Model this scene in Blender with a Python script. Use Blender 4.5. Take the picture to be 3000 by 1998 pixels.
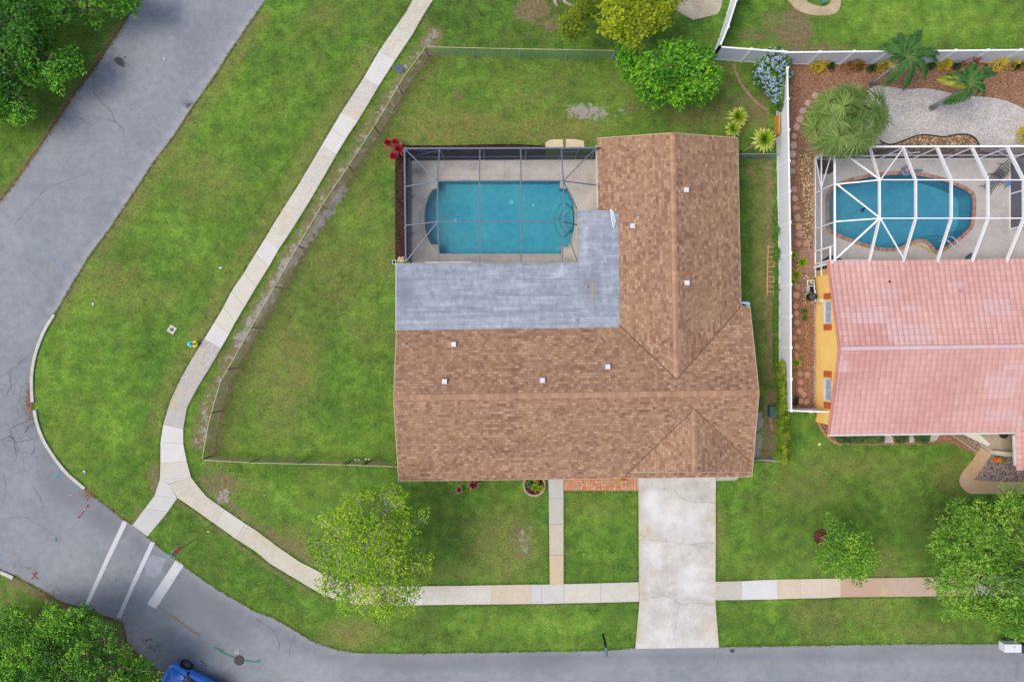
import bpy, bmesh, math, random
import numpy as np
from mathutils import Vector, Matrix, noise as mnoise

for o in list(bpy.data.objects):
    bpy.data.objects.remove(o, do_unlink=True)
scene = bpy.context.scene
col = scene.collection

# ------------------------------------------------------------------ camera
CAMH, PPM = 47.0, 44.0          # camera height (m), photo pixels per metre on the ground
cam_d = bpy.data.cameras.new('camera')
cam = bpy.data.objects.new('camera', cam_d); col.objects.link(cam)
cam.location = (0, 0, CAMH); cam.rotation_euler = (0, 0, 0)
cam_d.sensor_width = 36; cam_d.lens = 36 * CAMH / (3000 / PPM)
cam_d.clip_start = 0.5; cam_d.clip_end = 1200
scene.camera = cam
# ------------------------------------------------------------------ sky and sun
SUN_EL, SUN_AZ = math.radians(60), math.radians(-100)     # azimuth from +Y, clockwise
world = bpy.data.worlds.new('World'); scene.world = world; world.use_nodes = True
wn = world.node_tree.nodes; wl = world.node_tree.links
for n in list(wn): wn.remove(n)
sky = wn.new('ShaderNodeTexSky'); sky.sky_type = 'NISHITA'; sky.sun_disc = False
sky.sun_elevation = SUN_EL; sky.sun_rotation = SUN_AZ
sky.air_density = 1.0; sky.dust_density = 4.0; sky.ozone_density = 1.0
bg = wn.new('ShaderNodeBackground'); bg.inputs['Strength'].default_value = 0.135
wo = wn.new('ShaderNodeOutputWorld')
wl.new(sky.outputs[0], bg.inputs['Color']); wl.new(bg.outputs[0], wo.inputs['Surface'])
sun_d = bpy.data.lights.new('sun', 'SUN'); sun_d.energy = 1.45; sun_d.angle = math.radians(34)
sun_d.color = (1.0, 0.92, 0.78)
sun = bpy.data.objects.new('sun', sun_d); col.objects.link(sun)
sdir = Vector((math.sin(SUN_AZ) * math.cos(SUN_EL), math.cos(SUN_AZ) * math.cos(SUN_EL), math.sin(SUN_EL)))
sun.rotation_euler = sdir.to_track_quat('Z', 'Y').to_euler()
sun.location = sdir * 80
scene.view_settings.view_transform = 'Standard'; scene.view_settings.look = 'None'
scene.view_settings.gamma = 1; scene.view_settings.use_curve_mapping = False
scene.view_settings.exposure = 0.47

# ------------------------------------------------------------------ helpers
def P(px, py, z=0.0):
    "the point at height z seen at photo pixel (px, py)"
    k = (CAMH - z) / CAMH / PPM
    return Vector(((px - 1500) * k, (999 - py) * k, z))
def lin(v):
    v /= 255.0
    return v / 12.92 if v <= .04045 else ((v + .055) / 1.055) ** 2.4
KEXP = 1.4
KF = 1.1
def A(r, g, b, k=KEXP):
    return (min(lin(r) / k, .86), min(lin(g) / k, .86), min(lin(b) / k, .86), 1)

def tag(o, label=None, cat=None, group=None, kind=None):
    if label: o['label'] = label
    if cat: o['category'] = cat
    if group: o['group'] = group
    if kind: o['kind'] = kind
    return o
def thing(name, loc, label, cat, group=None, rz=0.0):
    o = bpy.data.objects.new(name, None); col.objects.link(o)
    o.location = loc; o.rotation_euler = (0, 0, rz); o.empty_display_size = .2
    return tag(o, label, cat, group)
def root_loc(o):
    while o.parent: o = o.parent
    return o
ROT = {}

class MB:
    def __init__(s): s.v = []; s.f = []; s.m = []; s.uv = {}; s.c = {}
    def add(s, vs, fs, m=0, c=None):
        b = len(s.v); s.v += [tuple(p) for p in vs]
        for f in fs:
            if c is not None: s.c[len(s.f)] = c
            s.f.append([i + b for i in f]); s.m.append(m)
        return b
    def face(s, vs, m=0, udir=None, c=None):
        b = len(s.v); s.v += [tuple(p) for p in vs]
        i = len(s.f)
        if c is not None: s.c[i] = c
        if udir is not None:
            vs = [Vector(p) for p in vs]
            nrm = Vector((0, 0, 0))
            for k in range(len(vs)):
                nrm += vs[k].cross(vs[(k + 1) % len(vs)])
            nrm.normalize(); u = Vector(udir); u = (u - nrm * u.dot(nrm)).normalized(); w = nrm.cross(u)
            s.uv[i] = [(p.dot(u), p.dot(w)) for p in vs]
        s.f.append(list(range(b, b + len(vs)))); s.m.append(m)
    def slab(s, vs, th, m=0, udir=None, mside=None, c=None):
        "polygon vs with thickness th straight down"
        vs = [Vector(p) for p in vs]
        a = sum(vs[i].x * vs[(i + 1) % len(vs)].y - vs[(i + 1) % len(vs)].x * vs[i].y for i in range(len(vs)))
        if a < 0: vs.reverse()
        s.face(vs, m, udir, c)
        lo = [p - Vector((0, 0, th)) for p in vs]
        ms = m if mside is None else mside
        s.face(lo[::-1], ms, udir, c)
        n = len(vs)
        for i in range(n):
            j = (i + 1) % n
            s.face([lo[i], lo[j], vs[j], vs[i]], ms, (vs[j] - vs[i]) if udir is not None else None, c)
    def box(s, x0, x1, y0, y1, z0, z1, m=0, c=None):
        s.add([(x0, y0, z0), (x1, y0, z0), (x1, y1, z0), (x0, y1, z0), (x0, y0, z1), (x1, y0, z1), (x1, y1, z1), (x0, y1, z1)],
              [(3, 2, 1, 0), (4, 5, 6, 7), (0, 1, 5, 4), (1, 2, 6, 5), (2, 3, 7, 6), (3, 0, 4, 7)], m, c)
    def bar(s, a, b, w, h, m=0, c=None):
        a = Vector(a); b = Vector(b); d = (b - a).normalized()
        up = Vector((0, 0, 1)) if abs(d.z) < .95 else Vector((0, 1, 0))
        r = d.cross(up).normalized(); u = r.cross(d).normalized()
        r *= w / 2; u *= h / 2
        vs = [a - r - u, a + r - u, a + r + u, a - r + u, b - r - u, b + r - u, b + r + u, b - r + u]
        s.add(vs, [(0, 1, 2, 3), (7, 6, 5, 4), (0, 4, 5, 1), (1, 5, 6, 2), (2, 6, 7, 3), (3, 7, 4, 0)], m, c)
    def tube(s, pts, rad, n=6, m=0, caps=True, c=None):
        pts = [Vector(p) for p in pts]
        if not hasattr(rad, '__len__'): rad = [rad] * len(pts)
        rings = []; ref = Vector((.3, .9, .2)).normalized()
        for i, p in enumerate(pts):
            d = (pts[min(i + 1, len(pts) - 1)] - pts[max(i - 1, 0)])
            d = d.normalized() if d.length > 1e-6 else Vector((0, 0, 1))
            r = d.cross(ref)
            if r.length < 1e-3: r = d.cross(Vector((1, 0, 0)))
            r.normalize(); u = d.cross(r)
            rings.append([p + (r * math.cos(2 * math.pi * k / n) + u * math.sin(2 * math.pi * k / n)) * rad[i] for k in range(n)])
        vs = [q for R in rings for q in R]; fs = []
        for i in range(len(pts) - 1):
            for k in range(n):
                a0 = i * n + k; a1 = i * n + (k + 1) % n
                fs.append((a0, a1, a1 + n, a0 + n))
        if caps: fs.append(tuple(range(n - 1, -1, -1))); fs.append(tuple((len(pts) - 1) * n + k for k in range(n)))
        s.add(vs, fs, m, c)
    def lathe(s, cx, cy, prof, n=16, m=0, c=None):
        "prof: list of (radius, z)"
        vs = [(cx + r * math.cos(2 * math.pi * k / n), cy + r * math.sin(2 * math.pi * k / n), z) for r, z in prof for k in range(n)]
        fs = []
        for i in range(len(prof) - 1):
            for k in range(n):
                a0 = i * n + k; a1 = i * n + (k + 1) % n
                fs.append((a0, a1, a1 + n, a0 + n))
        fs.append(tuple(range(n - 1, -1, -1))); fs.append(tuple((len(prof) - 1) * n + k for k in range(n)))
        s.add(vs, fs, m, c)
    def ribbon(s, pts, w, z, m=0, jit=0, c=None):
        "thin flat strip along ground px points"
        q = [P(x, y, z) for x, y in pts]
        if not hasattr(w, '__len__'): w = [w] * len(q)
        L = []; R = []
        for i, p in enumerate(q):
            d = q[min(i + 1, len(q) - 1)] - q[max(i - 1, 0)]; d.z = 0; d.normalize()
            nrm = Vector((-d.y, d.x, 0))
            L.append(p + nrm * w[i] / 2); R.append(p - nrm * w[i] / 2)
        for i in range(len(q) - 1):
            s.add([R[i], R[i + 1], L[i + 1], L[i]], [(0, 1, 2, 3)], m, c)
    def build(s, name, mats, parent=None, local=False, smooth=False, bevel=0):
        me = bpy.data.meshes.new(name)
        vs = s.v
        rl = None
        if parent is not None and not local:
            rt = root_loc(parent); rl = rt.location; ca, sa = math.cos(-rt.rotation_euler[2]), math.sin(-rt.rotation_euler[2])
            vs = []
            for x, y, z in s.v:
                x -= rl[0]; y -= rl[1]; vs.append((x * ca - y * sa, x * sa + y * ca, z - rl[2]))
        me.from_pydata(vs, [], s.f)
        if not isinstance(mats, (list, tuple)): mats = [mats]
        for m in mats: me.materials.append(m)
        if len(mats) > 1: me.polygons.foreach_set('material_index', s.m)
        if s.uv:
            ul = me.uv_layers.new(name='UVMap')
            for i, p in enumerate(me.polygons):
                if i in s.uv:
                    for k, li in enumerate(p.loop_indices): ul.data[li].uv = s.uv[i][k]
        if s.c:
            at = me.attributes.new('tone', 'FLOAT_COLOR', 'CORNER')
            for i, p in enumerate(me.polygons):
                cc = s.c.get(i, (1, 1, 1, 1))
                for li in p.loop_indices: at.data[li].color = cc
        if smooth: me.polygons.foreach_set('use_smooth', [True] * len(me.polygons))
        me.update()
        o = bpy.data.objects.new(name, me); col.objects.link(o)
        if parent is not None: o.parent = parent
        if bevel:
            b = o.modifiers.new('bevel', 'BEVEL'); b.width = bevel; b.segments = 2; b.limit_method = 'ANGLE'
        return o

def copy_tree(o, loc, rz, label=None, parent=None):
    c = o.copy(); col.objects.link(c)
    if parent is None:
        c.location = loc; c.rotation_euler = (0, 0, rz)
        if label: c['label'] = label
    else: c.parent = parent
    for ch in list(o.children): copy_tree(ch, None, None, None, c)
    return c

# ------------------------------------------------------------------ node helpers
class NT:
    def __init__(s, name, rough=.85, spec=.25):
        s.mat = bpy.data.materials.new(name); s.mat.use_nodes = True
        s.t = s.mat.node_tree; s.n = s.t.nodes; s.l = s.t.links
        s.b = s.n['Principled BSDF']; s.out = s.n['Material Output']
        s.b.inputs['Roughness'].default_value = rough
        s.b.inputs['Specular IOR Level'].default_value = spec
        s._co = None
    def co(s, kind='Object'):
        if s._co is None: s._co = s.n.new('ShaderNodeTexCoord')
        return s._co.outputs[kind]
    def pos(s):
        g = s.n.new('ShaderNodeNewGeometry'); return g.outputs['Position']
    def put(s, sock, v):
        if isinstance(v, (tuple, list)) and sock.type == 'VECTOR': sock.default_value = v[:3]
        elif isinstance(v, (int, float, tuple, list)): sock.default_value = v
        else: s.l.new(v, sock)
    def map(s, vec, scale=(1, 1, 1), rot=(0, 0, 0), loc=(0, 0, 0)):
        m = s.n.new('ShaderNodeMapping'); s.put(m.inputs['Vector'], vec)
        m.inputs['Scale'].default_value = scale; m.inputs['Rotation'].default_value = rot; m.inputs['Location'].default_value = loc
        return m.outputs[0]
    def noise(s, scale, detail=3, rough=.55, vec=None, dist=0):
        n = s.n.new('ShaderNodeTexNoise'); n.inputs['Scale'].default_value = scale
        n.inputs['Detail'].default_value = detail; n.inputs['Roughness'].default_value = rough
        n.inputs['Distortion'].default_value = dist
        s.put(n.inputs['Vector'], vec if vec is not None else s.pos())
        return n.outputs['Fac']
    def vor(s, scale, feature='F1', vec=None, out='Distance', rnd=1):
        n = s.n.new('ShaderNodeTexVoronoi'); n.feature = feature; n.inputs['Scale'].default_value = scale
        n.inputs['Randomness'].default_value = rnd
        s.put(n.inputs['Vector'], vec if vec is not None else s.pos())
        return n.outputs[out]
    def math(s, op, a, b=0.0, clamp=False):
        n = s.n.new('ShaderNodeMath'); n.operation = op; n.use_clamp = clamp
        s.put(n.inputs[0], a); s.put(n.inputs[1], b); return n.outputs[0]
    def rng(s, v, a, b, c=0.0, d=1.0):
        n = s.n.new('ShaderNodeMapRange'); s.put(n.inputs[0], v)
        for i, x in enumerate((a, b, c, d)): n.inputs[i + 1].default_value = x
        return n.outputs[0]
    def mix(s, f, a, b, mode='MIX'):
        n = s.n.new('ShaderNodeMix'); n.data_type = 'RGBA'; n.blend_type = mode
        s.put(n.inputs[0], f); s.put(n.inputs[6], a); s.put(n.inputs[7], b); return n.outputs[2]
    def ramp(s, f, stops):
        n = s.n.new('ShaderNodeValToRGB'); s.put(n.inputs[0], f); e = n.color_ramp.elements
        while len(e) < len(stops): e.new(.5)
        for i, (p, c) in enumerate(stops): e[i].position = p; e[i].color = c
        return n.outputs[0]
    def attr(s, name):
        n = s.n.new('ShaderNodeAttribute'); n.attribute_name = name
        return n
    def sep(s, c):
        n = s.n.new('ShaderNodeSeparateColor'); s.put(n.inputs[0], c); return n.outputs
    def scale(s, colr, f):
        n = s.n.new('ShaderNodeVectorMath'); n.operation = 'SCALE'; s.put(n.inputs[0], colr); s.put(n.inputs['Scale'], f)
        return n.outputs[0]
    def base(s, c): s.put(s.b.inputs['Base Color'], c)
    def bump(s, h, strength=.3, dist=.02):
        n = s.n.new('ShaderNodeBump'); n.inputs['Strength'].default_value = strength; n.inputs['Distance'].default_value = dist
        s.put(n.inputs['Height'], h); s.l.new(n.outputs[0], s.b.inputs['Normal'])

def simple(name, rgb, rough=.6, amt=.12, sc=3.0, metal=0, spec=.3, k=KEXP):
    t = NT(name, rough, spec); c = A(*rgb, k=k)
    n = t.noise(sc, 4); n2 = t.noise(sc * 9, 2)
    f = t.math('ADD', t.rng(n, .3, .7, 1 - amt, 1 + amt), t.rng(n2, .3, .7, -amt * .5, amt * .5))
    t.base(t.scale(c, f)); t.b.inputs['Metallic'].default_value = metal
    return t.mat
def toned(name, rough=.85, sc=2.0, amt=.12, fine=.1, stain=None):
    "colour from face attribute 'tone' with weathering"
    t = NT(name, rough); c = t.attr('tone').outputs['Color']
    f = t.math('ADD', t.rng(t.noise(sc, 6, .65), .3, .7, 1 - amt, 1 + amt), t.rng(t.noise(30, 3), .3, .7, -fine, fine))
    c = t.scale(c, f)
    if stain: c = t.mix(t.rng(t.noise(.9, 5, .6), .55, .75, 0, .5), c, stain)
    t.base(c); t.bump(t.noise(45, 3), .25, .01)
    return t.mat
def foliage(name, dark, mid, light, trans=.3, rough=.55, grad=.45):
    t = NT(name, rough, .3); a = t.sep(t.attr('tint').outputs['Color'])
    f = t.math('ADD', t.math('MULTIPLY', a[0], 1 - grad), t.math('MULTIPLY', a[1], grad))
    c = t.ramp(f, [(.05, A(*dark, k=KF)), (.5, A(*mid, k=KF)), (.95, A(*light, k=KF))])
    t.base(c)
    tr = t.n.new('ShaderNodeBsdfTranslucent'); t.put(tr.inputs[0], c)
    mx = t.n.new('ShaderNodeMixShader'); mx.inputs[0].default_value = trans
    t.l.new(t.b.outputs[0], mx.inputs[1]); t.l.new(tr.outputs[0], mx.inputs[2]); t.l.new(mx.outputs[0], t.out.inputs[0])
    return t.mat
def screen(name, rgb, alpha):
    t = NT(name, .8); t.base(A(*rgb))
    tr = t.n.new('ShaderNodeBsdfTransparent')
    mx = t.n.new('ShaderNodeMixShader'); mx.inputs[0].default_value = alpha
    t.l.new(tr.outputs[0], mx.inputs[1]); t.l.new(t.b.outputs[0], mx.inputs[2]); t.l.new(mx.outputs[0], t.out.inputs[0])
    return t.mat

# ------------------------------------------------------------------ masks painted from soft ellipses / strokes (px)
def mask_fn(items):
    """items: ('e',ch,px,py,rx,ry,amt[,rot]) ellipse or ('l',ch,[(x,y)..],halfwidth,amt) stroke;  returns fn(X,Y)->(N,4)"""
    def fn(X, Y, base=(0, 0, .5, 0)):
        out = np.zeros((len(X), 4)); out[:] = base
        for it in items:
            if it[0] == 'e':
                _, ch, cx, cy, rx, ry, amt = it[:7]; r = math.radians(it[7]) if len(it) > 7 else 0
                dx = X - cx; dy = Y - cy; u = dx * math.cos(r) + dy * math.sin(r); w = -dx * math.sin(r) + dy * math.cos(r)
                d = np.sqrt((u / rx) ** 2 + (w / ry) ** 2)
            else:
                _, ch, pts, hw, amt = it; d = np.full(len(X), 1e9)
                for (x0, y0), (x1, y1) in zip(pts[:-1], pts[1:]):
                    vx, vy = x1 - x0, y1 - y0; L = vx * vx + vy * vy
                    t = np.clip(((X - x0) * vx + (Y - y0) * vy) / L, 0, 1)
                    d = np.minimum(d, np.hypot(X - x0 - t * vx, Y - y0 - t * vy) / hw)
            g = np.clip(1.35 - d, 0, 1); g = g * g * (3 - 2 * g)
            if ch == 2: out[:, 2] += g * amt
            else: out[:, ch] = np.maximum(out[:, ch], g * amt)
        return out
    return fn
def put_mask(me, fn, z=0, base=(0, 0, .5, 0)):
    n = len(me.vertices); co = np.empty(n * 3); me.vertices.foreach_get('co', co); co = co.reshape(-1, 3)
    X = 1500 + co[:, 0] * PPM; Y = 999 - co[:, 1] * PPM
    m = fn(X, Y, base)
    at = me.attributes.new('mask', 'FLOAT_COLOR', 'POINT'); at.data.foreach_set('color', m.astype(np.float32).ravel())

def sheet(name, poly, z, mat, th=0.0, cell=0.0, fn=None, base=(0, 0, .5, 0), kind='structure', smooth_edge=0, parent=None, zat=None):
    "flat polygon given in ground px"
    bm = bmesh.new()
    pts = [P(x, y, zat if zat is not None else 0) for x, y in poly]
    vs = [bm.verts.new((p.x, p.y, z)) for p in pts]
    f = bm.faces.new(vs); f.normal_update()
    if f.normal.z < 0: bmesh.ops.reverse_faces(bm, faces=[f])
    bmesh.ops.triangulate(bm, faces=bm.faces[:])
    if cell:
        for ax in (0, 1):
            lo = min(v.co[ax] for v in bm.verts); hi = max(v.co[ax] for v in bm.verts)
            k = math.floor(lo / cell) + 1
            while k * cell < hi:
                c = [0, 0, 0]; c[ax] = k * cell; nn = [0, 0, 0]; nn[ax] = 1
                bmesh.ops.bisect_plane(bm, geom=bm.verts[:] + bm.edges[:] + bm.faces[:], plane_co=c, plane_no=nn, dist=1e-5)
                k += 1
    if th:
        be = [e for e in bm.edges if e.is_boundary]
        r = bmesh.ops.extrude_edge_only(bm, edges=be)
        for v in r['geom']:
            if isinstance(v, bmesh.types.BMVert): v.co.z -= th
    me = bpy.data.meshes.new(name); bm.to_mesh(me); bm.free()
    me.materials.append(mat)
    if fn: put_mask(me, fn, 0, base)
    if parent is not None:
        rl = root_loc(parent).location
        me.transform(Matrix.Translation((-rl[0], -rl[1], -rl[2])))
    o = bpy.data.objects.new(name, me); col.objects.link(o)
    if parent is not None: o.parent = parent
    elif kind: o['kind'] = kind
    return o
def inpoly(px, py, poly):
    poly = np.asarray(poly, float); x0, y0 = poly[:, 0], poly[:, 1]; x1, y1 = np.roll(x0, -1), np.roll(y0, -1)
    px = np.asarray(px, float)[:, None]; py = np.asarray(py, float)[:, None]
    c = ((y0 > py) != (y1 > py)) & (px < (x1 - x0) * (py - y0) / (y1 - y0 + 1e-12) + x0)
    return (c.sum(1) % 2) == 1
def polydist(px, py, poly):
    poly = np.asarray(poly, float); a = poly; b = np.roll(poly, -1, 0)
    Q = np.stack([np.asarray(px, float), np.asarray(py, float)], 1)[:, None, :]
    v = (b - a)[None]; t = np.clip(((Q - a[None]) * v).sum(2) / np.maximum((v * v).sum(2), 1e-9), 0, 1)
    return np.sqrt((((a[None] + t[..., None] * v) - Q) ** 2).sum(2)).min(1)
def smooth_poly(pts, it=2, closed=True):
    for _ in range(it):
        q = []; n = len(pts)
        if not closed: q.append(pts[0])
        for i in range(n if closed else n - 1):
            a = pts[i]; b = pts[(i + 1) % n]
            q.append((a[0] * .75 + b[0] * .25, a[1] * .75 + b[1] * .25)); q.append((a[0] * .25 + b[0] * .75, a[1] * .25 + b[1] * .75))
        if not closed: q.append(pts[-1])
        pts = q
    return pts
def jag(pts, step=9, amp=3.2, seed=1):
    r = random.Random(seed); out = [pts[0]]
    for (x0, y0), (x1, y1) in zip(pts[:-1], pts[1:]):
        L = math.hypot(x1 - x0, y1 - y0); n = max(1, int(L / step))
        for k in range(1, n + 1):
            t = k / n; out.append((x0 + (x1 - x0) * t + r.uniform(-amp, amp) * (k < n), y0 + (y1 - y0) * t + r.uniform(-amp, amp) * (k < n)))
    return out
def T(x0, y0, pts): return [(x0 + x / 2.3547, y0 + y / 2.3547) for x, y in pts]

def rot_blades(name, C, D, Nn, L, W, mat, parent=None, tint=None, shape='leaf', kind=None):
    """vectorised blades: C (n,3) base, D (n,3) unit direction, Nn (n,3) approx normal, L, W arrays"""
    n = len(C); D = D / np.maximum(np.linalg.norm(D, axis=1, keepdims=True), 1e-6)
    S = np.cross(D, Nn); S /= np.maximum(np.linalg.norm(S, axis=1, keepdims=True), 1e-6)
    U = np.cross(S, D)
    L = np.broadcast_to(np.asarray(L, float), (n,))[:, None]; W = np.broadcast_to(np.asarray(W, float), (n,))[:, None]
    if shape == 'leaf':
        v = np.stack([C, C + D * L * .5 + S * W / 2 + U * W * .12, C + D * L, C + D * L * .5 - S * W / 2 + U * W * .12], 1)
        k = 4
    else:   # strap: base narrow, belly, drooped tip
        v = np.stack([C + S * W * .3, C + D * L * .5 + S * W / 2, C + D * L - np.array([0, 0, 1.]) * L * .15, C + D * L * .5 - S * W / 2, C - S * W * .3], 1)
        k = 5
    vv = v.reshape(-1, 3)
    if parent is not None:
        rl = np.array(root_loc(parent).location); vv = vv - rl
    me = bpy.data.meshes.new(name); me.vertices.add(n * k); me.vertices.foreach_set('co', vv.astype(np.float32).ravel())
    me.loops.add(n * k); me.loops.foreach_set('vertex_index', np.arange(n * k, dtype=np.int32))
    me.polygons.add(n); me.polygons.foreach_set('loop_start', (np.arange(n) * k).astype(np.int32))
    me.polygons.foreach_set('loop_total', np.full(n, k, dtype=np.int32))
    me.update(calc_edges=True)
    if tint is None: tint = np.random.rand(n, 2)
    tt = np.zeros((n, k, 4), np.float32); tt[:, :, 0] = tint[:, :1]; tt[:, :, 1] = tint[:, 1:2]; tt[:, :, 3] = 1
    if tint.shape[1] > 2:      # gradient base -> tip on channel 1
        tt[:, 2 if k == 5 else 2, 1] = tint[:, 2]
        tt[:, 1, 1] = tt[:, 3, 1] = (tint[:, 1] + tint[:, 2]) / 2
    at = me.attributes.new('tint', 'FLOAT_COLOR', 'POINT'); at.data.foreach_set('color', tt.ravel())
    me.materials.append(mat)
    o = bpy.data.objects.new(name, me); col.objects.link(o)
    if parent is not None: o.parent = parent
    if kind: o['kind'] = kind
    return o
rng = np.random.default_rng(7); random.seed(7)
# ================================================================== GROUND
GREEN = dict(d=(58, 84, 34), m=(92, 128, 40), l=(128, 164, 52))
def grass_mat():
    t = NT('grass_ground', .95, .1)
    a = t.attr('mask'); s = t.sep(a.outputs['Color']); al = a.outputs['Alpha']
    n1 = t.noise(.22, 4, .5); n2 = t.noise(1.3, 6, .62); n3 = t.noise(7, 4, .6); n4 = t.noise(22, 3, .6)
    f = t.math('ADD', t.math('MULTIPLY', t.rng(n1, .3, .7), .24), t.math('MULTIPLY', t.rng(n2, .32, .68), .44))
    f = t.math('ADD', f, t.math('MULTIPLY', t.rng(n3, .3, .7), .30))
    f = t.math('ADD', f, t.math('MULTIPLY', t.math('SUBTRACT', s[2], .5), 1.0))
    c = t.ramp(f, [(.12, A(58, 92, 34)), (.34, A(84, 126, 44)), (.52, A(106, 152, 52)), (.72, A(132, 175, 62)), (.95, A(162, 198, 80))])
    # hue variation: olive / blue-green drifts
    c = t.mix(t.rng(t.noise(.5, 4, .6, t.map(t.pos(), loc=(31, 7, 0))), .45, .7, 0, .8), c, t.scale(c, .78), 'MIX')
    c = t.mix(t.rng(t.noise(.8, 5, .6, t.map(t.pos(), loc=(11, 47, 0))), .5, .74, 0, .6), c, A(116, 124, 62))
    c = t.mix(t.rng(t.noise(.35, 3, .6, t.map(t.pos(), loc=(77, 3, 0))), .5, .72, 0, .5), c, A(74, 128, 48))
    c = t.scale(c, t.math('ADD', t.rng(n4, .3, .7, .42, 1.58), t.rng(t.noise(50, 2), .3, .7, -.35, .35)))
    c = t.mix(.13, c, A(112, 122, 84))
    # broad irregular areas: olive thin turf against lush turf
    reg = t.rng(t.noise(.16, 6, .68, t.map(t.pos(), loc=(3, 61, 0))), .44, .60)
    c = t.mix(t.math('MULTIPLY', reg, .38), c, t.scale(t.mix(.55, c, A(118, 124, 70)), .93))
    sp = t.rng(t.noise(3.4, 5, .8, t.map(t.pos(), loc=(8, 8, 1))), .55, .66); c = t.mix(t.math('MULTIPLY', sp, .45), c, t.scale(c, 1.35))
    sd = t.rng(t.noise(4.2, 5, .8, t.map(t.pos(), loc=(2, 18, 1))), .56, .68); c = t.mix(t.math('MULTIPLY', sd, .5), c, t.scale(c, .58))
    # dry grass
    nd = t.noise(2.2, 6, .7, t.map(t.pos(), loc=(5, 9, 2)))
    c = t.mix(t.math('MULTIPLY', al, t.rng(nd, .32, .62, .15, .95), True), c, t.scale(t.ramp(n3, [(.3, A(126, 124, 66)), (.7, A(168, 158, 104))]), t.rng(n4, .2, .8, .7, 1.3)))
    # brown dirt / dead turf
    nb = t.noise(1.7, 7, .72, t.map(t.pos(), loc=(15, 2, 8)))
    fd = t.rng(t.math('ADD', s[0], t.rng(nb, .2, .8, -.6, .6)), .35, .8)
    c = t.mix(t.math('MULTIPLY', fd, .93), c, t.scale(t.ramp(t.noise(5, 5, .7), [(.3, A(112, 98, 74)), (.52, A(140, 126, 94)), (.72, A(168, 150, 126))]), t.rng(n4, .2, .8, .7, 1.3)))
    # pale sand
    ns = t.noise(2.6, 7, .75, t.map(t.pos(), loc=(1, 22, 4)))
    fs = t.rng(t.math('ADD', s[1], t.rng(ns, .2, .8, -.75, .75)), .48, .66)
    c = t.mix(t.math('MULTIPLY', fs, .9), c, t.scale(t.ramp(t.noise(9, 4, .7), [(.3, A(150, 142, 138)), (.7, A(198, 192, 194))]), t.rng(n4, .2, .8, .85, 1.15)))
    t.base(c)
    t.bump(t.math('ADD', n4, t.noise(60, 2)), .6, .05)
    return t.mat
M = {}
M['grass'] = grass_mat()
fence_line = [(1247, 138), (1183, 225), (1102, 361), (1022, 484), (937, 611), (839, 778), (750, 933), (645, 1120), (611, 1239), (592, 1347)]
fence_base = [(1500 + (x - 1500) * .969, 999 + (y - 999) * .969) for x, y in fence_line]
walk_r = [(1270, 0), (1243, 42), (1209, 102), (1158, 178), (1109, 255), (1049, 355), (1015, 406), (986, 454), (920, 569), (865, 662), (818, 730), (788, 783), (750, 845), (703, 925), (648, 1021), (612, 1082), (578, 1137), (552, 1184), (539, 1227), (537, 1260), (539, 1303), (544, 1332), (550, 1357), (561, 1398)]
walk_l = [(1210, 0), (1192, 34), (1158, 83), (1111, 151), (1066, 229), (1000, 331), (971, 380), (943, 427), (877, 539), (799, 662), (778, 698), (750, 742), (679, 853), (629, 944), (599, 993), (565, 1048), (531, 1108), (505, 1159), (488, 1201), (479, 1244), (471, 1295), (470, 1332), (471, 1357), (469, 1404)]
mid_strip = [((a[0] + b[0]) / 2 + 14, (a[1] + b[1]) / 2) for a, b in zip(
    [(1270, 60), (1200, 160), (1130, 270), (1060, 380), (960, 520), (880, 660), (800, 790), (715, 925), (640, 1060), (575, 1160), (548, 1260)],
    [(1245, 140), (1183, 225), (1120, 330), (1050, 440), (937, 611), (870, 722), (785, 870), (700, 1025), (640, 1140), (611, 1239), (594, 1330)])]
road_in = [(778, -40), (778, 0), (750, 40), (675, 149), (629, 221), (569, 306), (510, 395), (446, 480), (399, 552), (331, 654), (323, 666), (255, 759), (208, 836), (161, 917), (153, 919), (127, 963), (108, 1010), (96, 1048), (89, 1091), (88, 1133), (91, 1176), (98, 1202), (104, 1239), (123, 1290), (147, 1328), (161, 1349), (191, 1387), (221, 1413), (246, 1434), (276, 1455), (319, 1489), (361, 1523), (389, 1538), (429, 1572), (467, 1604), (510, 1636), (573, 1684), (637, 1727), (696, 1761), (750, 1793), (792, 1806), (865, 1848), (920, 1880), (988, 1903), (1047, 1912), (1175, 1914), (1500, 1910), (1776, 1905), (1861, 1898), (2105, 1895), (2250, 1893), (2632, 1887), (2921, 1886), (3000, 1885), (5200, 1860)]
road_out = [(408, -40), (408, 0), (382, 42), (306, 157), (272, 208), (221, 272), (170, 352), (110, 442), (51, 527), (0, 594), (-90, 720), (-190, 900), (-260, 1100), (-250, 1300), (-190, 1480), (-100, 1600), (0, 1667), (47, 1686), (123, 1727), (178, 1761), (270, 1790), (361, 1822), (374, 1884), (408, 1918), (467, 1969), (540, 2010), (700, 2090), (900, 2160), (1300, 2190), (3200, 2180), (5200, 2160)]
road_poly = [(1560, -1200)] + road_in + road_out[::-1] + [(1190, -1200)]
def shift(pts, d):
    out = []
    for i, p in enumerate(pts):
        a = pts[max(i - 1, 0)]; b = pts[min(i + 1, len(pts) - 1)]
        vx, vy = b[0] - a[0], b[1] - a[1]; L = math.hypot(vx, vy) or 1
        out.append((p[0] - vy / L * d, p[1] + vx / L * d))
    return out
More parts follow.
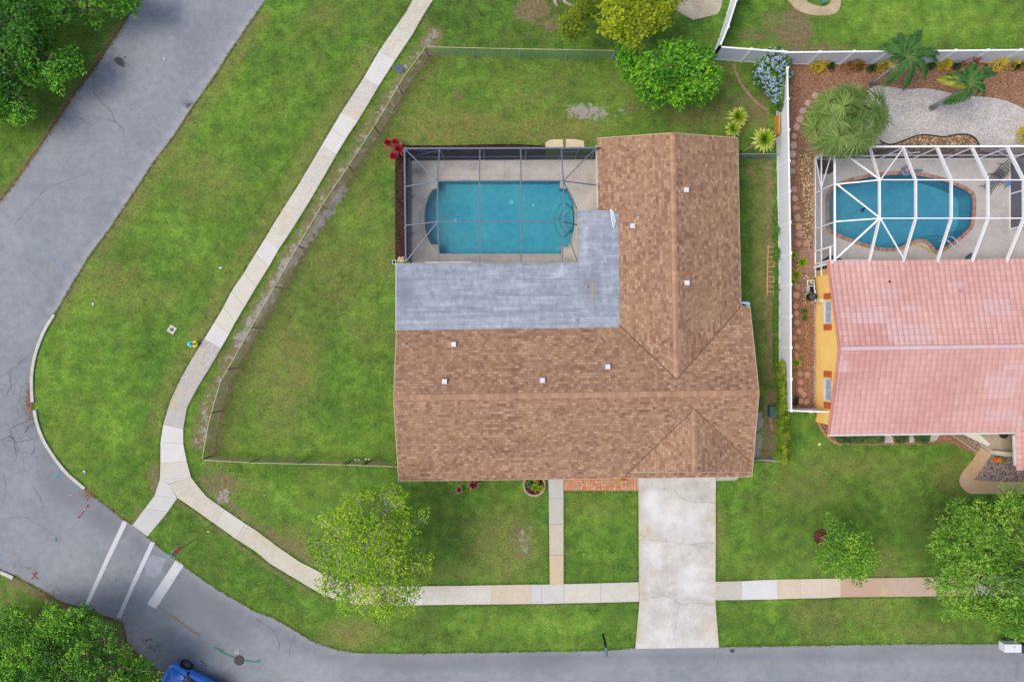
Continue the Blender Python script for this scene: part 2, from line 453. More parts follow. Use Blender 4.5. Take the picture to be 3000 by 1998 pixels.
gm = [
 ('l', 0, mid_strip, 40, .68), ('l', 1, mid_strip, 30, .45),
 ('l', 1, [(1000, 560), (960, 620), (900, 700), (840, 780), (760, 920), (700, 1000)], 24, .66),
 ('l', 0, [(x + 4, y - 2) for x, y in fence_base], 13, .84),
 ('l', 3, [(x + 30, y) for x, y in fence_base], 40, .55),
 ('l', 0, [(620, 1338), (750, 1344), (1000, 1352), (1160, 1356)], 7, .62),
 ('l', 0, [(1265, 172), (1500, 176), (1800, 180), (2080, 184)], 8, .5),
 ('l', 0, shift(road_in[2:14], -7), 9, .72), ('l', 3, shift(road_in[2:14], -20), 34, .6),
 ('l', 0, shift(road_in[29:34], -6), 8, .75), ('l', 0, shift(road_in[36:45], -5), 7, .5),
 ('l', 0, [(910, 1880), (990, 1890), (1100, 1895)], 22, .35), ('e', 3, 1030, 1855, 100, 48, .95), ('e', 0, 1010, 1850, 36, 20, .5),
 ('l', 0, shift(road_out[2:10], 8), 12, .72), ('l', 0, shift(road_out[17:25], 12), 26, .8),
 ('e', 0, 20, 1740, 60, 50, .5),
 ('l', 0, [(x - 6, y) for x, y in walk_l[3:20]], 8, .58), ('l', 3, [(x - 25, y) for x, y in walk_l[3:20]], 30, .6),
 ('l', 0, [(600, 1400), (660, 1470), (740, 1530), (850, 1600), (940, 1650)], 24, .72), ('e', 1, 655, 1455, 34, 30, .62), ('e', 0, 640, 1420, 66, 46, .8), ('e', 3, 860, 1590, 60, 60, .8), ('e', 0, 880, 1600, 40, 26, .6),
 ('l', 0, [(520, 1465), (640, 1555), (700, 1600), (860, 1710), (960, 1760)], 10, .72),
 ('e', 0, 455, 1400, 28, 70, .75), ('e', 0, 410, 1510, 30, 36, .65), ('e', 0, 545, 1475, 30, 20, .7),
 ('e', 1, 1722, 328, 84, 34, .72), ('e', 1, 1822, 330, 24, 16, .45), ('e', 1, 1675, 398, 26, 14, .42), ('e', 0, 1850, 318, 46, 24, .5), ('e', 1, 1680, 370, 34, 16, .38),
 ('e', 3, 1330, 375, 240, 66, 1.0), ('e', 3, 1620, 380, 200, 60, .9), ('e', 3, 1260, 320, 110, 50, .55), ('e', 0, 1343, 281, 26, 26, .58),
 ('e', 3, 1560, 300, 120, 60, .5), ('e', 3, 1700, 250, 300, 60, .3),
 ('e', 0, 2130, 260, 90, 60, .48), ('e', 0, 2200, 330, 90, 80, .62), ('e', 0, 2260, 250, 50, 80, .7), ('e', 3, 2060, 340, 130, 50, .8), ('e', 0, 2110, 200, 50, 24, .6),
 ('e', 2, 1960, 380, 120, 20, .14), ('e', 1, 2115, 265, 12, 12, .45),
 ('e', 0, 1560, 30, 70, 50, .85), ('e', 0, 1610, 70, 40, 34, .7), ('e', 0, 1540, 105, 30, 22, .45), ('e', 0, 1245, 50, 26, 60, .5),
 ('e', 2, 1700, 60, 500, 90, -.16), ('e', 2, 1290, 20, 120, 60, -.12),
 ('e', 0, 2330, 90, 62, 80, 1.0), ('e', 0, 2240, 100, 60, 40, .62), ('e', 0, 2440, 140, 120, 12, .9), ('e', 0, 2180, 100, 26, 40, .55), ('e', 1, 2130, 128, 10, 18, .5), ('e', 0, 2255, 60, 40, 50, .6),
 ('e', 2, 2650, 60, 380, 70, .20),
 ('l', 0, [(2255, 480), (2252, 700), (2255, 900), (2262, 1100)], 14, .78), ('l', 3, [(2225, 480), (2235, 700), (2235, 900), (2245, 1100)], 34, .7), ('l', 2, [(2210, 480), (2220, 700), (2225, 900), (2240, 1100)], 46, -.24), ('e', 0, 2190, 500, 22, 20, .7), ('e', 3, 2220, 600, 30, 90, .5),
 ('l', 1, [(2222, 1220), (2222, 1270), (2216, 1330)], 19, .8), ('l', 0, [(2262, 1160), (2258, 1250), (2250, 1340)], 26, .9), ('l', 0, [(2300, 700), (2296, 900), (2296, 1200)], 16, .7),
 ('e', 2, 250, 1150, 190, 330, .14), ('e', 2, 560, 600, 200, 200, .10), ('e', 2, 800, 250, 150, 260, .06), ('e', 3, 600, 520, 110, 90, .5), ('e', 3, 320, 820, 120, 60, .75), ('e', 0, 335, 790, 44, 26, .4), ('e', 3, 420, 870, 130, 50, .5), ('e', 3, 950, 40, 60, 40, .5), ('e', 0, 945, 30, 22, 40, .35),
 ('e', 3, 830, 1080, 120, 200, .8), ('e', 3, 800, 1030, 60, 90, .8), ('e', 3, 990, 800, 120, 150, .5), ('e', 2, 960, 930, 60, 90, -.1), ('e', 3, 1080, 600, 50, 90, .5), ('e', 2, 900, 1290, 250, 60, .12), ('e', 3, 1080, 950, 70, 100, .35),
 ('e', 2, 1000, 1450, 260, 60, .10), ('e', 3, 700, 1430, 90, 40, .5), ('e', 0, 610, 1370, 30, 30, .5), ('e', 1, 770, 1445, 20, 20, .35),
 ('e', 0, 1530, 1590, 50, 95, .5), ('e', 1, 1540, 1580, 34, 60, .44), ('e', 3, 1480, 1600, 120, 120, .75), ('e', 3, 1300, 1670, 200, 30, .5), ('e', 0, 1350, 1690, 60, 12, .5),
 ('e', 3, 1740, 1490, 110, 40, .35), ('l', 0, [(1655, 1440), (1655, 1690)], 5, .5),
 ('e', 2, 1600, 1830, 300, 40, .16), ('e', 3, 1600, 1770, 60, 10, .6), ('e', 0, 1740, 1768, 50, 6, .5),
 ('e', 3, 2360, 1430, 130, 60, .5), ('e', 3, 2600, 1390, 90, 60, .35), ('e', 3, 2500, 1360, 200, 40, .6), ('e', 3, 2780, 1390, 60, 60, .75), ('e', 0, 2820, 1460, 60, 20, .5), ('e', 2, 2350, 1290, 50, 80, .05), ('e', 3, 2400, 1360, 40, 70, .5),
 ('e', 3, 2105, 1560, 14, 90, .9), ('e', 0, 2104, 1560, 9, 80, .5),
 ('e', 0, 2590, 1680, 60, 18, .55), ('e', 3, 2600, 1650, 60, 50, .6), ('l', 0, [(2100, 1697), (2750, 1686)], 6, .45),
 ('e', 3, 2400, 1800, 110, 40, .7), ('e', 0, 2400, 1772, 70, 12, .5), ('e', 3, 2560, 1790, 130, 60, .5), ('e', 3, 2700, 1850, 120, 40, .6), ('e', 3, 2420, 1860, 90, 30, .5),
 ('e', 2, 2650, 1500, 250, 200, -.07), ('e', 2, 2780, 1780, 150, 90, -.08),
 ('l', 0, [(1145, 440), (1143, 600), (1143, 770)], 8, .6), ('e', 3, 1120, 770, 60, 90, .5),
]
gfn = mask_fn(gm)
gx = np.concatenate([[-400, -150, -70], np.arange(-40, 40.01, .27), [70, 150, 400]])
gy = np.concatenate([[-400, -150, -60], np.arange(-27, 27.01, .27), [60, 150, 400]])
def grid_mesh(name, gx, gy, z):
    X, Y = np.meshgrid(gx, gy); nx, ny = len(gx), len(gy)
    v = np.stack([X.ravel(), Y.ravel(), np.full(nx * ny, z)], 1)
    i = (np.arange(ny - 1)[:, None] * nx + np.arange(nx - 1)[None]).ravel()
    f = np.stack([i, i + 1, i + nx + 1, i + nx], 1)
    me = bpy.data.meshes.new(name); me.vertices.add(len(v)); me.vertices.foreach_set('co', v.astype(np.float32).ravel())
    me.loops.add(f.size); me.loops.foreach_set('vertex_index', f.astype(np.int32).ravel())
    me.polygons.add(len(f)); me.polygons.foreach_set('loop_start', (np.arange(len(f)) * 4).astype(np.int32)); me.polygons.foreach_set('loop_total', np.full(len(f), 4, np.int32))
    me.update(calc_edges=True); return me
me = grid_mesh('lawn', gx, gy, 0.0); me.materials.append(M['grass']); put_mask(me, gfn)
lawn = bpy.data.objects.new('lawn', me); col.objects.link(lawn); lawn['kind'] = 'structure'

# ---- pools need a hole: the deck sheets sit above the lawn, so pools are cut as raised decks with sunken basins below a lawn opening
# (lawn faces inside the pool outlines are removed)
pool1 = ([(1283, 531), (1640, 531), (1640, 553)] + [(1640 + 43 * math.sin(math.radians(a)) , 640 - 98 * math.cos(math.radians(a))) for a in range(30, 160, 12)] +
         [(1643, 722), (1643, 744), (1289, 744), (1286, 718)] + [(1290 - 46 * math.sin(math.radians(a)), 640 + 92 * math.cos(math.radians(a))) for a in range(34, 160, 12)] + [(1283, 553)])
pool2_out = T(2250, 0, [(395, 1450), (392, 1370), (415, 1300), (500, 1250), (650, 1210), (800, 1188), (950, 1185), (1100, 1200), (1250, 1240), (1400, 1310), (1430, 1360), (1430, 1450), (1415, 1568)]) + \
            T(2250, 666, [(1370, 50), (1290, 120), (1160, 195), (1130, 170), (1100, 125), (1050, 100), (980, 125), (900, 165), (800, 170), (700, 150), (550, 100), (430, 50), (395, 10)])
pool2_out = smooth_poly(pool2_out, 1)
def inset(poly, d):
    n = len(poly); out = []
    area = sum(poly[i][0] * poly[(i + 1) % n][1] - poly[(i + 1) % n][0] * poly[i][1] for i in range(n)); sg = 1 if area > 0 else -1
    for i in range(n):
        a = poly[i - 1]; b = poly[(i + 1) % n]; vx, vy = b[0] - a[0], b[1] - a[1]; L = math.hypot(vx, vy) or 1
        out.append((poly[i][0] - vy / L * d * sg, poly[i][1] + vx / L * d * sg))
    return out
pool2 = inset(pool2_out, 10)
bm = bmesh.new(); bm.from_mesh(lawn.data)
cs = [(f, f.calc_center_median()) for f in bm.faces]
ax = np.array([1500 + c.x * PPM for _, c in cs]); ay = np.array([999 - c.y * PPM for _, c in cs])
box1 = [(1215, 500), (1690, 500), (1690, 760), (1215, 760)]; box2 = [(2400, 490), (2870, 490), (2870, 760), (2400, 760)]
kill = inpoly(ax, ay, box1) | inpoly(ax, ay, box2)
bmesh.ops.delete(bm, geom=[f for (f, c), k in zip(cs, kill) if k], context='FACES'); bm.to_mesh(lawn.data); bm.free()

# ================================================================== ROAD
def road_mat():
    t = NT('asphalt', .9, .2); s = t.sep(t.attr('mask').outputs['Color'])
    n1 = t.noise(.25, 5, .6); n2 = t.noise(2.0, 6, .65); n3 = t.noise(40, 3, .7)
    f = t.math('ADD', t.math('MULTIPLY', n1, .6), t.math('MULTIPLY', n2, .4))
    c = t.ramp(f, [(.3, A(130, 137, 146)), (.5, A(146, 153, 162)), (.7, A(162, 169, 178))])
    c = t.mix(t.math('MULTIPLY', s[1], t.rng(n2, .3, .7, .5, 1)), c, A(182, 182, 190))       # pale worn edge
    c = t.mix(t.math('MULTIPLY', s[0], t.rng(n2, .3, .7, .5, 1)), c, A(96, 96, 104))        # oil / damp dark
    c = t.mix(t.rng(t.noise(5, 6, .75), .62, .72, 0, .28), c, A(196, 198, 205))
    c = t.scale(c, t.math('ADD', t.rng(n3, .25, .75, .82, 1.18), t.rng(t.noise(110, 2), .2, .8, -.14, .14)))
    st = t.noise(.5, 6, .75, t.map(t.pos(), (1, 1, 1), (0, 0, math.radians(36)), (4, 2, 0)), 1.2)
    c = t.mix(t.rng(st, .52, .7, 0, .35), c, t.scale(c, 1.14)); c = t.mix(t.rng(t.noise(.9, 7, .8, t.map(t.pos(), loc=(6, 1, 0))), .54, .7, 0, .35), c, t.scale(c, .86))
    c = t.mix(t.rng(t.noise(9, 5, .8), .64, .70, 0, .3), c, A(104, 108, 118))
    br = t.rng(t.math('ADD', t.math('SUBTRACT', s[2], .5), t.rng(t.noise(4, 6, .75), .2, .8, -.45, .45)), .25, .45)
    c = t.mix(t.math('MULTIPLY', br, .85), c, t.ramp(t.noise(12, 4, .7), [(.3, A(78, 62, 52)), (.7, A(140, 108, 88))]))
    # fine alligator cracks where alpha is set
    vd = t.vor(1.1, 'DISTANCE_TO_EDGE', t.map(t.pos(), loc=(.3, .2, 0)))
    wob = t.noise(6, 4, .7)
    cr = t.rng(t.math('ADD', vd, t.math('MULTIPLY', t.math('SUBTRACT', wob, .5), .10)), .0, .03, 1, 0)
    al = t.attr('mask').outputs['Alpha']
    c = t.mix(t.math('MULTIPLY', t.math('MULTIPLY', cr, al), .5, True), c, A(62, 62, 72))
    t.base(c); t.bump(n3, .3, .01)
    return t.mat
M['asphalt'] = road_mat()
rm = [
 ('e', 3, 70, 1230, 70, 170, 1.0), ('e', 3, 40, 1130, 90, 60, .8), ('e', 3, 100, 1340, 60, 70, .7),
 ('e', 0, 96, 1200, 34, 90, .6), ('e', 0, 30, 1210, 110, 80, .22), ('e', 2, 84, 1180, 7, 70, .9),
 ('l', 1, shift(road_in[2:15], 7), 9, .75), ('l', 1, shift(road_in[29:45], 8), 10, .42), ('l', 1, shift(road_in[45:], 6), 7, .3),
 ('l', 0, shift(road_in[28:48], 24), 22, .45), ('l', 0, shift(road_in[45:], 22), 22, .32), ('l', 0, shift(road_in[9:16], 24), 18, .2),
 ('l', 1, shift(road_out[2:6], -10), 9, .6),
 ('e', 0, 930, 1900, 120, 22, .35, 25),
 ('l', 0, [(150, 1400), (230, 1460), (330, 1520)], 50, .5), ('e', 0, 150, 1340, 40, 50, .5),
 ('e', 0, 640, 1800, 120, 40, .5, 36), ('e', 0, 560, 1750, 120, 60, .45, 36), ('e', 1, 460, 1650, 28, 50, .5), ('e', 1, 330, 1660, 22, 30, .4),
 ('e', 1, 900, 1950, 240, 50, .22), ('e', 1, 2700, 1950, 300, 30, .35), ('e', 1, 1860, 1935, 60, 12, .5), ('e', 1, 2650, 1930, 80, 16, .45),
 ('e', 1, 250, 1690, 90, 20, .3, 36), ('e', 1, 200, 1720, 60, 20, .4), ('e', 1, 410, 1850, 60, 50, .3), ('e', 1, 1730, 1960, 70, 60, .2),
 ('l', 2, [(370, 1815), (400, 1840), (440, 1880), (500, 1960)], 22, .16), ('e', 2, 90, 1665, 40, 22, .26), ('e', 2, 45, 1655, 20, 30, .24), ('e', 2, 620, 1960, 46, 20, .2), ('e', 2, 440, 1900, 60, 60, .14),
 ('e', 0, 351, 181, 17, 13, 1.0, 40), ('e', 0, 552, 311, 10, 6, 1.1, -50), ('e', 0, 2145, 1906, 9, 6, 1.0), ('e', 0, 655, 1985, 40, 20, .8), ('e', 0, 640, 1969, 14, 8, .8),
 ('e', 1, 310, 260, 120, 260, .12, 35), ('e', 0, 620, 100, 60, 200, .14, 35), ('e', 1, 740, 20, 50, 40, .35),
 ('e', 0, 2260, 1930, 20, 40, .15), ('e', 0, 2980, 1960, 12, 30, .25),
]
rfn = mask_fn(rm)
road_poly_j = [(1560, -1200), (778, -40)] + jag(road_in[1:-1], 8, 1.5, 5) + [road_in[-1]] + [road_out[-1]] + jag(road_out[1:-1][::-1], 8, 1.8, 6) + [(1190, -1200)]
sheet('road', road_poly_j, .006, M['asphalt'], cell=.6, fn=rfn)
# crack lines
M['crack'] = simple('crack_fill', (74, 76, 86), .95, .2)
mb = MB()
def jag(pts, step=9, amp=3.2, seed=1):
    r = random.Random(seed); out = [pts[0]]
    for (x0, y0), (x1, y1) in zip(pts[:-1], pts[1:]):
        L = math.hypot(x1 - x0, y1 - y0); n = max(1, int(L / step))
        for k in range(1, n + 1):
            t = k / n; out.append((x0 + (x1 - x0) * t + r.uniform(-amp, amp) * (k < n), y0 + (y1 - y0) * t + r.uniform(-amp, amp) * (k < n)))
    return out
for i, (pts, w) in enumerate([
    (T(0, 0, [(640, 520), (650, 640), (700, 710), (770, 770), (800, 850), (850, 890), (850, 950)]), .03),
    (T(0, 0, [(520, 795), (580, 840), (640, 870)]), .018), (T(0, 0, [(800, 850), (830, 800)]), .02), (T(0, 0, [(640, 800), (740, 820), (800, 850)]), .015),
    (T(0, 0, [(1290, 720), (1345, 722)]), .025), (T(0, 0, [(1550, 360), (1590, 385)]), .025), (T(0, 0, [(90, 1560), (190, 1440), (330, 1290), (600, 1200)]), .016),
    (T(0, 666, [(80, 1385), (180, 1340), (240, 1310)]), .04), (T(0, 666, [(0, 1470), (60, 1440), (110, 1480), (200, 1470), (300, 1420)]), .04),
    (T(0, 666, [(70, 1390), (100, 1480), (110, 1568)]), .035), (T(0, 666, [(250, 1510), (215, 1568)]), .04), (T(0, 666, [(200, 880), (130, 940), (60, 1000), (80, 1100), (40, 1160)]), .03),
    (T(0, 666, [(170, 1420), (190, 1380), (240, 1350)]), .05), (T(0, 1332, [(220, 200), (280, 300), (300, 370)]), .016), (T(0, 1332, [(30, 130), (45, 250), (20, 330)]), .016),
    (T(0, 1332, [(750, 655), (775, 672)]), .03), (T(0, 1332, [(940, 790), (980, 800)]), .03), (T(0, 1332, [(1150, 805), (1185, 825), (1218, 832), (1240, 850)]), .035),
    (T(0, 1332, [(1060, 750), (1150, 805)]), .018), (T(750, 1332, [(0, 1130), (110, 1200), (160, 1290), (160, 1350)]), .018), (T(750, 1332, [(270, 1240), (230, 1330), (230, 1390)]), .016),
    (T(1500, 1332, [(1393, 1383), (1395, 1410)]), .03), (T(0, 1332, [(1380, 1420), (1430, 1455)]), .05), (T(0, 1332, [(0, 440), (170, 430), (330, 520), (420, 600)]), .012)]):
    q = jag(pts, 8, 2.2, i); mb.ribbon(q, [w * random.uniform(.6, 1.3) for _ in q], .0115)
o = mb.build('road_crack', M['crack']); o['kind'] = 'structure'
for i, pl_ in enumerate((T(0, 0, [(786, 408), (800, 396), (830, 397), (848, 412), (858, 436), (862, 462), (840, 463), (815, 446), (795, 428)]), T(0, 0, [(857, 390), (868, 390), (870, 400), (860, 404)]), T(0, 0, [(1284, 752), (1290, 735), (1305, 715), (1318, 712), (1312, 728), (1300, 738), (1292, 755)]),
    T(1500, 1332, [(1500, 1342), (1530, 1336), (1538, 1350), (1528, 1364), (1508, 1362)]))):
    mb = MB(); q = smooth_poly(jag(pl_ + [pl_[0]], 3, .5, i)[:-1], 1); mb.face([P(x, y, .0105) for x, y in q][::-1]); o = mb.build('oil_stain', simple('oil_stain_dark', (78, 80, 90), .7, .12, 8)); o['kind'] = 'structure'
# painted markings
M['paint'] = toned('road_paint', .7, 6, .1, .12)
def paint_mat():
    t = NT('white_road_paint', .75); n = t.noise(7, 6, .75); n2 = t.noise(26, 4, .7)
    f = t.rng(t.math('ADD', n, t.math('MULTIPLY', n2, .7)), .96, 1.02, 0, 1)
    t.base(t.mix(f, A(214, 218, 226), A(150, 155, 168))); return t.mat
M['wpaint'] = paint_mat()
def mark(name, poly, z=.0165, mat=None, c=None):
    mb = MB(); mb.face([P(x, y, z) for x, y in poly][::-1], 0, None, c)
    if mb.v and True:
        vs = [Vector(p) for p in mb.v]
    o = mb.build(name, mat or M['wpaint']); o['kind'] = 'structure'; return o
mark('crosswalk_line', T(0, 1332, [(850, 450), (880, 465), (745, 745), (612, 1035), (585, 1030), (720, 730)]))
mark('crosswalk_line', T(0, 1332, [(1042, 595), (1070, 606), (945, 870), (830, 1130), (805, 1120), (930, 835)]))
mark('stop_line', T(0, 1332, [(1215, 722), (1268, 762), (1075, 1062), (1015, 1028)]))
mark('utility_patch', T(0, 1332, [(1045, 690), (1150, 715), (1110, 800), (1070, 850), (1010, 830), (1000, 760)]), .0125, simple('patch_asphalt', (158, 163, 176), .9, .1))
def paint_marks(name, strokes, rgb, w=.05):
    mb = MB()
    for k_, st in enumerate(strokes): mb.ribbon(st, w, .0205 + .0012 * k_)
    o = mb.build(name, simple(name + '_paint', rgb, .8, .25, 8)); o['kind'] = 'structure'
def dot(x, y, r): return [(x - r, y), (x + r, y)]
paint_marks('utility_mark', [dot(118, 733, 2.6), dot(156, 760, 3), dot(187, 780, 3), [(163, 1400), (170, 1388), (175, 1380)], [(218, 1428), (224, 1424)], dot(81, 1516, 2), dot(2, 1626, 2)], (80, 150, 210), .11)
paint_marks('utility_mark', [[(231, 1517), (259, 1479)], [(226, 1514), (231, 1518), (231, 1510)], [(254, 1480), (259, 1478), (260, 1486)], [(92, 1697), (112, 1675)], [(94, 1677), (110, 1697)], [(98, 1690), (106, 1672)]], (150, 52, 62), .05)
paint_marks('utility_mark', [dot(206, 1451, 1.8), dot(248, 1492, 2), dot(71, 1332, 1.5), [(689, 1905), (686, 1908), (691, 1911), (687, 1915)], [(698, 1904), (694, 1907), (699, 1911), (694, 1916)]], (214, 216, 222), .05)
paint_marks('utility_mark', [[(463, 1777), (500, 1800), (560, 1842), (590, 1862)], [(500, 1803), (585, 1866)]], (164, 138, 104), .05)
paint_marks('utility_mark', [[(628, 1895), (640, 1899), (650, 1910), (688, 1926)], [(640, 1900), (655, 1906)], [(716, 1934), (752, 1938)]], (60, 140, 118), .12)
paint_marks('utility_mark', [dot(757, 1936, 5), dot(164, 1581, 2), dot(340, 1698, 2)], (62, 140, 120), .2)
paint_marks('utility_mark', [[(758, 1965), (790, 1980), (835, 1994)]], (170, 168, 130), .03)
paint_marks('utility_mark', [[(2265, 1910), (2272, 1930)], [(2262, 1920), (2276, 1918)], [(2050, 1915), (2054, 1928)]], (130, 168, 186), .04)

# ================================================================== KERBS AND PATHS
M['kerb'] = simple('kerb_concrete', (206, 204, 196), .9, .14, 3)
def strip_between(name, L, R, z, th, mat, kind='structure'):
    mb = MB(); n = len(L)
    for i in range(n - 1):
        mb.add([P(*L[i], 0) + Vector((0, 0, z)), P(*L[i + 1], 0) + Vector((0, 0, z)), P(*R[i + 1], 0) + Vector((0, 0, z)), P(*R[i], 0) + Vector((0, 0, z)),
                P(*L[i], 0), P(*L[i + 1], 0), P(*R[i + 1], 0), P(*R[i], 0)],
               [(0, 1, 2, 3), (0, 4, 5, 1), (3, 2, 6, 7)] + ([(0, 3, 7, 4)] if i == 0 else []) + ([(1, 5, 6, 2)] if i == n - 2 else []))
    o = mb.build(name, mat); o['kind'] = kind; return o
k1 = smooth_poly([(157, 919), (129, 963), (110, 1010), (98, 1048), (91, 1091), (90, 1133), (93, 1178)], 1, False)
k2 = smooth_poly([(99, 1202), (105, 1239), (124, 1290), (148, 1328), (162, 1349), (192, 1387), (222, 1413), (247, 1434)], 1, False)
k3 = [(-60, 1630), (0, 1668), (24, 1678), (43, 1687)]
for kk in (k1, k2): strip_between('kerb', kk, shift(kk, -9), .12, .12, M['kerb'])
strip_between('kerb', k3, shift(k3, 10), .12, .12, M['kerb'])

M['walk'] = toned('sidewalk_concrete', .9, 1.6, .10, .08, None)
def concrete_mat():
    t = NT('weathered_concrete', .9, .2); c = t.attr('tone').outputs['Color']; al = t.attr('tone').outputs['Alpha']
    n = t.noise(1.1, 7, .7); n2 = t.noise(7, 6, .75); n3 = t.noise(38, 3, .7)
    c = t.scale(c, t.math('ADD', t.rng(n, .3, .7, .93, 1.06), t.rng(n3, .2, .8, -.07, .07)))
    c = t.mix(t.math('MULTIPLY', t.rng(n2, .46, .6, 0, .36), al), c, A(166, 164, 164))
    c = t.mix(t.math('MULTIPLY', t.rng(t.noise(.7, 5, .65, t.map(t.pos(), loc=(9, 4, 0))), .52, .7, 0, .4), al), c, A(212, 186, 140))
    t.base(c); t.bump(n3, .25, .01); return t.mat
M['walk'] = concrete_mat()
def resample(poly, ys=None, n=None):
    L = [0]
    for a, b in zip(poly[:-1], poly[1:]): L.append(L[-1] + math.hypot(b[0] - a[0], b[1] - a[1]))
    def at(s):
        s *= L[-1]
        for i in range(len(poly) - 1):
            if s <= L[i + 1] or i == len(poly) - 2:
                t = (s - L[i]) / max(L[i + 1] - L[i], 1e-9); return (poly[i][0] + (poly[i + 1][0] - poly[i][0]) * t, poly[i][1] + (poly[i + 1][1] - poly[i][1]) * t)
    return at
def slab_path(name, quads, z=.05):
    "quads: (list of px corner points, tone rgb, weathering)"
    mb = MB()
    for q, rgb, wth in quads:
        c = list(A(*rgb)); c[3] = wth
        cx = sum(p[0] for p in q) / len(q); cy = sum(p[1] for p in q) / len(q)
        pts = []
        for x, y in q:
            d = math.hypot(x - cx, y - cy); k = max(0, 1 - (.15 if wth >= .8 else .4) / d); pts.append(P(cx + (x - cx) * k, cy + (y - cy) * k, 0) + Vector((0, 0, z)))
        mb.slab(pts, z + .02, 0, None, None, tuple(c))
    o = mb.build(name, M['walk']); o['kind'] = 'structure'; return o
TAN = (214, 209, 194); WHT = (224, 223, 222); LT = (216, 212, 205); GRY = (200, 197, 194); CRM = (219, 216, 205)
qs = []
# long diagonal walk: cross joints given on both edges
J = [((1247, -60), (1310, -60)), ((1210, 0), (1270, 0)), ((1192, 34), (1243, 42)), ((1158, 83), (1209, 102)), ((1111, 151), (1158, 178)), ((1066, 229), (1109, 255)), ((1034, 279), (1080, 304)), ((1000, 331), (1049, 355)),
     ((971, 380), (1015, 406)), ((943, 427), (986, 454)), ((910, 483), (953, 512)), ((877, 539), (920, 569)), ((838, 600), (888, 622)), ((799, 662), (845, 690)), ((778, 698), (818, 730)), ((748, 745), (788, 783)),
     ((715, 800), (752, 840)), ((679, 853), (718, 898)), ((655, 900), (690, 945)), ((629, 944), (673, 977)), ((599, 993), (648, 1021)), ((565, 1048), (612, 1082)), ((531, 1108), (578, 1137)), ((501, 1172), (548, 1195)), ((479, 1244), (538, 1255)),
     ((471, 1295), (538, 1300)), ((471, 1357), (548, 1350)), ((469, 1404), (561, 1398))]
TN = [(CRM, 1), (TAN, 1), (TAN, 1), (CRM, 1), (WHT, .15), (LT, 1), (LT, 1), (WHT, .1), (WHT, .1), (LT, 1.0), (LT, 1), (CRM, 1), (CRM, .9), (CRM, .8), (WHT, .3), (CRM, .2), (CRM, .2), (CRM, .15), (CRM, .15), (WHT, .3), (GRY, 2.), (GRY, 2.), (GRY, 2.), (GRY, 1.6), (WHT, .2), (WHT, .15), (LT, .2)]
for (a, b), (tn, w) in zip(zip(J[:-1], J[1:]), TN): qs.append(([a[0], b[0], b[1], a[1]], tn, w))
LG = (213, 213, 212)
qs += [([(469, 1404), (454, 1451), (520, 1459), (495, 1417)], LG, .15), ([(469, 1404), (495, 1417), (561, 1398)], LG, .1), ([(454, 1451), (425, 1489), (493, 1498), (520, 1459)], LG, .15), ([(425, 1489), (389, 1538), (433, 1571), (493, 1498)], (208, 208, 208), .1)]
slab_path('pavement', qs)
qs = []
J = [((561, 1398), (495, 1418)), ((578, 1421), (520, 1457)), ((607, 1455), (560, 1484)), ((658, 1491), (632, 1535)), ((718, 1532), (692, 1578)), ((750, 1552), (750, 1614)) , ((809, 1597), (792, 1650)), ((877, 1644), (855, 1688)), ((933, 1672), (928, 1731)), ((988, 1697), (988, 1757)), ((1047, 1710), (1047, 1769)),
     ((1111, 1716), (1111, 1772)), ((1175, 1716), (1175, 1773)), ((1240, 1716), (1240, 1771)), ((1330, 1715), (1330, 1770)), ((1440, 1713), (1440, 1769)), ((1554, 1711), (1554, 1768)), ((1587, 1711), (1587, 1768)), ((1652, 1710), (1652, 1766)), ((1760, 1707), (1760, 1764)), ((1871, 1704), (1872, 1761))]
TN = [(TAN, 1), (TAN, .8), (TAN, 1), (CRM, .2), (TAN, 1.), (TAN, 1), (TAN, .9), (TAN, .8), (TAN, .8), (TAN, .9), ((214, 194, 174), .9), ((214, 196, 178), .6), (WHT, .2), (CRM, .8), (CRM, .8), ((218, 204, 184), .8), ((210, 210, 208), .2), (LG, .5), (CRM, .7), ((216, 212, 202), .7)]
for (a, b), (tn, w) in zip(zip(J[:-1], J[1:]), TN): qs.append(([a[0], b[0], b[1], a[1]], tn, w))
slab_path('pavement', qs)
J = [((2095, 1703), (2094, 1757)), ((2172, 1701), (2172, 1756)), ((2278, 1696), (2278, 1754)), ((2343, 1695), (2344, 1752)), ((2407, 1694), (2407, 1751)), ((2462, 1693), (2463, 1748)), ((2580, 1692), (2580, 1747)), ((2700, 1690), (2700, 1746)), ((2830, 1688), (2830, 1744)), ((3200, 1680), (3200, 1738))]
TN = [((206, 202, 192), .9), ((224, 224, 226), .15), ((222, 207, 186), .5), ((222, 209, 192), .3), ((223, 209, 190), .5), ((204, 172, 150), 1.2), ((206, 180, 160), 1.5), ((208, 182, 156), 1), (TAN, 1)]
slab_path('pavement', [([a[0], b[0], b[1], a[1]], tn, w) for (a, b), (tn, w) in zip(zip(J[:-1], J[1:]), TN)])
wy = [1400, 1460, 1535, 1625, 1711]; wt = [(202, 203, 200), (203, 200, 192), (209, 201, 182), (214, 197, 168)]
slab_path('front_walk', [([(1606.5 + i, wy[i]), (1607.5 + i, wy[i + 1]), (1651, wy[i + 1]), (1651, wy[i])], wt[i], .35) for i in range(4)], .045)

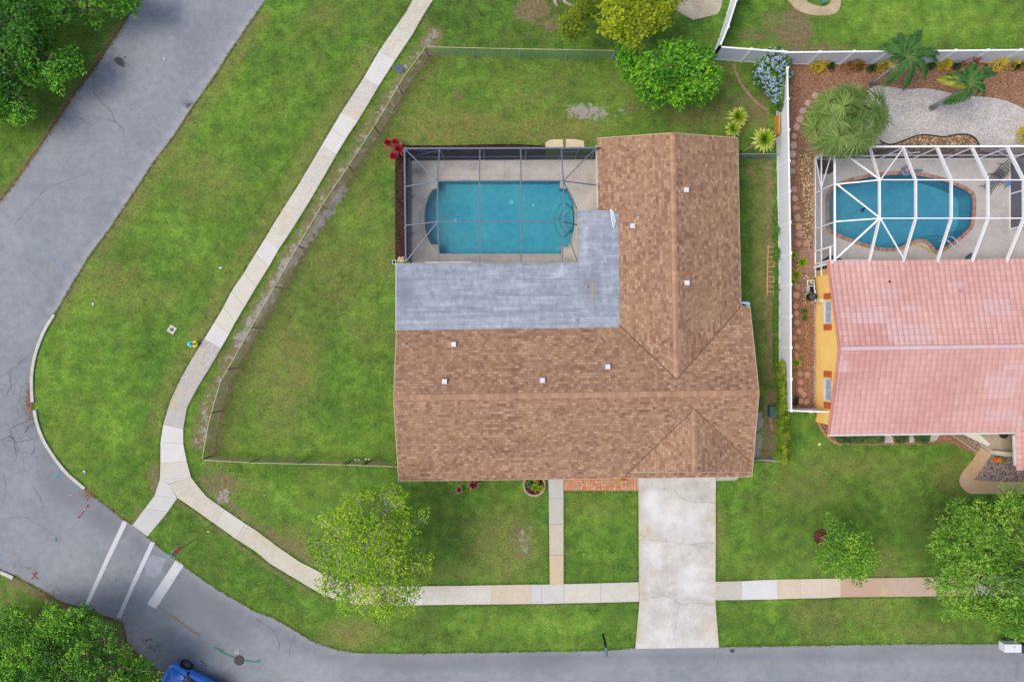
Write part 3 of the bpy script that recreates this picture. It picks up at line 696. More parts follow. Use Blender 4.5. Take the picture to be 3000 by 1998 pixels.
def drive_mat():
    t = NT('driveway_concrete', .88, .2); s = t.sep(t.attr('mask').outputs['Color']); al = t.attr('mask').outputs['Alpha']
    n = t.noise(.9, 7, .7); n2 = t.noise(5, 7, .75, t.map(t.pos(), (1.4, .7, 1))); n3 = t.noise(40, 3, .7)
    c = t.ramp(n, [(.32, A(198, 195, 188)), (.5, A(214, 212, 207)), (.68, A(230, 229, 226))])
    c = t.mix(t.rng(n2, .48, .66, 0, .5), c, A(180, 177, 171)); c = t.mix(t.rng(t.noise(12, 5, .8), .56, .66, 0, .3), c, A(168, 166, 160))
    c = t.mix(t.math('MULTIPLY', s[0], t.rng(n2, .3, .6, .4, 1)), c, A(208, 184, 148))
    c = t.mix(t.math('MULTIPLY', s[1], t.rng(n2, .3, .6, .4, 1)), c, A(164, 164, 160))
    c = t.mix(t.math('MULTIPLY', al, t.rng(n, .3, .6, .4, 1)), c, A(236, 238, 242))
    c = t.scale(c, t.math('ADD', 1.0, t.rng(n3, .2, .8, -.06, .06)))
    t.base(c); t.bump(n3, .2, .01); return t.mat
M['drive'] = drive_mat()
dm = mask_fn([('e', 0, 1895, 1560, 12, 26, 1.0, 10), ('l', 0, [(1876, 1420), (1876, 1600), (1880, 1760), (1864, 1894)], 7, .7), ('l', 0, [(2091, 1420), (2090, 1700), (2100, 1880)], 6, .65), ('e', 0, 1925, 1590, 30, 12, .55), ('e', 0, 1920, 1680, 12, 12, .6),
  ('e', 0, 2075, 1830, 24, 30, .4), ('e', 1, 1978, 1542, 7, 7, 1.0), ('e', 1, 2060, 1460, 16, 12, .6), ('e', 1, 2050, 1600, 36, 14, .5), ('e', 1, 1920, 1430, 50, 12, .45), ('e', 1, 2030, 1420, 50, 16, .5), ('l', 1, [(1880, 1745), (1960, 1740), (2090, 1772)], 9, .5), ('e', 1, 1950, 1660, 12, 60, .25), ('l', 1, [(1975, 1760), (1970, 1880)], 8, .4),
  ('e', 3, 1915, 1480, 30, 60, .9), ('e', 3, 1990, 1520, 70, 60, .55), ('e', 3, 2030, 1700, 50, 50, .6), ('e', 3, 1920, 1620, 26, 40, .6), ('e', 3, 1930, 1860, 50, 24, .6), ('l', 3, [(1862, 1886), (2100, 1884)], 8, .7)])
sheet('driveway', [(1869.5, 1396), (1870.5, 1500), (1872, 1700), (1873, 1763), (1861, 1899), (2106, 1895.5), (2095, 1758), (2096, 1600), (2096.5, 1392)], .052, M['drive'], th=.07, cell=.35, fn=dm)
M['dcrack'] = simple('concrete_crack', (142, 140, 138), .95, .2)
mb = MB()
for i, (pts, w) in enumerate([(T(1500, 1332, [(1120, 240), (1150, 285), (1200, 315), (1290, 325), (1400, 330)]), .02), (T(1500, 1332, [(950, 585), (1100, 600), (1210, 622), (1310, 605), (1400, 610)]), .018), (T(1500, 1332, [(875, 550), (915, 570), (875, 600)]), .02),
     (T(1500, 1332, [(890, 1000), (960, 985), (1080, 975), (1160, 1030), (1280, 1025), (1400, 1030)]), .02), (T(1500, 1332, [(1030, 970), (1075, 920), (1070, 700), (1062, 620)]), .013), (T(1500, 1332, [(1160, 1030), (1140, 1100), (1125, 1210), (1100, 1325)]), .014)]):
    mb.ribbon(jag(pts, 7, 1.6, i + 50), w, .057)
o = mb.build('driveway_crack', M['dcrack']); o['kind'] = 'structure'
slab_path('concrete_strip', [([(2097.5, 1386), (2098, 1408), (2156, 1406), (2164, 1398), (2164, 1386)], (196, 190, 184), .5)], .05)

# brick paving in front of the porch (basket weave from small bricks)
def brick_patch(name, poly_px, z, cell, cols, mortar, basket=True, ang=0, lab=None):
    mb = MB(); xs = [p[0] for p in poly_px]; ys = [p[1] for p in poly_px]
    x0, x1, y0, y1 = min(xs), max(xs), min(ys), max(ys)
    mb.slab([P(x, y, 0) + Vector((0, 0, z - .008)) for x, y in poly_px], z, 1, None, None, A(*mortar))
    r = random.Random(3); j = 0; y = y0
    while y < y1 - 1:
        x = x0; i = 0
        while x < x1 - 1:
            for k in range(2):
                cc = r.choice(cols); cc = tuple(min(255, v * r.uniform(.92, 1.08)) for v in cc)
                g = .45
                if basket and (i + j) % 2: q = (x + g, y + k * cell / 2 + g, x + cell - g, y + (k + 1) * cell / 2 - g)
                elif basket: q = (x + k * cell / 2 + g, y + g, x + (k + 1) * cell / 2 - g, y + cell - g)
                else: q = (x + (k * .5 + (j % 2) * .25) * cell + g, y + g, x + ((k + 1) * .5 + (j % 2) * .25) * cell - g, y + cell * .5 - g)
                a, b, c2, d = q; c2 = min(c2, x1); d = min(d, y1)
                if a < x1 and b < y1 and inpoly([(a + c2) / 2], [(b + d) / 2], poly_px)[0]:
                    mb.slab([P(a, b) + Vector((0, 0, z)), P(a, d) + Vector((0, 0, z)), P(c2, d) + Vector((0, 0, z)), P(c2, b) + Vector((0, 0, z))], .007, 0, None, None, A(*cc))
            x += cell; i += 1
        y += cell if basket else cell * .5; j += 1
    o = mb.build(name, [toned(name + '_mat', .85, 4, .1, .1), toned(name + '_joint', .9)]); o['kind'] = 'structure'; return o
brick_patch('brick_paving', [(1652, 1396), (1869, 1396), (1869, 1437), (1652, 1437)], .06, 9.7, [(222, 160, 128), (226, 170, 140), (214, 150, 116), (230, 182, 152), (218, 154, 104)], (128, 100, 86))
brick_patch('brick_path', [(2338, 731), (2386, 729), (2386, 803), (2351, 803), (2351, 829), (2335, 829)], .06, 11, [(186, 138, 126), (176, 130, 120), (194, 148, 134)], (134, 104, 98), False)

# ================================================================== BEDS (mulch, gravel)
def chip_mat(name, c1, c2, c3, sc, darkgap=(70, 50, 42), dens=.5):
    t = NT(name, .92, .15)
    v = t.vor(sc, 'F1', None, 'Color'); vs = t.sep(v); d = t.vor(sc, 'F1', None, 'Distance')
    c = t.ramp(vs[0], [(.1, A(*c1)), (.5, A(*c2)), (.9, A(*c3))])
    c = t.mix(t.rng(d, .35, .62, 0, dens), c, A(*darkgap))
    c = t.scale(c, t.rng(t.noise(1.2, 5, .65), .3, .7, .86, 1.12))
    t.base(c); t.bump(d, .5, .03); return t.mat
M['mulch_dark'] = chip_mat('dark_mulch', (48, 30, 28), (74, 48, 42), (104, 74, 64), 16, (34, 22, 22))
M['mulch_red'] = chip_mat('red_mulch', (136, 94, 72), (162, 122, 98), (198, 162, 134), 21, (108, 76, 60))
M['gravel_white'] = chip_mat('white_gravel', (190, 186, 184), (216, 213, 212), (240, 238, 238), 19, (150, 142, 138), .55)
M['gravel_river'] = chip_mat('river_rock', (160, 124, 88), (196, 164, 124), (226, 206, 178), 9, (98, 72, 52), .75)
M['gravel_mauve'] = chip_mat('mauve_gravel', (142, 120, 116), (172, 150, 146), (212, 196, 190), 12, (92, 72, 72), .6)
sheet('mulch_bed', [(1158, 424), (1200, 426), (1300, 427), (1400, 424), (1500, 422), (1597, 427), (1600, 500), (1203, 500), (1203, 766), (1158, 766), (1158, 660), (1157, 560)], .012, M['mulch_dark'])
ny = [(2303, 192), (3060, 186), (3060, 500), (2387, 500), (2387, 1205), (2318, 1205), (2286, 1200), (2282, 800), (2278, 400)]
sheet('mulch_bed', [(2280, 190), (3200, 182), (3200, 480), (2387, 480), (2387, 1206), (2288, 1206), (2282, 800), (2276, 400)], .010, M['mulch_red'], cell=0)
gw = smooth_poly(T(2250, 0, [(680, 600), (760, 590), (840, 600), (950, 620), (1060, 610), (1150, 620), (1240, 640), (1320, 660), (1400, 665), (1500, 670), (1620, 690), (1700, 720), (1790, 765), (1900, 850), (1900, 1060), (1460, 1060), (1455, 990), (1430, 950), (1380, 925), (1300, 925), (1220, 945), (1140, 935), (1060, 925), (980, 950), (900, 985), (840, 998), (790, 985), (700, 1010), (640, 900)]), 1)
sheet('gravel_bed', gw, .022, M['gravel_white'])
rr = T(2250, 0, [(790, 985), (840, 998), (900, 985), (980, 950), (1060, 925), (1140, 935), (1220, 945), (1300, 925), (1380, 925), (1430, 950), (1455, 990), (1460, 1090), (790, 1090)])
sheet('gravel_bed', rr, .026, M['gravel_river'])
sheet('gravel_bed', T(2250, 0, [(215, 1060), (245, 1040), (320, 1050), (318, 1568)])+[(2385, 731), (2354, 731), (2352, 700)]+T(2250,0,[(240, 1560), (232, 1500), (248, 1430), (232, 1330), (240, 1290), (220, 1190), (215, 1120)]), .018, M['gravel_river'])
sheet('gravel_bed', [(2349, 804), (2387, 804), (2387, 894), (2352, 892)], .018, M['gravel_river'])
sheet('concrete_pad', [(2366, 838), (2388, 836), (2388, 884), (2362, 872), (2360, 850)], .05, simple('pad', (160, 158, 160), .9), th=.05)
mb = MB()
ed = smooth_poly(T(2250, 0, [(770, 970), (800, 990), (840, 1000), (900, 987), (980, 952), (1060, 927), (1140, 937), (1220, 947), (1300, 927), (1380, 927), (1430, 952), (1455, 992), (1460, 1030)]), 2, False)
mb.tube([P(x, y, .05) for x, y in ed], .045, 6)
o = mb.build('bed_edging', simple('black_edging', (44, 42, 44), .6)); tag(o, 'black plastic edging curving between white gravel and brown pebbles', 'garden edging')
# neighbour front beds and path
sheet('gravel_bed', [(2391, 1226), (2404, 1250), (2440, 1290), (2470, 1302), (2560, 1304), (2700, 1302), (2780, 1296), (2860, 1332), (2905, 1318), (2880, 1290), (2800, 1260), (2428, 1255), (2430, 1226)], .014, M['mulch_red'])
sheet('gravel_bed', [(2592, 1262), (2616, 1262), (2616, 1297), (2592, 1297)], .02, M['gravel_white'])
sheet('gravel_bed', [(2664, 1262), (2678, 1262), (2678, 1296), (2664, 1296)], .02, M['gravel_white'])
sheet('gravel_bed', [(2726, 1262), (2760, 1262), (2745, 1288), (2722, 1296)], .02, M['gravel_white'])
sheet('gravel_bed', [(2800, 1268), (2826, 1268), (2874, 1305), (2868, 1318)], .03, M['gravel_mauve'])
sheet('gravel_bed', [(2852, 1406), (2905, 1330), (2980, 1330), (3100, 1350), (3100, 1413)], .02, M['gravel_mauve'])
fwp = [(2871, 1310), (2904, 1330), (2872, 1378), (2852, 1405), (2905, 1409), (3100, 1412), (3100, 1450), (2912, 1446), (2845, 1446), (2830, 1440), (2814, 1424), (2810, 1410), (2812, 1396), (2824, 1376), (2850, 1345)]
def fm(c0, c1): 
    t = NT('front_path_concrete', .9); n = t.noise(.7, 6, .7); n2 = t.noise(6, 6, .7)
    t.base(t.scale(t.ramp(n, [(.35, A(*c0)), (.65, A(*c1))]), t.rng(n2, .3, .7, .92, 1.08))); return t.mat
sheet('front_walk', fwp, .05, fm((204, 168, 128), (212, 188, 158)), th=.06)
sheet('porch_floor', [(2850, 1262), (2990, 1262), (2990, 1336), (2904, 1330), (2871, 1306)], .07, fm((172, 160, 148), (198, 186, 170)), th=.06)
sheet('sand_mound', T(1500, 0, [(1085, 20), (1120, 70), (1190, 110), (1250, 142), (1300, 130), (1420, 100), (1440, 60), (1455, -20), (1400, -200), (1150, -200), (1080, -60)]), .06, fm((176, 164, 144), (206, 196, 180)), th=.07)
sheet('stone_bed', smooth_poly(T(2250, 0, [(60, -60), (150, 20), (180, 60), (240, 95), (330, 112), (420, 112), (480, 90), (500, 40), (500, 0), (490, -60), (440, -80), (440, 10), (400, 50), (330, 45), (260, 15), (200, -60)]), 1), .06, fm((176, 158, 126), (204, 188, 158)), th=.07)
sheet('stepping_slab', T(1500, 0, [(230, 1010), (232, 985), (262, 965), (352, 963), (354, 1030), (230, 1030)]), .03, simple('cream_slab', (232, 216, 184), .9, .08), th=.03)
sheet('stepping_slab', T(1500, 0, [(371, 1030), (371, 962), (440, 963), (495, 975), (500, 1030)]), .03, bpy.data.materials['cream_slab'], th=.03)

# clover flowers and grass tufts along the edges
def scatter_ok(px, py):
    bad = np.zeros(len(px), bool)
    for poly in block: bad |= inpoly(px, py, poly)
    return ~bad
block = [road_poly, walk_l + walk_r[::-1] + [], [(469, 1404), (389, 1538), (433, 1571), (520, 1459), (561, 1398)],
         [(561, 1398), (658, 1491), (809, 1597), (933, 1672), (1047, 1710), (1500, 1712), (1870, 1704), (1872, 1762), (1047, 1769), (928, 1731), (792, 1650), (633, 1536), (495, 1418)],
         [(2095, 1702), (3000, 1690), (3000, 1745), (2095, 1756)], [(1870, 1396), (2096, 1396), (2105, 1895), (1861, 1898)], [(1607, 1400), (1651, 1400), (1651, 1711), (1610, 1711)],
         [(1158, 424), (1750, 420), (1750, 395), (2165, 395), (2175, 890), (2225, 890), (2225, 1150), (2205, 1440), (1163, 1412)], [(2280, 180), (3200, 180), (3200, 1285), (2392, 1290), (2392, 1206), (2280, 1206)], fwp, [(2850, 1260), (3200, 1260), (3200, 1412), (2852, 1406)]]
n = 42000
X = rng.uniform(-30, 3030, n); Y = rng.uniform(-20, 2010, n)
msk = gfn(X, Y); keep = scatter_ok(X, Y) & (msk[:, 1] < .4) & ((msk[:, 0] < .5) | (rng.random(n) < .35)); X, Y = X[keep], Y[keep]; msk = msk[keep]
edges = []
def edge_pts(pl, off, dens=.7):
    for a, b in zip(pl[:-1], pl[1:]):
        L = math.hypot(b[0] - a[0], b[1] - a[1])
        if L > 800: continue
        vx, vy = (b[0] - a[0]) / L, (b[1] - a[1]) / L
        for _ in range(int(L * dens)):
            t = random.random() * L; o_ = off * random.uniform(.0, 1.6); edges.append((a[0] + vx * t - vy * o_, a[1] + vy * t + vx * o_))
edge_pts(road_in[1:], -3.0); edge_pts(road_out[1:], 3.0); edge_pts(walk_l, 3.0); edge_pts(walk_r, -3.0)
edge_pts([(1870, 1437), (1871, 1700)], 2); edge_pts([(2096, 1410), (2096, 1700)], -2); edge_pts([(1873, 1763), (1861, 1898)], 2); edge_pts([(2095, 1757), (2105, 1894)], -2)
edge_pts([(1607, 1410), (1610, 1710)], 2); edge_pts([(1651, 1438), (1651, 1708)], -2); edge_pts([(1652, 1437), (1869, 1437)], 2)
edge_pts([(1240, 1771), (1500, 1769), (1872, 1762)], 2); edge_pts([(1240, 1716), (1500, 1712), (1870, 1704)], -2); edge_pts([(2095, 1756), (2750, 1745)], 2); edge_pts([(2095, 1702), (2750, 1690)], -2)
edge_pts([(561, 1398), (607, 1455), (658, 1491), (718, 1532), (809, 1597), (877, 1644), (988, 1697), (1111, 1716)], -2); edge_pts([(520, 1459), (633, 1537), (692, 1579), (792, 1651), (928, 1732), (988, 1758), (1047, 1770), (1175, 1773)], 2)
E = np.array(edges); X = np.concatenate([X, E[:, 0]]); Y = np.concatenate([Y, E[:, 1]]); nE = len(E); msk = gfn(X, Y)
n = len(X); nb = 5
C = np.zeros((n, 3)); C[:, 0] = (X - 1500) / PPM; C[:, 1] = (999 - Y) / PPM; C[:, 2] = .0
C = np.repeat(C, nb, 0); C[:, :2] += rng.normal(0, .035, (n * nb, 2))
az = rng.uniform(0, 2 * np.pi, n * nb); el = rng.uniform(.15, .9, n * nb)
D = np.stack([np.cos(az) * np.cos(el), np.sin(az) * np.cos(el), np.sin(el)], 1)
ti = np.repeat(np.clip(.28 + (msk[:, 2] - .5) * .7 + rng.normal(0, .16, n) - msk[:, 0] * .1, 0, 1), nb)[:, None]
isE = np.repeat(np.arange(n) >= n - nE, nb)
tint = np.concatenate([np.clip(ti + rng.normal(0, .12, (n * nb, 1)), 0, 1), ti], 1)
M['blade'] = foliage('grass_blade', (92, 122, 46), (128, 160, 62), (172, 194, 92), .45, .7)
rot_blades('grass', C, D, np.tile([0, 0, 1.], (n * nb, 1)), rng.uniform(.05, .12, n * nb), .018, M['blade'], None, tint, 'leaf', 'stuff')
# small white clover heads
X = rng.uniform(0, 3000, 2600); Y = rng.uniform(0, 1990, 2600); w = np.array([mnoise.noise((x * .006, y * .006, 3.1)) for x, y in zip(X, Y)])
k = scatter_ok(X, Y) & (w > -.02) & (gfn(X, Y)[:, 0] < .4); X, Y = X[k], Y[k]; n = len(X)
C = np.stack([(X - 1500) / PPM, (999 - Y) / PPM, np.full(n, .07)], 1)
rot_blades('clover_flowers', C, np.tile([1., 0, .05], (n, 1)), np.tile([0, 0, 1.], (n, 1)), rng.uniform(.025, .06, n), rng.uniform(.03, .06, n), simple('clover_white', (206, 214, 190), .8), None, None, 'leaf', 'stuff')
# fallen leaves along the far kerbs
lp = []
for _ in range(1500):
    if random.random() < .45: a = random.choice(range(2, 9)); b0, b1 = road_out[a], road_out[a + 1]; s_ = 5
    else: a = random.choice(range(18, 26)); b0, b1 = road_out[a], road_out[a + 1]; s_ = 16
    t = random.random(); lp.append((b0[0] + (b1[0] - b0[0]) * t + random.gauss(0, s_), b0[1] + (b1[1] - b0[1]) * t + random.gauss(0, s_)))
for _ in range(260): lp.append((random.gauss(86, 6), random.gauss(1180, 22)))
for _ in range(120): lp.append((random.gauss(258, 10), random.gauss(1446, 8)))
L_ = np.array(lp); n = len(L_); C = np.stack([(L_[:, 0] - 1500) / PPM, (999 - L_[:, 1]) / PPM, rng.uniform(.02, .05, n)], 1)
az = rng.uniform(0, 6.28, n)
rot_blades('fallen_leaves', C, np.stack([np.cos(az), np.sin(az), np.full(n, .1)], 1), np.tile([0, 0, 1.], (n, 1)), .09, .05, foliage('dry_leaf', (84, 60, 44), (140, 96, 66), (176, 130, 92), .1), None, None, 'leaf', 'stuff')
# ================================================================== MAIN HOUSE
ZE, SL = 2.5, .2864
def shingle_mat():
    t = NT('brown_shingles', .92, .12); uv = t.co('UV')
    def brick(w, h, off, loc):
        b = t.n.new('ShaderNodeTexBrick'); b.offset = off; b.offset_frequency = 2; b.squash = 1
        t.put(b.inputs['Vector'], t.map(uv, (1, 1, 1), (0, 0, 0), loc))
        b.inputs['Scale'].default_value = 1; b.inputs['Brick Width'].default_value = w; b.inputs['Row Height'].default_value = h
        b.inputs['Mortar Size'].default_value = .012; b.inputs['Mortar Smooth'].default_value = .6; b.inputs['Bias'].default_value = 0
        b.inputs['Color1'].default_value = (0, 0, 0, 1); b.inputs['Color2'].default_value = (1, 1, 1, 1); b.inputs['Mortar'].default_value = (.35, .35, .35, 1)
        return b
    b1 = brick(.31, .172, .43, (0, 0, 0)); b2 = brick(.19, .172, .31, (.13, 0, 0))
    v = t.math('ADD', t.math('MULTIPLY', t.sep(b1.outputs['Color'])[0], .5), t.math('MULTIPLY', t.sep(b2.outputs['Color'])[0], .5))
    c = t.ramp(v, [(.06, A(134, 101, 84)), (.35, A(158, 123, 103)), (.62, A(176, 140, 117)), (.95, A(202, 168, 141))])
    big = t.noise(.28, 5, .6)
    c = t.mix(t.rng(big, .4, .68, 0, .5), c, t.mix(v, A(166, 130, 102), A(200, 166, 132)))
    c = t.mix(t.rng(t.noise(.9, 6, .65, t.map(t.pos(), loc=(40, 3, 0))), .52, .75, 0, .3), c, A(146, 118, 102))
    c = t.mix(t.math('MULTIPLY', b2.outputs['Fac'], .30), c, A(112, 80, 68))
    # shadow line of each course: bump relief plus shade painted dark into the joints
    c = t.scale(c, t.math('ADD', t.rng(t.noise(60, 2), .3, .7, .93, 1.07), t.rng(t.noise(4, 4), .3, .7, -.05, .05)))
    t.base(c)
    t.bump(t.math('ADD', v, t.math('MULTIPLY', b2.outputs['Fac'], -1.5)), .5, .012)
    return t.mat
M['shingle'] = shingle_mat()
def ridge_mat():
    t = NT('tan_ridge_shingles', .92, .12); c = t.attr('tone').outputs['Color']
    t.base(t.scale(c, t.rng(t.noise(40, 3), .3, .7, .92, 1.08))); return t.mat
M['ridge'] = ridge_mat()
M['fascia'] = simple('white_trim', (226, 228, 232), .6, .05)
M['wall_beige'] = simple('beige_stucco', (206, 196, 176), .9, .06, 4)
def glass_mat():
    t = NT('window_glass', .08, .6); t.base((.05, .07, .08, 1)); return t.mat
M['glass'] = glass_mat()

house = thing('brown_roof_house', P(1690, 1150), 'single storey house with brown shingle gable roofs and grey flat roof wing around its pool', 'house')
def Q(x, y, z): return P(x, y, z)
RW, RE = Q(1153, 1165, 4.04), Q(2224, 1150, 4.04)
SW, SE = Q(1168, 1409, ZE), Q(2203, 1396, ZE)
NE, V0 = Q(2197, 897.5, ZE), Q(2170.5, 897.5, ZE)
AP = Q(1982, 1112, 3.77); WN = Q(1971, 389.5, 3.77)
WW, WEa = Q(1749, 405.6, ZE), Q(2161.6, 404.3, ZE)
FD = Q(1816, 955, 2.87)
G0 = Q(2034, 1197, 3.75); G1 = Q(2035, 1382, 3.73)
mb = MB(); TH = .13
mb.slab([RW, SW, SE, RE], TH, 0, (SE - SW))
mb.slab([RE, NE, V0, AP, FD, Q(1161, 968, 2.86), RW], TH, 0, (RW - RE))
mb.slab([WW, WN, AP, FD, Q(1812.5, 627, 2.87), Q(1793, 617, 2.76), Q(1752.5, 617, ZE)], TH, 0, (WW - Q(1753, 612, ZE)))
mb.slab([WN, WEa, V0, AP], TH, 0, (V0 - WEa))
dz = Vector((0, 0, .012))
VW = Q(1843, 1382, 2.66); VE = Q(2196, 1353, 2.74); EE = Q(2202, 1381, 2.66)
roof = mb.build('shingle_roof', M['shingle'], house)
mb = MB()
mb.face([G0 + dz, VW + dz, G1 + dz], 0, (G1 - G0)); mb.face([G0 + dz, G1 + dz, EE + dz * 3, VE + dz], 0, (G0 - G1))
mb.face([VW + dz, Q(1843, 1384.5, 2.58), Q(2202, 1383.5, 2.56), EE + dz, G1 + dz], 1)
mb.build('garage_gable', [M['shingle'], M['wall_beige']], house)
# ridge caps: overlapping folded shingles
def ridge_caps(mb, a, b, w, sl, tones, seed=0, step=.2):
    r = random.Random(seed); a = Vector(a); b = Vector(b); d = b - a; L = d.length; d.normalize()
    s = Vector((d.y, -d.x, 0)).normalized(); n = int(L / step)
    for i in range(n):
        p = a + d * (L * i / n); q = a + d * (L * (i + 1.15) / n); up = Vector((0, 0, .03)); up2 = Vector((0, 0, .018))
        c = r.choice(tones); k_ = r.uniform(.95, 1.05); c = A(*[min(255, v * k_) for v in c])
        dr = Vector((0, 0, -w * sl))
        mb.add([p + up, q + up2, q + s * w + dr + up2, p + s * w + dr + up, q - s * w + dr + up2, p - s * w + dr + up], [(0, 1, 2, 3), (0, 5, 4, 1)], 0, c)
mb = MB(); tn = [(186, 149, 121), (180, 143, 117), (192, 156, 127), (176, 140, 115), (184, 146, 118)]
for a_, b_, s_ in ((RW, RE, 1), (WN, AP, 2), (G0 + dz, G1 + dz, 3)):
    mb = MB(); ridge_caps(mb, a_, b_, .17, SL, tn, s_); mb.build('ridge_cap', M['ridge'], house)
# valleys (thin dark cut lines)
mb = MB()
for a, b in ((AP, FD), (AP, V0), (G0, Q(1829, 1396, 2.58)), (G0, VE)):
    a = a + Vector((0, 0, .05)); b = b + Vector((0, 0, .06)); d = (b - a).normalized(); s = Vector((d.y, -d.x, 0)) * .026
    mb = MB(); mb.add([a - s, b - s, b + s, a + s], [(0, 1, 2, 3)]); mb.build('valley_line', simple('valley_gap', (126, 95, 78), .95, .1), house)
# trim under the eaves
mb = MB()
def trim(a, b, m=0): mb.bar(Vector(a) - Vector((0, 0, TH / 2 + .02)), Vector(b) - Vector((0, 0, TH / 2 + .02)), .05, .17, m)
for a, b in ((SW, SE), (SE, RE), (RE, NE), (NE, V0), (SW, RW), (RW, Q(1161, 968, 2.86)), (WEa, V0), (WW, WN), (WN, WEa)): trim(a, b)
mb.build('roof_trim', simple('tan_drip_edge', (196, 176, 150), .7, .05), house)
mb = MB(); mb.bar(Q(1747, 427, 2.42), Q(1751, 612, 2.42), .10, .09); mb.build('gutter', simple('white_gutter_dirty', (214, 214, 212), .6, .2, 6), house)
# roof return at the north-east corner with dark rounded opening
mb = MB(); mb.slab([Q(2170.5, 884, 2.38), Q(2190, 884, 2.38), Q(2197.5, 886, 2.38), Q(2197.5, 900, 2.38), Q(2170.5, 900, 2.38)], .05)
rtn = mb.build('soffit_corner', simple('blue_grey_soffit', (160, 178, 204), .6, .05), house)
mb = MB(); pts = [Q(2172, 891, 2.388), Q(2176, 890, 2.388), Q(2181, 891, 2.388), Q(2187, 894, 2.388), Q(2191, 898, 2.388), Q(2178, 898, 2.388)]
mb.face(pts[::-1]); mb.build('dark_opening', simple('dark_gap', (20, 24, 40), .9, .05), rtn)
# flat roof
def flat_mat():
    t = NT('grey_membrane', .7, .3); s = t.sep(t.attr('mask').outputs['Color'])
    st = t.noise(1.0, 7, .7, t.map(t.pos(), (.35, 3.2, 1))); st2 = t.noise(3.0, 6, .7, t.map(t.pos(), (1, .5, 1)))
    c = t.ramp(t.math('ADD', t.math('MULTIPLY', st, .55), t.math('MULTIPLY', st2, .45)), [(.36, A(126, 137, 152)), (.5, A(156, 166, 181)), (.63, A(186, 195, 208))])
    c = t.mix(t.math('MULTIPLY', s[0], t.rng(st2, .3, .65, .4, 1)), c, A(112, 120, 134))
    c = t.mix(t.math('MULTIPLY', s[1], t.rng(st, .3, .6, .5, 1)), c, A(206, 214, 228))
    c = t.mix(t.math('MULTIPLY', t.attr('mask').outputs['Alpha'], .8), c, A(176, 166, 152))
    c = t.mix(t.rng(t.noise(3.2, 7, .8), .5, .66, 0, .45), c, A(124, 133, 148))
    t.base(c); return t.mat
M['flat'] = flat_mat()
ffn = mask_fn([('e', 0, 1185, 850, 34, 60, .65), ('e', 0, 1200, 880, 30, 18, .5), ('e', 0, 1170, 790, 14, 20, .5), ('e', 0, 1450, 875, 8, 26, .5), ('e', 0, 1738, 845, 40, 50, .62), ('e', 3, 1737, 850, 10, 30, .9), ('e', 1, 1712, 700, 10, 70, .5), ('e', 1, 1772, 840, 5, 70, .9), ('e', 1, 1640, 800, 22, 12, .9, -25), ('e', 1, 1520, 830, 40, 14, .4), ('e', 1, 1740, 650, 60, 30, .3), ('l', 1, [(1170, 950), (1800, 950)], 10, .3), ('l', 0, [(1170, 778), (1400, 780)], 8, .3)])
fr = [(1161, 772), (1694, 770), (1692.5, 616), (1793, 617), (1812.5, 627), (1816, 947), (1812, 959), (1161, 968)]
bmz = 2.885
k_ = (CAMH - bmz) / CAMH
o = sheet('flat_roof', [(1500 + (x - 1500) * k_, 999 + (y - 999) * k_) for x, y in fr], bmz, M['flat'], th=.2, cell=.3, fn=None, parent=house)
n = len(o.data.vertices); co = np.empty(n * 3); o.data.vertices.foreach_get('co', co); co = co.reshape(-1, 3) + np.array(house.location)
mk = ffn(1500 + co[:, 0] * PPM / k_, 999 - co[:, 1] * PPM / k_); at = o.data.attributes.new('mask', 'FLOAT_COLOR', 'POINT'); at.data.foreach_set('color', mk.astype(np.float32).ravel())
mb = MB()
zz = bmz + .004
def seam(pts, w=.014):
    mb = MB(); q = jag(pts, 25, .5, int(pts[0][0])); P3 = [P(x, y, zz) for x, y in q]
    for a, b in zip(P3[:-1], P3[1:]):
        d = (b - a).normalized(); s = Vector((d.y, -d.x, 0)) * w / 2; mb.add([a - s, b - s, b + s, a + s], [(0, 1, 2, 3)])
    mb.build('roof_seam', seam_m, house)
seam_m = simple('seam_dark', (104, 112, 128), .8, .1)
for pts in [[(1163, 820), (1694, 817)], [(1163, 867), (1694, 864)], [(1163, 914), (1694, 911)], [(1163, 953), (1694, 949)], [(1313, 820), (1313, 866)], [(1457, 867), (1457, 913)], [(1373, 915), (1373, 948)],
            [(1654, 771), (1655, 816)], [(1695, 770), (1697, 950)], [(1772, 620), (1773, 744)], [(1772, 744), (1814, 744)], [(1772, 864), (1814, 866)], [(1740, 822), (1743, 922)]]: seam(pts)
mb = MB(); mb.bar(P(1160.5, 771, bmz - .03), P(1160.5, 968, bmz - .03), .05, .12); mb.build('drip_edge', M['fascia'], house); mb = MB(); mb.bar(P(1244, 769.3, bmz - .1), P(1380, 769, bmz - .1), .05, .1); mb.build('drip_edge', M['fascia'], house)
mb = MB()
for x0, y0, x1, y1, w in ((1788, 613, 1797, 667, .09), (1792, 614, 1801, 660, .07), (1796, 618, 1804, 652, .06)): mb.bar(P(x0, y0, bmz + .05), P(x1, y1, bmz + .04), w, .05)
o = mb.build('gutter_length', M['fascia']); tag(o, 'loose white gutter lengths lying on the grey flat roof by the brown slope', 'gutter')
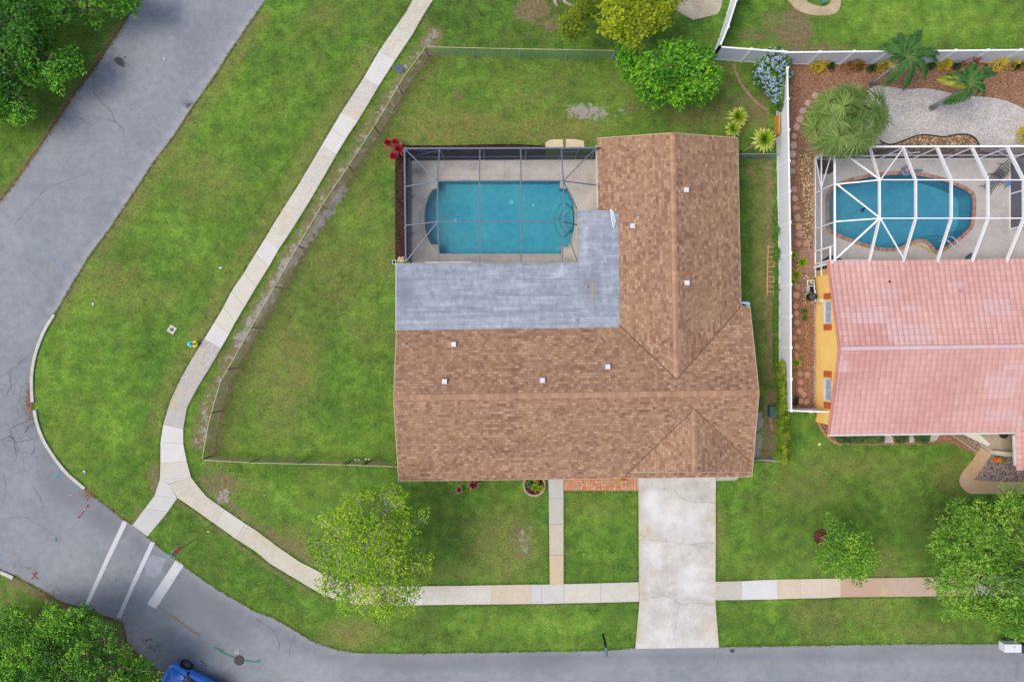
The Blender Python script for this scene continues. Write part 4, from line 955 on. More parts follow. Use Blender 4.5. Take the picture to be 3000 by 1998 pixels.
# vents
vs = [(2009.6, 558, 'upper vent east of the north wing ridge'), (1852.5, 663, 'vent on the west slope beside the grey flat roof'), (2011.7, 829, 'lower vent east of the north wing ridge'), (1780, 1074, 'vent nearest the valley on the main roof'), (1589, 1114, 'middle vent above the long main ridge'), (1329.7, 1009, 'vent nearest the grey flat roof, upper left'), (1303, 1117.5, 'vent at the left end near the main ridge')]
def roofz(px, py):
    best = ZE
    for _ in range(1):
        z = 3.2
        for _ in range(4):
            p = P(px, py, z); zs = []
            yr = (RW.y + (RE.y - RW.y) * (p.x - RW.x) / (RE.x - RW.x)); zs.append(4.04 - SL * abs(p.y - yr))
            xr = WN.x + (AP.x - WN.x) * (p.y - WN.y) / (AP.y - WN.y)
            if p.y > AP.y: zs.append(3.77 - SL * abs(p.x - xr))
            z = max(zs)
    return z
M['vent'] = simple('white_metal_vent', (228, 230, 236), .4, .04, metal=.0)
for i, (x, y, lb) in enumerate(vs):
    z = roofz(x, y); p = P(x, y, z)
    v = thing('roof_vent', p, 'white square metal roof vent, ' + lb, 'roof vent', 'white square vents on the brown roof')
    mb = MB(); mb.box(-.15, .15, -.15, .15, .08, .17); b = mb.build('hood', M['vent'], v, True, bevel=.012)
    mb = MB(); mb.box(-.21, .21, -.21, .21, -.05, .035); mb.box(-.11, .11, -.11, .11, .03, .09); mb.build('flashing', simple('vent_flashing', (150, 132, 124), .7), v, True)
for x, y, z, lb in ((1871.6, 627, None, 'small grey pipe vent on the west slope of the north wing'), (2088, 940, None, 'small pipe vent by the right valley of the roof'), (1186.6, 1007, None, 'small pipe vent at the far left of the main roof'), (1718.7, 841, bmz, 'small white cap on the stained part of the flat roof'), (1689, 938, bmz, 'small pipe boot at the inner bend of the flat roof')):
    p = P(x, y, roofz(x, y) if z is None else z)
    v = thing('pipe_vent', p, lb, 'pipe vent')
    mb = MB(); mb.lathe(0, 0, [(.045, -.02), (.045, .2), (.03, .2), (.03, .1)], 12); mb.build('pipe', simple('grey_pipe', (196, 196, 204), .5), v, True)
    mb = MB(); mb.lathe(0, 0, [(.10, -.03), (.10, .02), (.06, .06), (.045, .07)], 12); mb.build('boot', simple('pipe_boot', (160, 158, 164), .6), v, True)
# walls
def wall_loop(mb, pts, z0, z1, m=0):
    n = len(pts)
    for i in range(n):
        a, b = Vector(pts[i]), Vector(pts[(i + 1) % n]); mb.add([(a.x, a.y, z0), (b.x, b.y, z0), (b.x, b.y, z1), (a.x, a.y, z1)], [(0, 1, 2, 3)], m)
ins = .45
def PW(px, py, dx, dy): p = P(px, py, ZE); return (p.x + dx, p.y + dy, 0)
wl_ = [PW(1165, 1408, ins, .5), PW(1650, 1402, 0, .5), PW(1650, 1402, 0, 1.6), PW(1872, 1400, 0, 1.6), PW(1872, 1400, 0, .35), PW(2203, 1396, -ins, .35), PW(2197, 897, -ins, -.3), PW(2168, 897, -.35, -.3), PW(2162, 404, -.35, -.4), PW(1750, 406, .4, -.4), PW(1753, 617, .4, .0), PW(1693, 617, .4, -.3), PW(1694, 770, .4, -.4), PW(1161, 771, .4, -.4)]
mb = MB(); wall_loop(mb, wl_, 0, 2.5)
mb.build('wall', M['wall_beige'], house)
y0 = wl_[4][1]; gx0, gx1 = P(1880, 1400).x * .95, P(2090, 1400).x * .95
mb = MB()
for k in range(4): mb.box(gx0, gx1, y0 - .05, y0 - .005, .08 + k * .55, .08 + (k + 1) * .55 - .03)
gd = mb.build('garage_door', M['fascia'], house)
mb = MB(); mb.box(gx0 + 2, gx0 + 2.3, y0 - .09, y0 - .05, .25, .3); mb.build('handle', M['vent'], gd)
mb = MB(); x = (wl_[2][0] + wl_[3][0]) / 2; yy = wl_[2][1]; mb.box(x - .5, x + .5, yy - .05, yy - .005, .1, 2.15); dr = mb.build('front_door', simple('brown_door', (110, 74, 56), .6), house)
mb = MB(); mb.lathe(x + .4, yy - .08, [(.03, 1.0), (.04, 1.03), (.03, 1.06)], 8); mb.build('handle', M['vent'], dr)
for cx_, cy_ in ((wl_[0][0] + 2.2, wl_[0][1]), (wl_[0][0] + 7.0, wl_[0][1])):
    mb = MB(); mb.box(cx_ - .9, cx_ + .9, cy_ - .05, cy_ - .004, .9, 2.1); w_ = mb.build('window', M['fascia'], house)
    mb = MB(); mb.box(cx_ - .82, cx_ - .03, cy_ - .06, cy_ - .052, .98, 2.02); mb.box(cx_ + .03, cx_ + .82, cy_ - .06, cy_ - .052, .98, 2.02); mb.build('pane', M['glass'], w_)
# downspout bracket at the flat roof's west corner
t_ = thing('downspout', P(1153, 776), 'white rectangular downspout at the left corner of the grey flat roof', 'downspout')
mb = MB(); p = P(1155, 773, 2.7)
mb.box(p.x - .11, p.x + .11, p.y - .03, p.y + .0, 0, 2.75); mb.box(p.x - .11, p.x - .08, p.y, p.y + .2, 2.55, 2.75); mb.box(p.x + .08, p.x + .11, p.y, p.y + .2, 2.55, 2.75); mb.box(p.x - .11, p.x + .11, p.y + .2, p.y + .23, 2.55, 2.75)
mb.build('pipe', M['fascia'], t_)
mb = MB(); mb.box(p.x - .078, p.x + .078, p.y + .002, p.y + .198, 2.5, 2.56); mb.build('outlet', bpy.data.materials['dark_gap'], t_)

# ================================================================== POOL 1 + DECK + CAGE
def deck_mat(name, a, b, c3):
    t = NT(name, .85, .2); s = t.sep(t.attr('mask').outputs['Color']); n = t.noise(.8, 7, .68); n2 = t.noise(5, 6, .7); n3 = t.noise(45, 3, .7)
    c = t.ramp(n, [(.34, A(*a)), (.5, A(*b)), (.66, A(*c3))]); c = t.mix(t.rng(n2, .52, .7, 0, .3), c, A(156, 148, 140))
    c = t.mix(t.math('MULTIPLY', s[0], t.rng(n2, .3, .6, .4, 1)), c, A(122, 122, 132))
    t.base(t.scale(c, t.rng(n3, .2, .8, .93, 1.07))); t.bump(n3, .2, .01); return t.mat
M['deck1'] = deck_mat('deck_concrete', (194, 187, 180), (208, 203, 197), (218, 214, 208))
M['deck2'] = deck_mat('patio_concrete', (192, 186, 182), (204, 200, 197), (212, 208, 205))
def holed_sheet(name, outer, hole, z, th, mat, fn=None, hdepth=.0):
    bm = bmesh.new(); es = []
    for poly in (outer, hole):
        vs = [bm.verts.new((P(x, y).x, P(x, y).y, z)) for x, y in poly]
        es += [bm.edges.new((vs[i], vs[(i + 1) % len(vs)])) for i in range(len(vs))]
    bmesh.ops.triangle_fill(bm, use_beauty=True, use_dissolve=False, edges=es)
    for f in bm.faces:
        f.normal_update()
        if f.normal.z < 0: f.normal_flip()
    # drop triangles inside the hole
    cs = [f.calc_center_median() for f in bm.faces]; a = inpoly([1500 + c.x * PPM for c in cs], [999 - c.y * PPM for c in cs], hole)
    bmesh.ops.delete(bm, geom=[f for f, k in zip(list(bm.faces), a) if k], context='FACES')
    for ax in (0, 1):
        lo = min(v.co[ax] for v in bm.verts); hi = max(v.co[ax] for v in bm.verts); k = math.floor(lo / .4) + 1
        while k * .4 < hi:
            c = [0, 0, 0]; c[ax] = k * .4; nn = [0, 0, 0]; nn[ax] = 1
            bmesh.ops.bisect_plane(bm, geom=bm.verts[:] + bm.edges[:] + bm.faces[:], plane_co=c, plane_no=nn, dist=1e-5); k += 1
    be = [e for e in bm.edges if e.is_boundary]; r = bmesh.ops.extrude_edge_only(bm, edges=be)
    for v in r['geom']:
        if isinstance(v, bmesh.types.BMVert): v.co.z -= th
    me = bpy.data.meshes.new(name); bm.to_mesh(me); bm.free(); me.materials.append(mat)
    if fn: put_mask(me, fn)
    o = bpy.data.objects.new(name, me); col.objects.link(o); o['kind'] = 'structure'; return o
d1 = [(1204, 471), (1420, 469), (1700, 468), (1748, 467), (1772, 467), (1772, 625), (1720, 625), (1720, 800), (1204, 800)]
holed_sheet('pool_deck', d1, inset(pool1, -4), .08, .12, M['deck1'], mask_fn([('e', 0, 1224, 503, 22, 16, .9), ('l', 0, [(1207, 480), (1208, 760)], 6, .6), ('l', 0, [(1210, 763), (1690, 760)], 5, .45), ('e', 0, 1695, 555, 22, 14, .35), ('l', 0, [(1233, 640), (1250, 590), (1275, 560)], 4, .35), ('l', 0, [(1233, 650), (1250, 700), (1285, 735)], 4, .35), ('e', 0, 1380, 485, 60, 12, .25)]))
def pool_mats(tag_, deep, shallow):
    t = NT(tag_ + '_plaster', .7); n = t.noise(.35, 4, .6); n2 = t.noise(2.5, 6, .75)
    c = t.ramp(n, [(.35, A(*deep)), (.65, A(*shallow))]); t.base(t.scale(c, t.math('ADD', t.rng(n2, .3, .7, .88, 1.12), t.rng(t.noise(14, 4, .7), .3, .7, -.06, .06)))); return t.mat
def water_mat():
    t = NT('pool_water', .05); gl = t.n.new('ShaderNodeBsdfGlossy'); gl.inputs['Roughness'].default_value = .12; gl.inputs['Color'].default_value = (1, 1, 1, 1)
    tr = t.n.new('ShaderNodeBsdfTransparent'); tr.inputs[0].default_value = (.70, .93, .97, 1)
    fr_ = t.n.new('ShaderNodeFresnel'); fr_.inputs[0].default_value = 1.33
    bp = t.n.new('ShaderNodeBump'); bp.inputs['Strength'].default_value = .5; bp.inputs['Distance'].default_value = .03
    t.l.new(t.noise(3.5, 5, .6, None, .6), bp.inputs['Height']); t.l.new(bp.outputs[0], gl.inputs['Normal']); t.l.new(bp.outputs[0], fr_.inputs['Normal'])
    mx = t.n.new('ShaderNodeMixShader'); t.l.new(fr_.outputs[0], mx.inputs[0]); t.l.new(tr.outputs[0], mx.inputs[1]); t.l.new(gl.outputs[0], mx.inputs[2]); t.l.new(mx.outputs[0], t.out.inputs[0]); return t.mat
M['water'] = water_mat()
def make_pool(label, outline, cope_w, ctr, mat_b, mat_c, depth, zw, brick=None):
    th_ = thing('swimming_pool', P(*ctr), label, 'swimming pool')
    n = len(outline); mb = MB()
    top = [P(x, y) for x, y in outline]
    for i in range(n):
        a, b = top[i], top[(i + 1) % n]; mb.add([(a.x, a.y, .06), (b.x, b.y, .06), (b.x, b.y, -depth), (a.x, a.y, -depth)], [(0, 1, 2, 3)])
    mb.face([(p.x, p.y, -depth) for p in top][::-1])
    mb.build('basin', mat_b, th_)
    mb = MB()
    for i in range(n):
        a, b = top[i] * .9995, top[(i + 1) % n] * .9995; mb.add([(a.x, a.y, .05), (b.x, b.y, .05), (b.x, b.y, -.16), (a.x, a.y, -.16)], [(0, 1, 2, 3)])
    mb.build('waterline_tile', simple('waterline_tile_blue', (70, 120, 150), .4, .15, 14), th_)
    mb = MB(); mb.face([(p.x, p.y, zw) for p in top][::-1]); 
    me = mb.build('water', M['water'], th_)
    # coping
    out = inset(outline, -cope_w); mb = MB(); r = random.Random(5)
    for i in range(n):
        a, b = outline[i], outline[(i + 1) % n]; c, d = out[(i + 1) % n], out[i]
        L = math.hypot(b[0] - a[0], b[1] - a[1]); k = max(1, int(L / (5 if brick else 30)))
        for j in range(k):
            f0, f1 = j / k, (j + 1) / k
            q = [(a[0] + (b[0] - a[0]) * f0, a[1] + (b[1] - a[1]) * f0), (a[0] + (b[0] - a[0]) * f1, a[1] + (b[1] - a[1]) * f1), (d[0] + (c[0] - d[0]) * f1, d[1] + (c[1] - d[1]) * f1), (d[0] + (c[0] - d[0]) * f0, d[1] + (c[1] - d[1]) * f0)]
            col_ = r.choice(brick) if brick else (190, 186, 182); col_ = A(*[v * r.uniform(.95, 1.05) for v in col_])
            mb.slab([P(x, y) + Vector((0, 0, .11)) for x, y in q], .1, 0, None, None, col_)
    mb.build('coping', mat_c, th_)
    return th_
M['plaster1'] = pool_mats('pool_turquoise', (74, 178, 206), (108, 196, 208)); M['plaster2'] = pool_mats('pool_teal', (86, 164, 196), (110, 184, 206))
M['cope1'] = toned('coping_tiles', .8, 3, .1, .06); M['cope2'] = toned('coping_bricks', .85, 3, .12, .08)
p1 = make_pool('long turquoise swimming pool with rounded ends under the dark screen enclosure', pool1, 5, (1460, 640), M['plaster1'], M['cope1'], .9, -.04)
mb = MB()
def arc_step(mb, cx, cy, rx, ry, a0, a1, z, w=.05):
    pts = [(cx + rx * math.cos(math.radians(a)), cy + ry * math.sin(math.radians(a))) for a in range(a0, a1 + 1, 8)]
    mb.tube([P(x, y) + Vector((0, 0, z)) for x, y in pts], w / 2, 5)
M['steptile'] = simple('dark_step_tile', (84, 168, 190), .6)
stp = MB()
for (cx, cy, r_, z) in ((1690, 640, 66, -.65), (1690, 640, 50, -.45), (1690, 640, 34, -.25)):
    pts = [(cx - r_ * math.cos(math.radians(a)), cy + r_ * .95 * math.sin(math.radians(a))) for a in range(-58, 59, 8)]
    pts = [p for p in pts if inpoly([p[0]], [p[1]], pool1)[0]]
    arcp = [P(*p) for p in pts]
    for a, b in zip(arcp[:-1], arcp[1:]):
        stp.bar((a.x, a.y, z), (b.x, b.y, z), .035, .03)
    stp.build('step_edge', M['steptile'], p1); stp = MB()
stp = MB()
for (r_, z) in ((66, -.68), (50, -.48), (34, -.28)):
    pts = [(1690 - r_ * math.cos(math.radians(a)), 640 + r_ * .95 * math.sin(math.radians(a))) for a in range(-58, 59, 8)]
    pts = [p for p in pts if inpoly([p[0]], [p[1]], pool1)[0]]
    stp = MB()
    if len(pts) > 2: stp.slab([P(*p) + Vector((0, 0, z)) for p in pts] + [P(1679, 668) + Vector((0, 0, z)), P(1681, 640) + Vector((0, 0, z)), P(1679, 612) + Vector((0, 0, z))], .19)
    stp.build('step', M['plaster1'], p1)
mb = MB(); mb.tube([P(1632, 639, -.4), P(1634, 637, .7), P(1641, 630, .85), P(1685, 625, .8), P(1687, 625, .1)], .022, 8); mb.build('handrail', simple('steel_rail', (186, 190, 196), .3, .05, metal=.8), p1)
# light fixtures on the pool floor
mb = MB(); fx = MB()
for x, y, r_ in ((1334, 645, .1), (1499, 592, .16), (1563, 602, .1)):
    fx = MB(); p = P(x, y) * 1.018; fx.lathe(p.x, p.y, [(r_, -.89), (r_, -.86), (r_ * .8, -.85)], 16)
    fx.build('floor_drain', simple('pale_aqua', (150, 226, 234), .6, .05), p1)
# coping joint line on deck
mb = MB()
for pts in ([(1285, 514), (1640, 513)], [(1288, 753), (1645, 752)]): mb.ribbon(pts, .012, .0845)
for i in range(13):
    x = 1285 + i * 29.6; mb.ribbon([(x, 514), (x, 526)], .010, .0845); mb.ribbon([(x, 748), (x, 753)], .010, .0845)
for pts, w in (([(1478, 470), (1480, 490), (1479, 513)], .015), ([(1400, 478), (1370, 490), (1385, 500), (1402, 494)], .012), ([(1505, 482), (1530, 480), (1548, 484), (1556, 495)], .012), ([(1233, 640), (1229, 650), (1236, 640)], .012), ([(1258, 568), (1240, 590), (1231, 630), (1230, 655), (1240, 690), (1260, 712), (1280, 735)], .012)): mb.ribbon(jag(pts, 6, 1.2, 9), w, .0845)
o = mb.build('deck_joint', simple('deck_joint_dark', (136, 130, 126), .9)); o['kind'] = 'structure'

M['scr_wall'] = screen('charcoal_screen', (50, 58, 78), .74); M['scr_roof'] = screen('charcoal_roof_screen', (80, 86, 98), .08)
M['frame_grey'] = simple('blue_grey_frame', (112, 124, 142), .45, .06)
cage = thing('pool_enclosure', P(1204, 770), 'dark grey framed screen enclosure over the long turquoise pool', 'pool enclosure')
EZ = 3.0; PZ = 4.0
def onp(px, py, z): return P(px, py, z)
xs = [1287, 1406, 1525, 1645]; xm = [1282, 1405, 1527, 1650.5]; xb = [1287, 1406, 1527, 1647]
N0, N1 = onp(1185, 436, EZ), onp(1746, 434, EZ); W1 = onp(1188, 766, EZ)
S0 = onp(1189, 767, 2.9); wb = .07
fr = MB()
fr.bar(N0, N1, .09, .09); fr.bar(N0, S0, .09, .09)
for a, m_, b in zip(xs, xm, xb):
    A0 = onp(a, 436, EZ); A1 = onp(m_, 531, PZ); A2 = onp(m_, 650, PZ); A3 = onp(b, 767, 3.0)
    fr.bar(A0, A1, wb, wb); fr.bar(A1, A2, wb, wb); fr.bar(A2, A3, wb, wb)
for y in (531, 650): fr.bar(onp(xm[0], y, PZ), onp(xm[3], y - .5, PZ), .06, .06)
W531, W650 = onp(1187, 547.5, EZ), onp(1188, 661, EZ)
C1, C2, C3, C4 = onp(xm[0], 531, PZ), onp(xm[0], 650, PZ), onp(xm[3], 531, PZ), onp(xm[3], 650, PZ)
E1 = onp(1746, 543, 2.62); E2 = onp(1690, 612, 2.7); E3 = onp(1690, 659, 2.75); E4 = onp(1691, 765, 2.75)
for a, b in ((C1, W531), (C2, W650), (C1, N0), (C2, S0), (C3, N1), (C3, E1), (C3, E2), (C4, E3), (C4, E4)): fr.bar(a, b, .06, .06)
fr.build('roof_frame', M['frame_grey'], cage)
# walls: base follows the deck edge
B0 = P(1204.5, 471.5); B1 = P(1746, 468); BW = P(1204.5, 772)
wf = MB()
def lerp(a, b, t): return Vector(a) + (Vector(b) - Vector(a)) * t
def wall_panel(mb_f, mb_s, b0, b1, t0, t1, posts, rail=.9):
    for t in posts: mb_f.bar(lerp(b0, b1, t), lerp(t0, t1, t), .07, .07)
    mb_f.bar(Vector(b0) + Vector((0, 0, .1)), Vector(b1) + Vector((0, 0, .1)), .06, .08)
    mb_f.bar(Vector(b0) + Vector((0, 0, rail)), Vector(b1) + Vector((0, 0, rail)), .05, .05)
    mb_s.face([b0, b1, t1, t0])
n0 = Vector((B0.x, B0.y, EZ)); n1 = Vector((B1.x, B1.y, EZ)); w1 = Vector((BW.x, BW.y, EZ))
sw = MB()
wall_panel(wf, sw, B0, B1, n0, n1, [0, .182, .400, .618, .80, .885, .97])
wall_panel(wf, sw, B0, BW, n0, w1, [0, .36, .72, .99])
dmid = lerp(B0, B1, .80); dm2 = lerp(B0, B1, .885)
wf.bar(dmid + Vector((0, 0, 2.1)), dm2 + Vector((0, 0, 2.1)), .06, .06)
wf.bar(B0 + Vector((0, 0, .9)), lerp(B0, B1, .182) + Vector((0, 0, EZ - .4)), .045, .045)
wf.bar(B0 + Vector((0, 0, 2.9)), lerp(B0, B1, .182) + Vector((0, 0, 1.9)), .035, .035)
wf.bar(lerp(B0, BW, .36) + Vector((0, 0, .1)), B0 + (BW - B0) * .2 + Vector((0, 0, 2.9)), .045, .045); wf.bar(lerp(B0, BW, .72) + Vector((0, 0, .1)), B0 + (BW - B0) * .56 + Vector((0, 0, 2.9)), .045, .045)
wf.build('wall_frame', M['frame_grey'], cage); sw.build('wall_screen', M['scr_wall'], cage)
dz_ = Vector((0, 0, -.05)); rs = MB()
Nn = [N0] + [onp(a, 436, EZ) for a in xs] + [N1]; M1 = [onp(m_, 531, PZ) for m_ in xm]; M2 = [onp(m_, 650, PZ) for m_ in xm]; Sb = [onp(b, 767, 3.0) for b in xb]
for f in ([Nn[0], Nn[1], M1[0]], [Nn[1], Nn[2], M1[1], M1[0]], [Nn[2], Nn[3], M1[2], M1[1]], [Nn[3], Nn[4], M1[3], M1[2]], [Nn[4], Nn[5], M1[3]],
          [M1[0], M1[3], M2[3], M2[0]], [M2[0], M2[3], Sb[3], Sb[0]], [N0, M1[0], W531], [W531, M1[0], M2[0], W650], [W650, M2[0], S0], [S0, M2[0], Sb[0]], [N1, E1, M1[3]], [M1[3], E1, E2], [M1[3], E2, E3, M2[3]], [M2[3], E3, E4], [M2[3], E4, Sb[3]]):
    rs.face([p + dz_ for p in f])
rs.build('roof_screen', M['scr_roof'], cage)

# ================================================================== PINK-ROOFED NEIGHBOUR
nb = thing('pink_tile_house', P(2700, 1020), 'yellow stucco house with a pink barrel tile roof and white window frames', 'house')
M['yellow'] = None
t = NT('yellow_stucco', .9, .15); n_ = t.noise(.6, 6, .65); t.base(t.scale(t.ramp(n_, [(.35, A(242, 194, 112, k=1.0)), (.65, A(248, 208, 130, k=1.0))]), t.rng(t.noise(25, 3), .3, .7, .96, 1.04))); t.bump(t.noise(30, 3), .3, .01); M['yellow'] = t.mat
t = NT('pink_clay_tile', .8, .25); t.base(t.scale(t.attr('tone').outputs['Color'], t.math('ADD', t.rng(t.noise(2.5, 6, .7), .3, .7, .94, 1.06), t.rng(t.noise(22, 4, .7), .25, .75, -.05, .05)))); M['pink'] = t.mat
def tile_slope(name, e0, e1, r0, r1, col_w, row_l, amp, parent, patches, seed=0, steps=8):
    "corrugated tile slope between eave edge e0->e1 and ridge edge r0->r1"
    e0, e1, r0, r1 = map(Vector, (e0, e1, r0, r1)); W = max((e1 - e0).length, (r1 - r0).length); Ls = (r0 - e0).length
    nc = max(1, round(W / col_w)); nr = max(1, round(Ls / row_l)); rnd = np.random.default_rng(seed)
    up = (e1 - e0).cross(r0 - e0).normalized()
    if up.z < 0: up = -up
    us = np.linspace(0, 1, nc * steps + 1); verts = []; faces = []; tones = []
    prof = np.array([amp * (abs(math.sin(math.pi * ((k % steps) / steps + .0))) ** .8) for k in range(nc * steps + 1)])
    # S-shape: broad roll and narrow valley
    wgt = rnd.random((nr, nc))
    for r in range(nr):
        for lv, off in ((0, .045), (.9, .005), (1, .0)):
            v = (r + lv * 1.0) / nr
            a = e0.lerp(r0, v); b = e1.lerp(r1, v)
            sag = .006 * math.sin(r * 1.7)
            A_ = np.array(a); B_ = np.array(b); U = np.array(up)
            pts = A_[None] + (B_ - A_)[None] * us[:, None] + U[None] * (prof[:, None] + off + sag)
            verts.append(pts)
        base = r * 3 * len(us); U_ = len(us)
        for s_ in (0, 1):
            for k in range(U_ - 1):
                faces.append((base + s_ * U_ + k, base + s_ * U_ + k + 1, base + (s_ + 1) * U_ + k + 1, base + (s_ + 1) * U_ + k)); tones.append((r, k // steps, .72 if s_ else (.93 if k % steps >= steps // 2 + 1 else 1.0)))  # row tops darkened to paint gap shade under each butt; one roll flank darker
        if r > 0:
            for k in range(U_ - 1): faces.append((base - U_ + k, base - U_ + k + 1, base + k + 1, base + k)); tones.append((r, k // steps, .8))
    V = np.concatenate(verts); rl = np.array(root_loc(parent).location)
    me = bpy.data.meshes.new(name); me.from_pydata((V - rl).tolist(), [], faces); me.materials.append(M['pink'])
    cols = np.zeros((nr, nc, 4)); cols[:, :, 3] = 1
    for r in range(nr):
        for c in range(nc):
            p = e0.lerp(r0, (r + .5) / nr).lerp(e1.lerp(r1, (r + .5) / nr), 0) ; q = e0.lerp(r0, (r + .5) / nr) + (e1.lerp(r1, (r + .5) / nr) - e0.lerp(r0, (r + .5) / nr)) * ((c + .5) / nc)
            k = (CAMH - q.z) / CAMH; X = 1500 + q.x * PPM / k; Y = 999 - q.y * PPM / k
            m = mnoise.noise((q.x * .25, q.y * .25, 5)) * .5 + (wgt[r, c] - .5) * .35
            cc = np.array([221, 172, 166]) + np.array([14, 18, 18]) * m * 1.9
            for (x0, y0, x1, y1) in patches:
                if x0 < X < x1 and y0 < Y < y1: cc = np.array([224, 184, 184]) + (wgt[r, c] - .5) * 6; break
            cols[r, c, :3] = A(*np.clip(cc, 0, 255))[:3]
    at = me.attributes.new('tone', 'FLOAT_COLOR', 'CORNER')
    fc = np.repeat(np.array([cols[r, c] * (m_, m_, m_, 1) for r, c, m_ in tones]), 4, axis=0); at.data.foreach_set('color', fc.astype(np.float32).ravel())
    me.update(); o = bpy.data.objects.new(name, me); col.objects.link(o); o.parent = parent
    return o
zr_ = 4.25
e_nw, e_ne = P(2425, 766.5, 2.55), P(3250, 755.5, 2.55); rg_w, rg_e = P(2459.5, 1021, zr_), P(3290, 1010, zr_); e_sw, e_se = P(2427.5, 1272, 2.55), P(3250, 1260, 2.55)
pt = [(2575, 855, 2640, 870), (2520, 892, 2600, 940), (2466, 922, 2600, 942), (2600, 940, 2720, 1005), (2620, 975, 2725, 1010), (2640, 890, 2700, 910), (2780, 820, 2830, 850), (2880, 870, 2960, 935), (2935, 1060, 3000, 1085), (2455, 1030, 2480, 1085), (2890, 1095, 2980, 1170), (2880, 1200, 2990, 1240)]
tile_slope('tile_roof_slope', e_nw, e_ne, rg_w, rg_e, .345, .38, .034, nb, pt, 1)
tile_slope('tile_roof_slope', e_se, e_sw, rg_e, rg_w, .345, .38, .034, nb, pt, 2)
mb = MB(); L = (rg_e - rg_w).length; nn_ = int(L / .38); d = (rg_e - rg_w).normalized()
for i in range(nn_):
    a = rg_w + d * (i * .38); b = a + d * .40; cc = A(*[v * random.uniform(.97, 1.03) for v in (226, 194, 198)])
    ring = []
    for p, rr_ in ((a, .155), (b, .14)):
        ring.append([p + Vector((0, math.cos(th) * rr_, math.sin(th) * rr_ * .7 + .04)) for th in np.linspace(0, math.pi, 7)])
    for k in range(6): mb.add([ring[0][k], ring[1][k], ring[1][k + 1], ring[0][k + 1]], [(0, 1, 2, 3)], 0, cc)
mb.build('ridge_tiles', M['pink'], nb)
mb = MB()   # rake tiles on the gable edge
for a, b in ((e_nw, rg_w), (e_sw, rg_w)):
    L = (b - a).length; k = int(L / .36)
    for i in range(k): mb.tube([a.lerp(b, i / k) + Vector((-.02, 0, .03)), a.lerp(b, (i + 1.1) / k) + Vector((-.02, 0, .03))], [.085, .075], 8, 0, True, A(*[v * random.uniform(.95, 1.04) for v in (208, 140, 124)]))
mb.build('rake_tiles', M['pink'], nb)
mb = MB(); mb.bar(e_sw + Vector((0, -.08, -.08)), P(2976, 1268, 2.5), .1, .12); mb.bar(e_sw + Vector((0, -.04, -.1)), rg_w + Vector((.03, 0, -.14)), .03, .16); mb.bar(e_nw + Vector((0, .04, -.1)), rg_w + Vector((.03, 0, -.14)), .03, .16); mb.bar(e_nw + Vector((0, .06, -.08)), P(2540, 763.5, 2.47), .09, .08)
mb.build('gutter', M['fascia'], nb)
WX = P(2390, 1000).x; wy0 = P(2390, 812).y; wy1 = P(2390, 1215).y; gz = lambda y: 2.5 + (zr_ - 2.6) * (1 - abs(y - rg_w.y) / abs(e_nw.y - rg_w.y))
ex = e_ne.x - 1; mb = MB()
yn, ys = e_nw.y - .35, e_sw.y + .5
mb.face([(WX, yn, 0), (WX, ys, 0), (WX, ys, gz(ys) - .1), (WX, rg_w.y, zr_ - .16), (WX, yn, gz(yn) - .1)])
mb.add([(WX, ys, 0), (ex, ys, 0), (ex, ys, 2.45), (WX, ys, 2.45)], [(0, 1, 2, 3)]); mb.add([(WX, yn, 0), (ex, yn, 0), (ex, yn, 2.45), (WX, yn, 2.45)], [(3, 2, 1, 0)])
mb.build('wall', M['yellow'], nb)
M['shut'] = simple('terracotta_shutter', (208, 112, 66), .7, .06, 8)
for (ya, yb, oc) in ((881, 947, 0), (1109, 1174, 0)):
    z0, z1 = 1.42, 2.42; zm = 1.9
    a, b = P(2420, ya, zm).y, P(2420, yb, zm).y
    mb = MB(); x = WX - .05
    for q in ((a, a - .09), (b + .09, b), ((a + b) / 2 + .035, (a + b) / 2 - .035)): mb.box(x, WX - .003, q[1], q[0], z0, z1)
    for q in ((z0, z0 + .09), (z1 - .09, z1)): mb.box(x + .005, WX - .004, b + .01, a - .01, q[0], q[1])
    w_ = mb.build('window', M['fascia'], nb)
    mb = MB(); mb.box(WX - .02, WX - .006, b + .05, a - .05, z0 + .05, z1 - .05); mb.build('pane', simple('pale_blind_glass', (186, 198, 210), .2, .05, spec=.5), w_)
    mb = MB(); mb.box(WX - .09, WX - .003, b - .03, a + .03, z0 - .1, z0 - .02); mb.build('sill', M['fascia'], w_)
for (ya, yb) in ((859, 876.5), (950, 967.5), (1087, 1105), (1179, 1198)):
    a, b = P(2427, ya, 1.9).y, P(2427, yb, 1.9).y; mb = MB(); mb.box(WX - .06, WX - .004, b, a, 1.3, 2.4); mb.box(WX - .075, WX - .06, b + .04, a - .04, 1.36, 1.84); mb.box(WX - .075, WX - .06, b + .04, a - .04, 1.9, 2.34); mb.build('shutter', M['shut'], nb)
mb = MB(); p = P(2406, 882, .9); mb.box(WX - .26, WX - .003, p.y - .12, p.y + .16, .8, 1.25); mb.tube([(WX - .05, p.y - .1, .8), (WX - .06, p.y - .15, .5), (WX - .05, p.y - .5, .4)], .02, 6); mb.build('meter_box', simple('cream_box', (232, 222, 186), .6), nb)
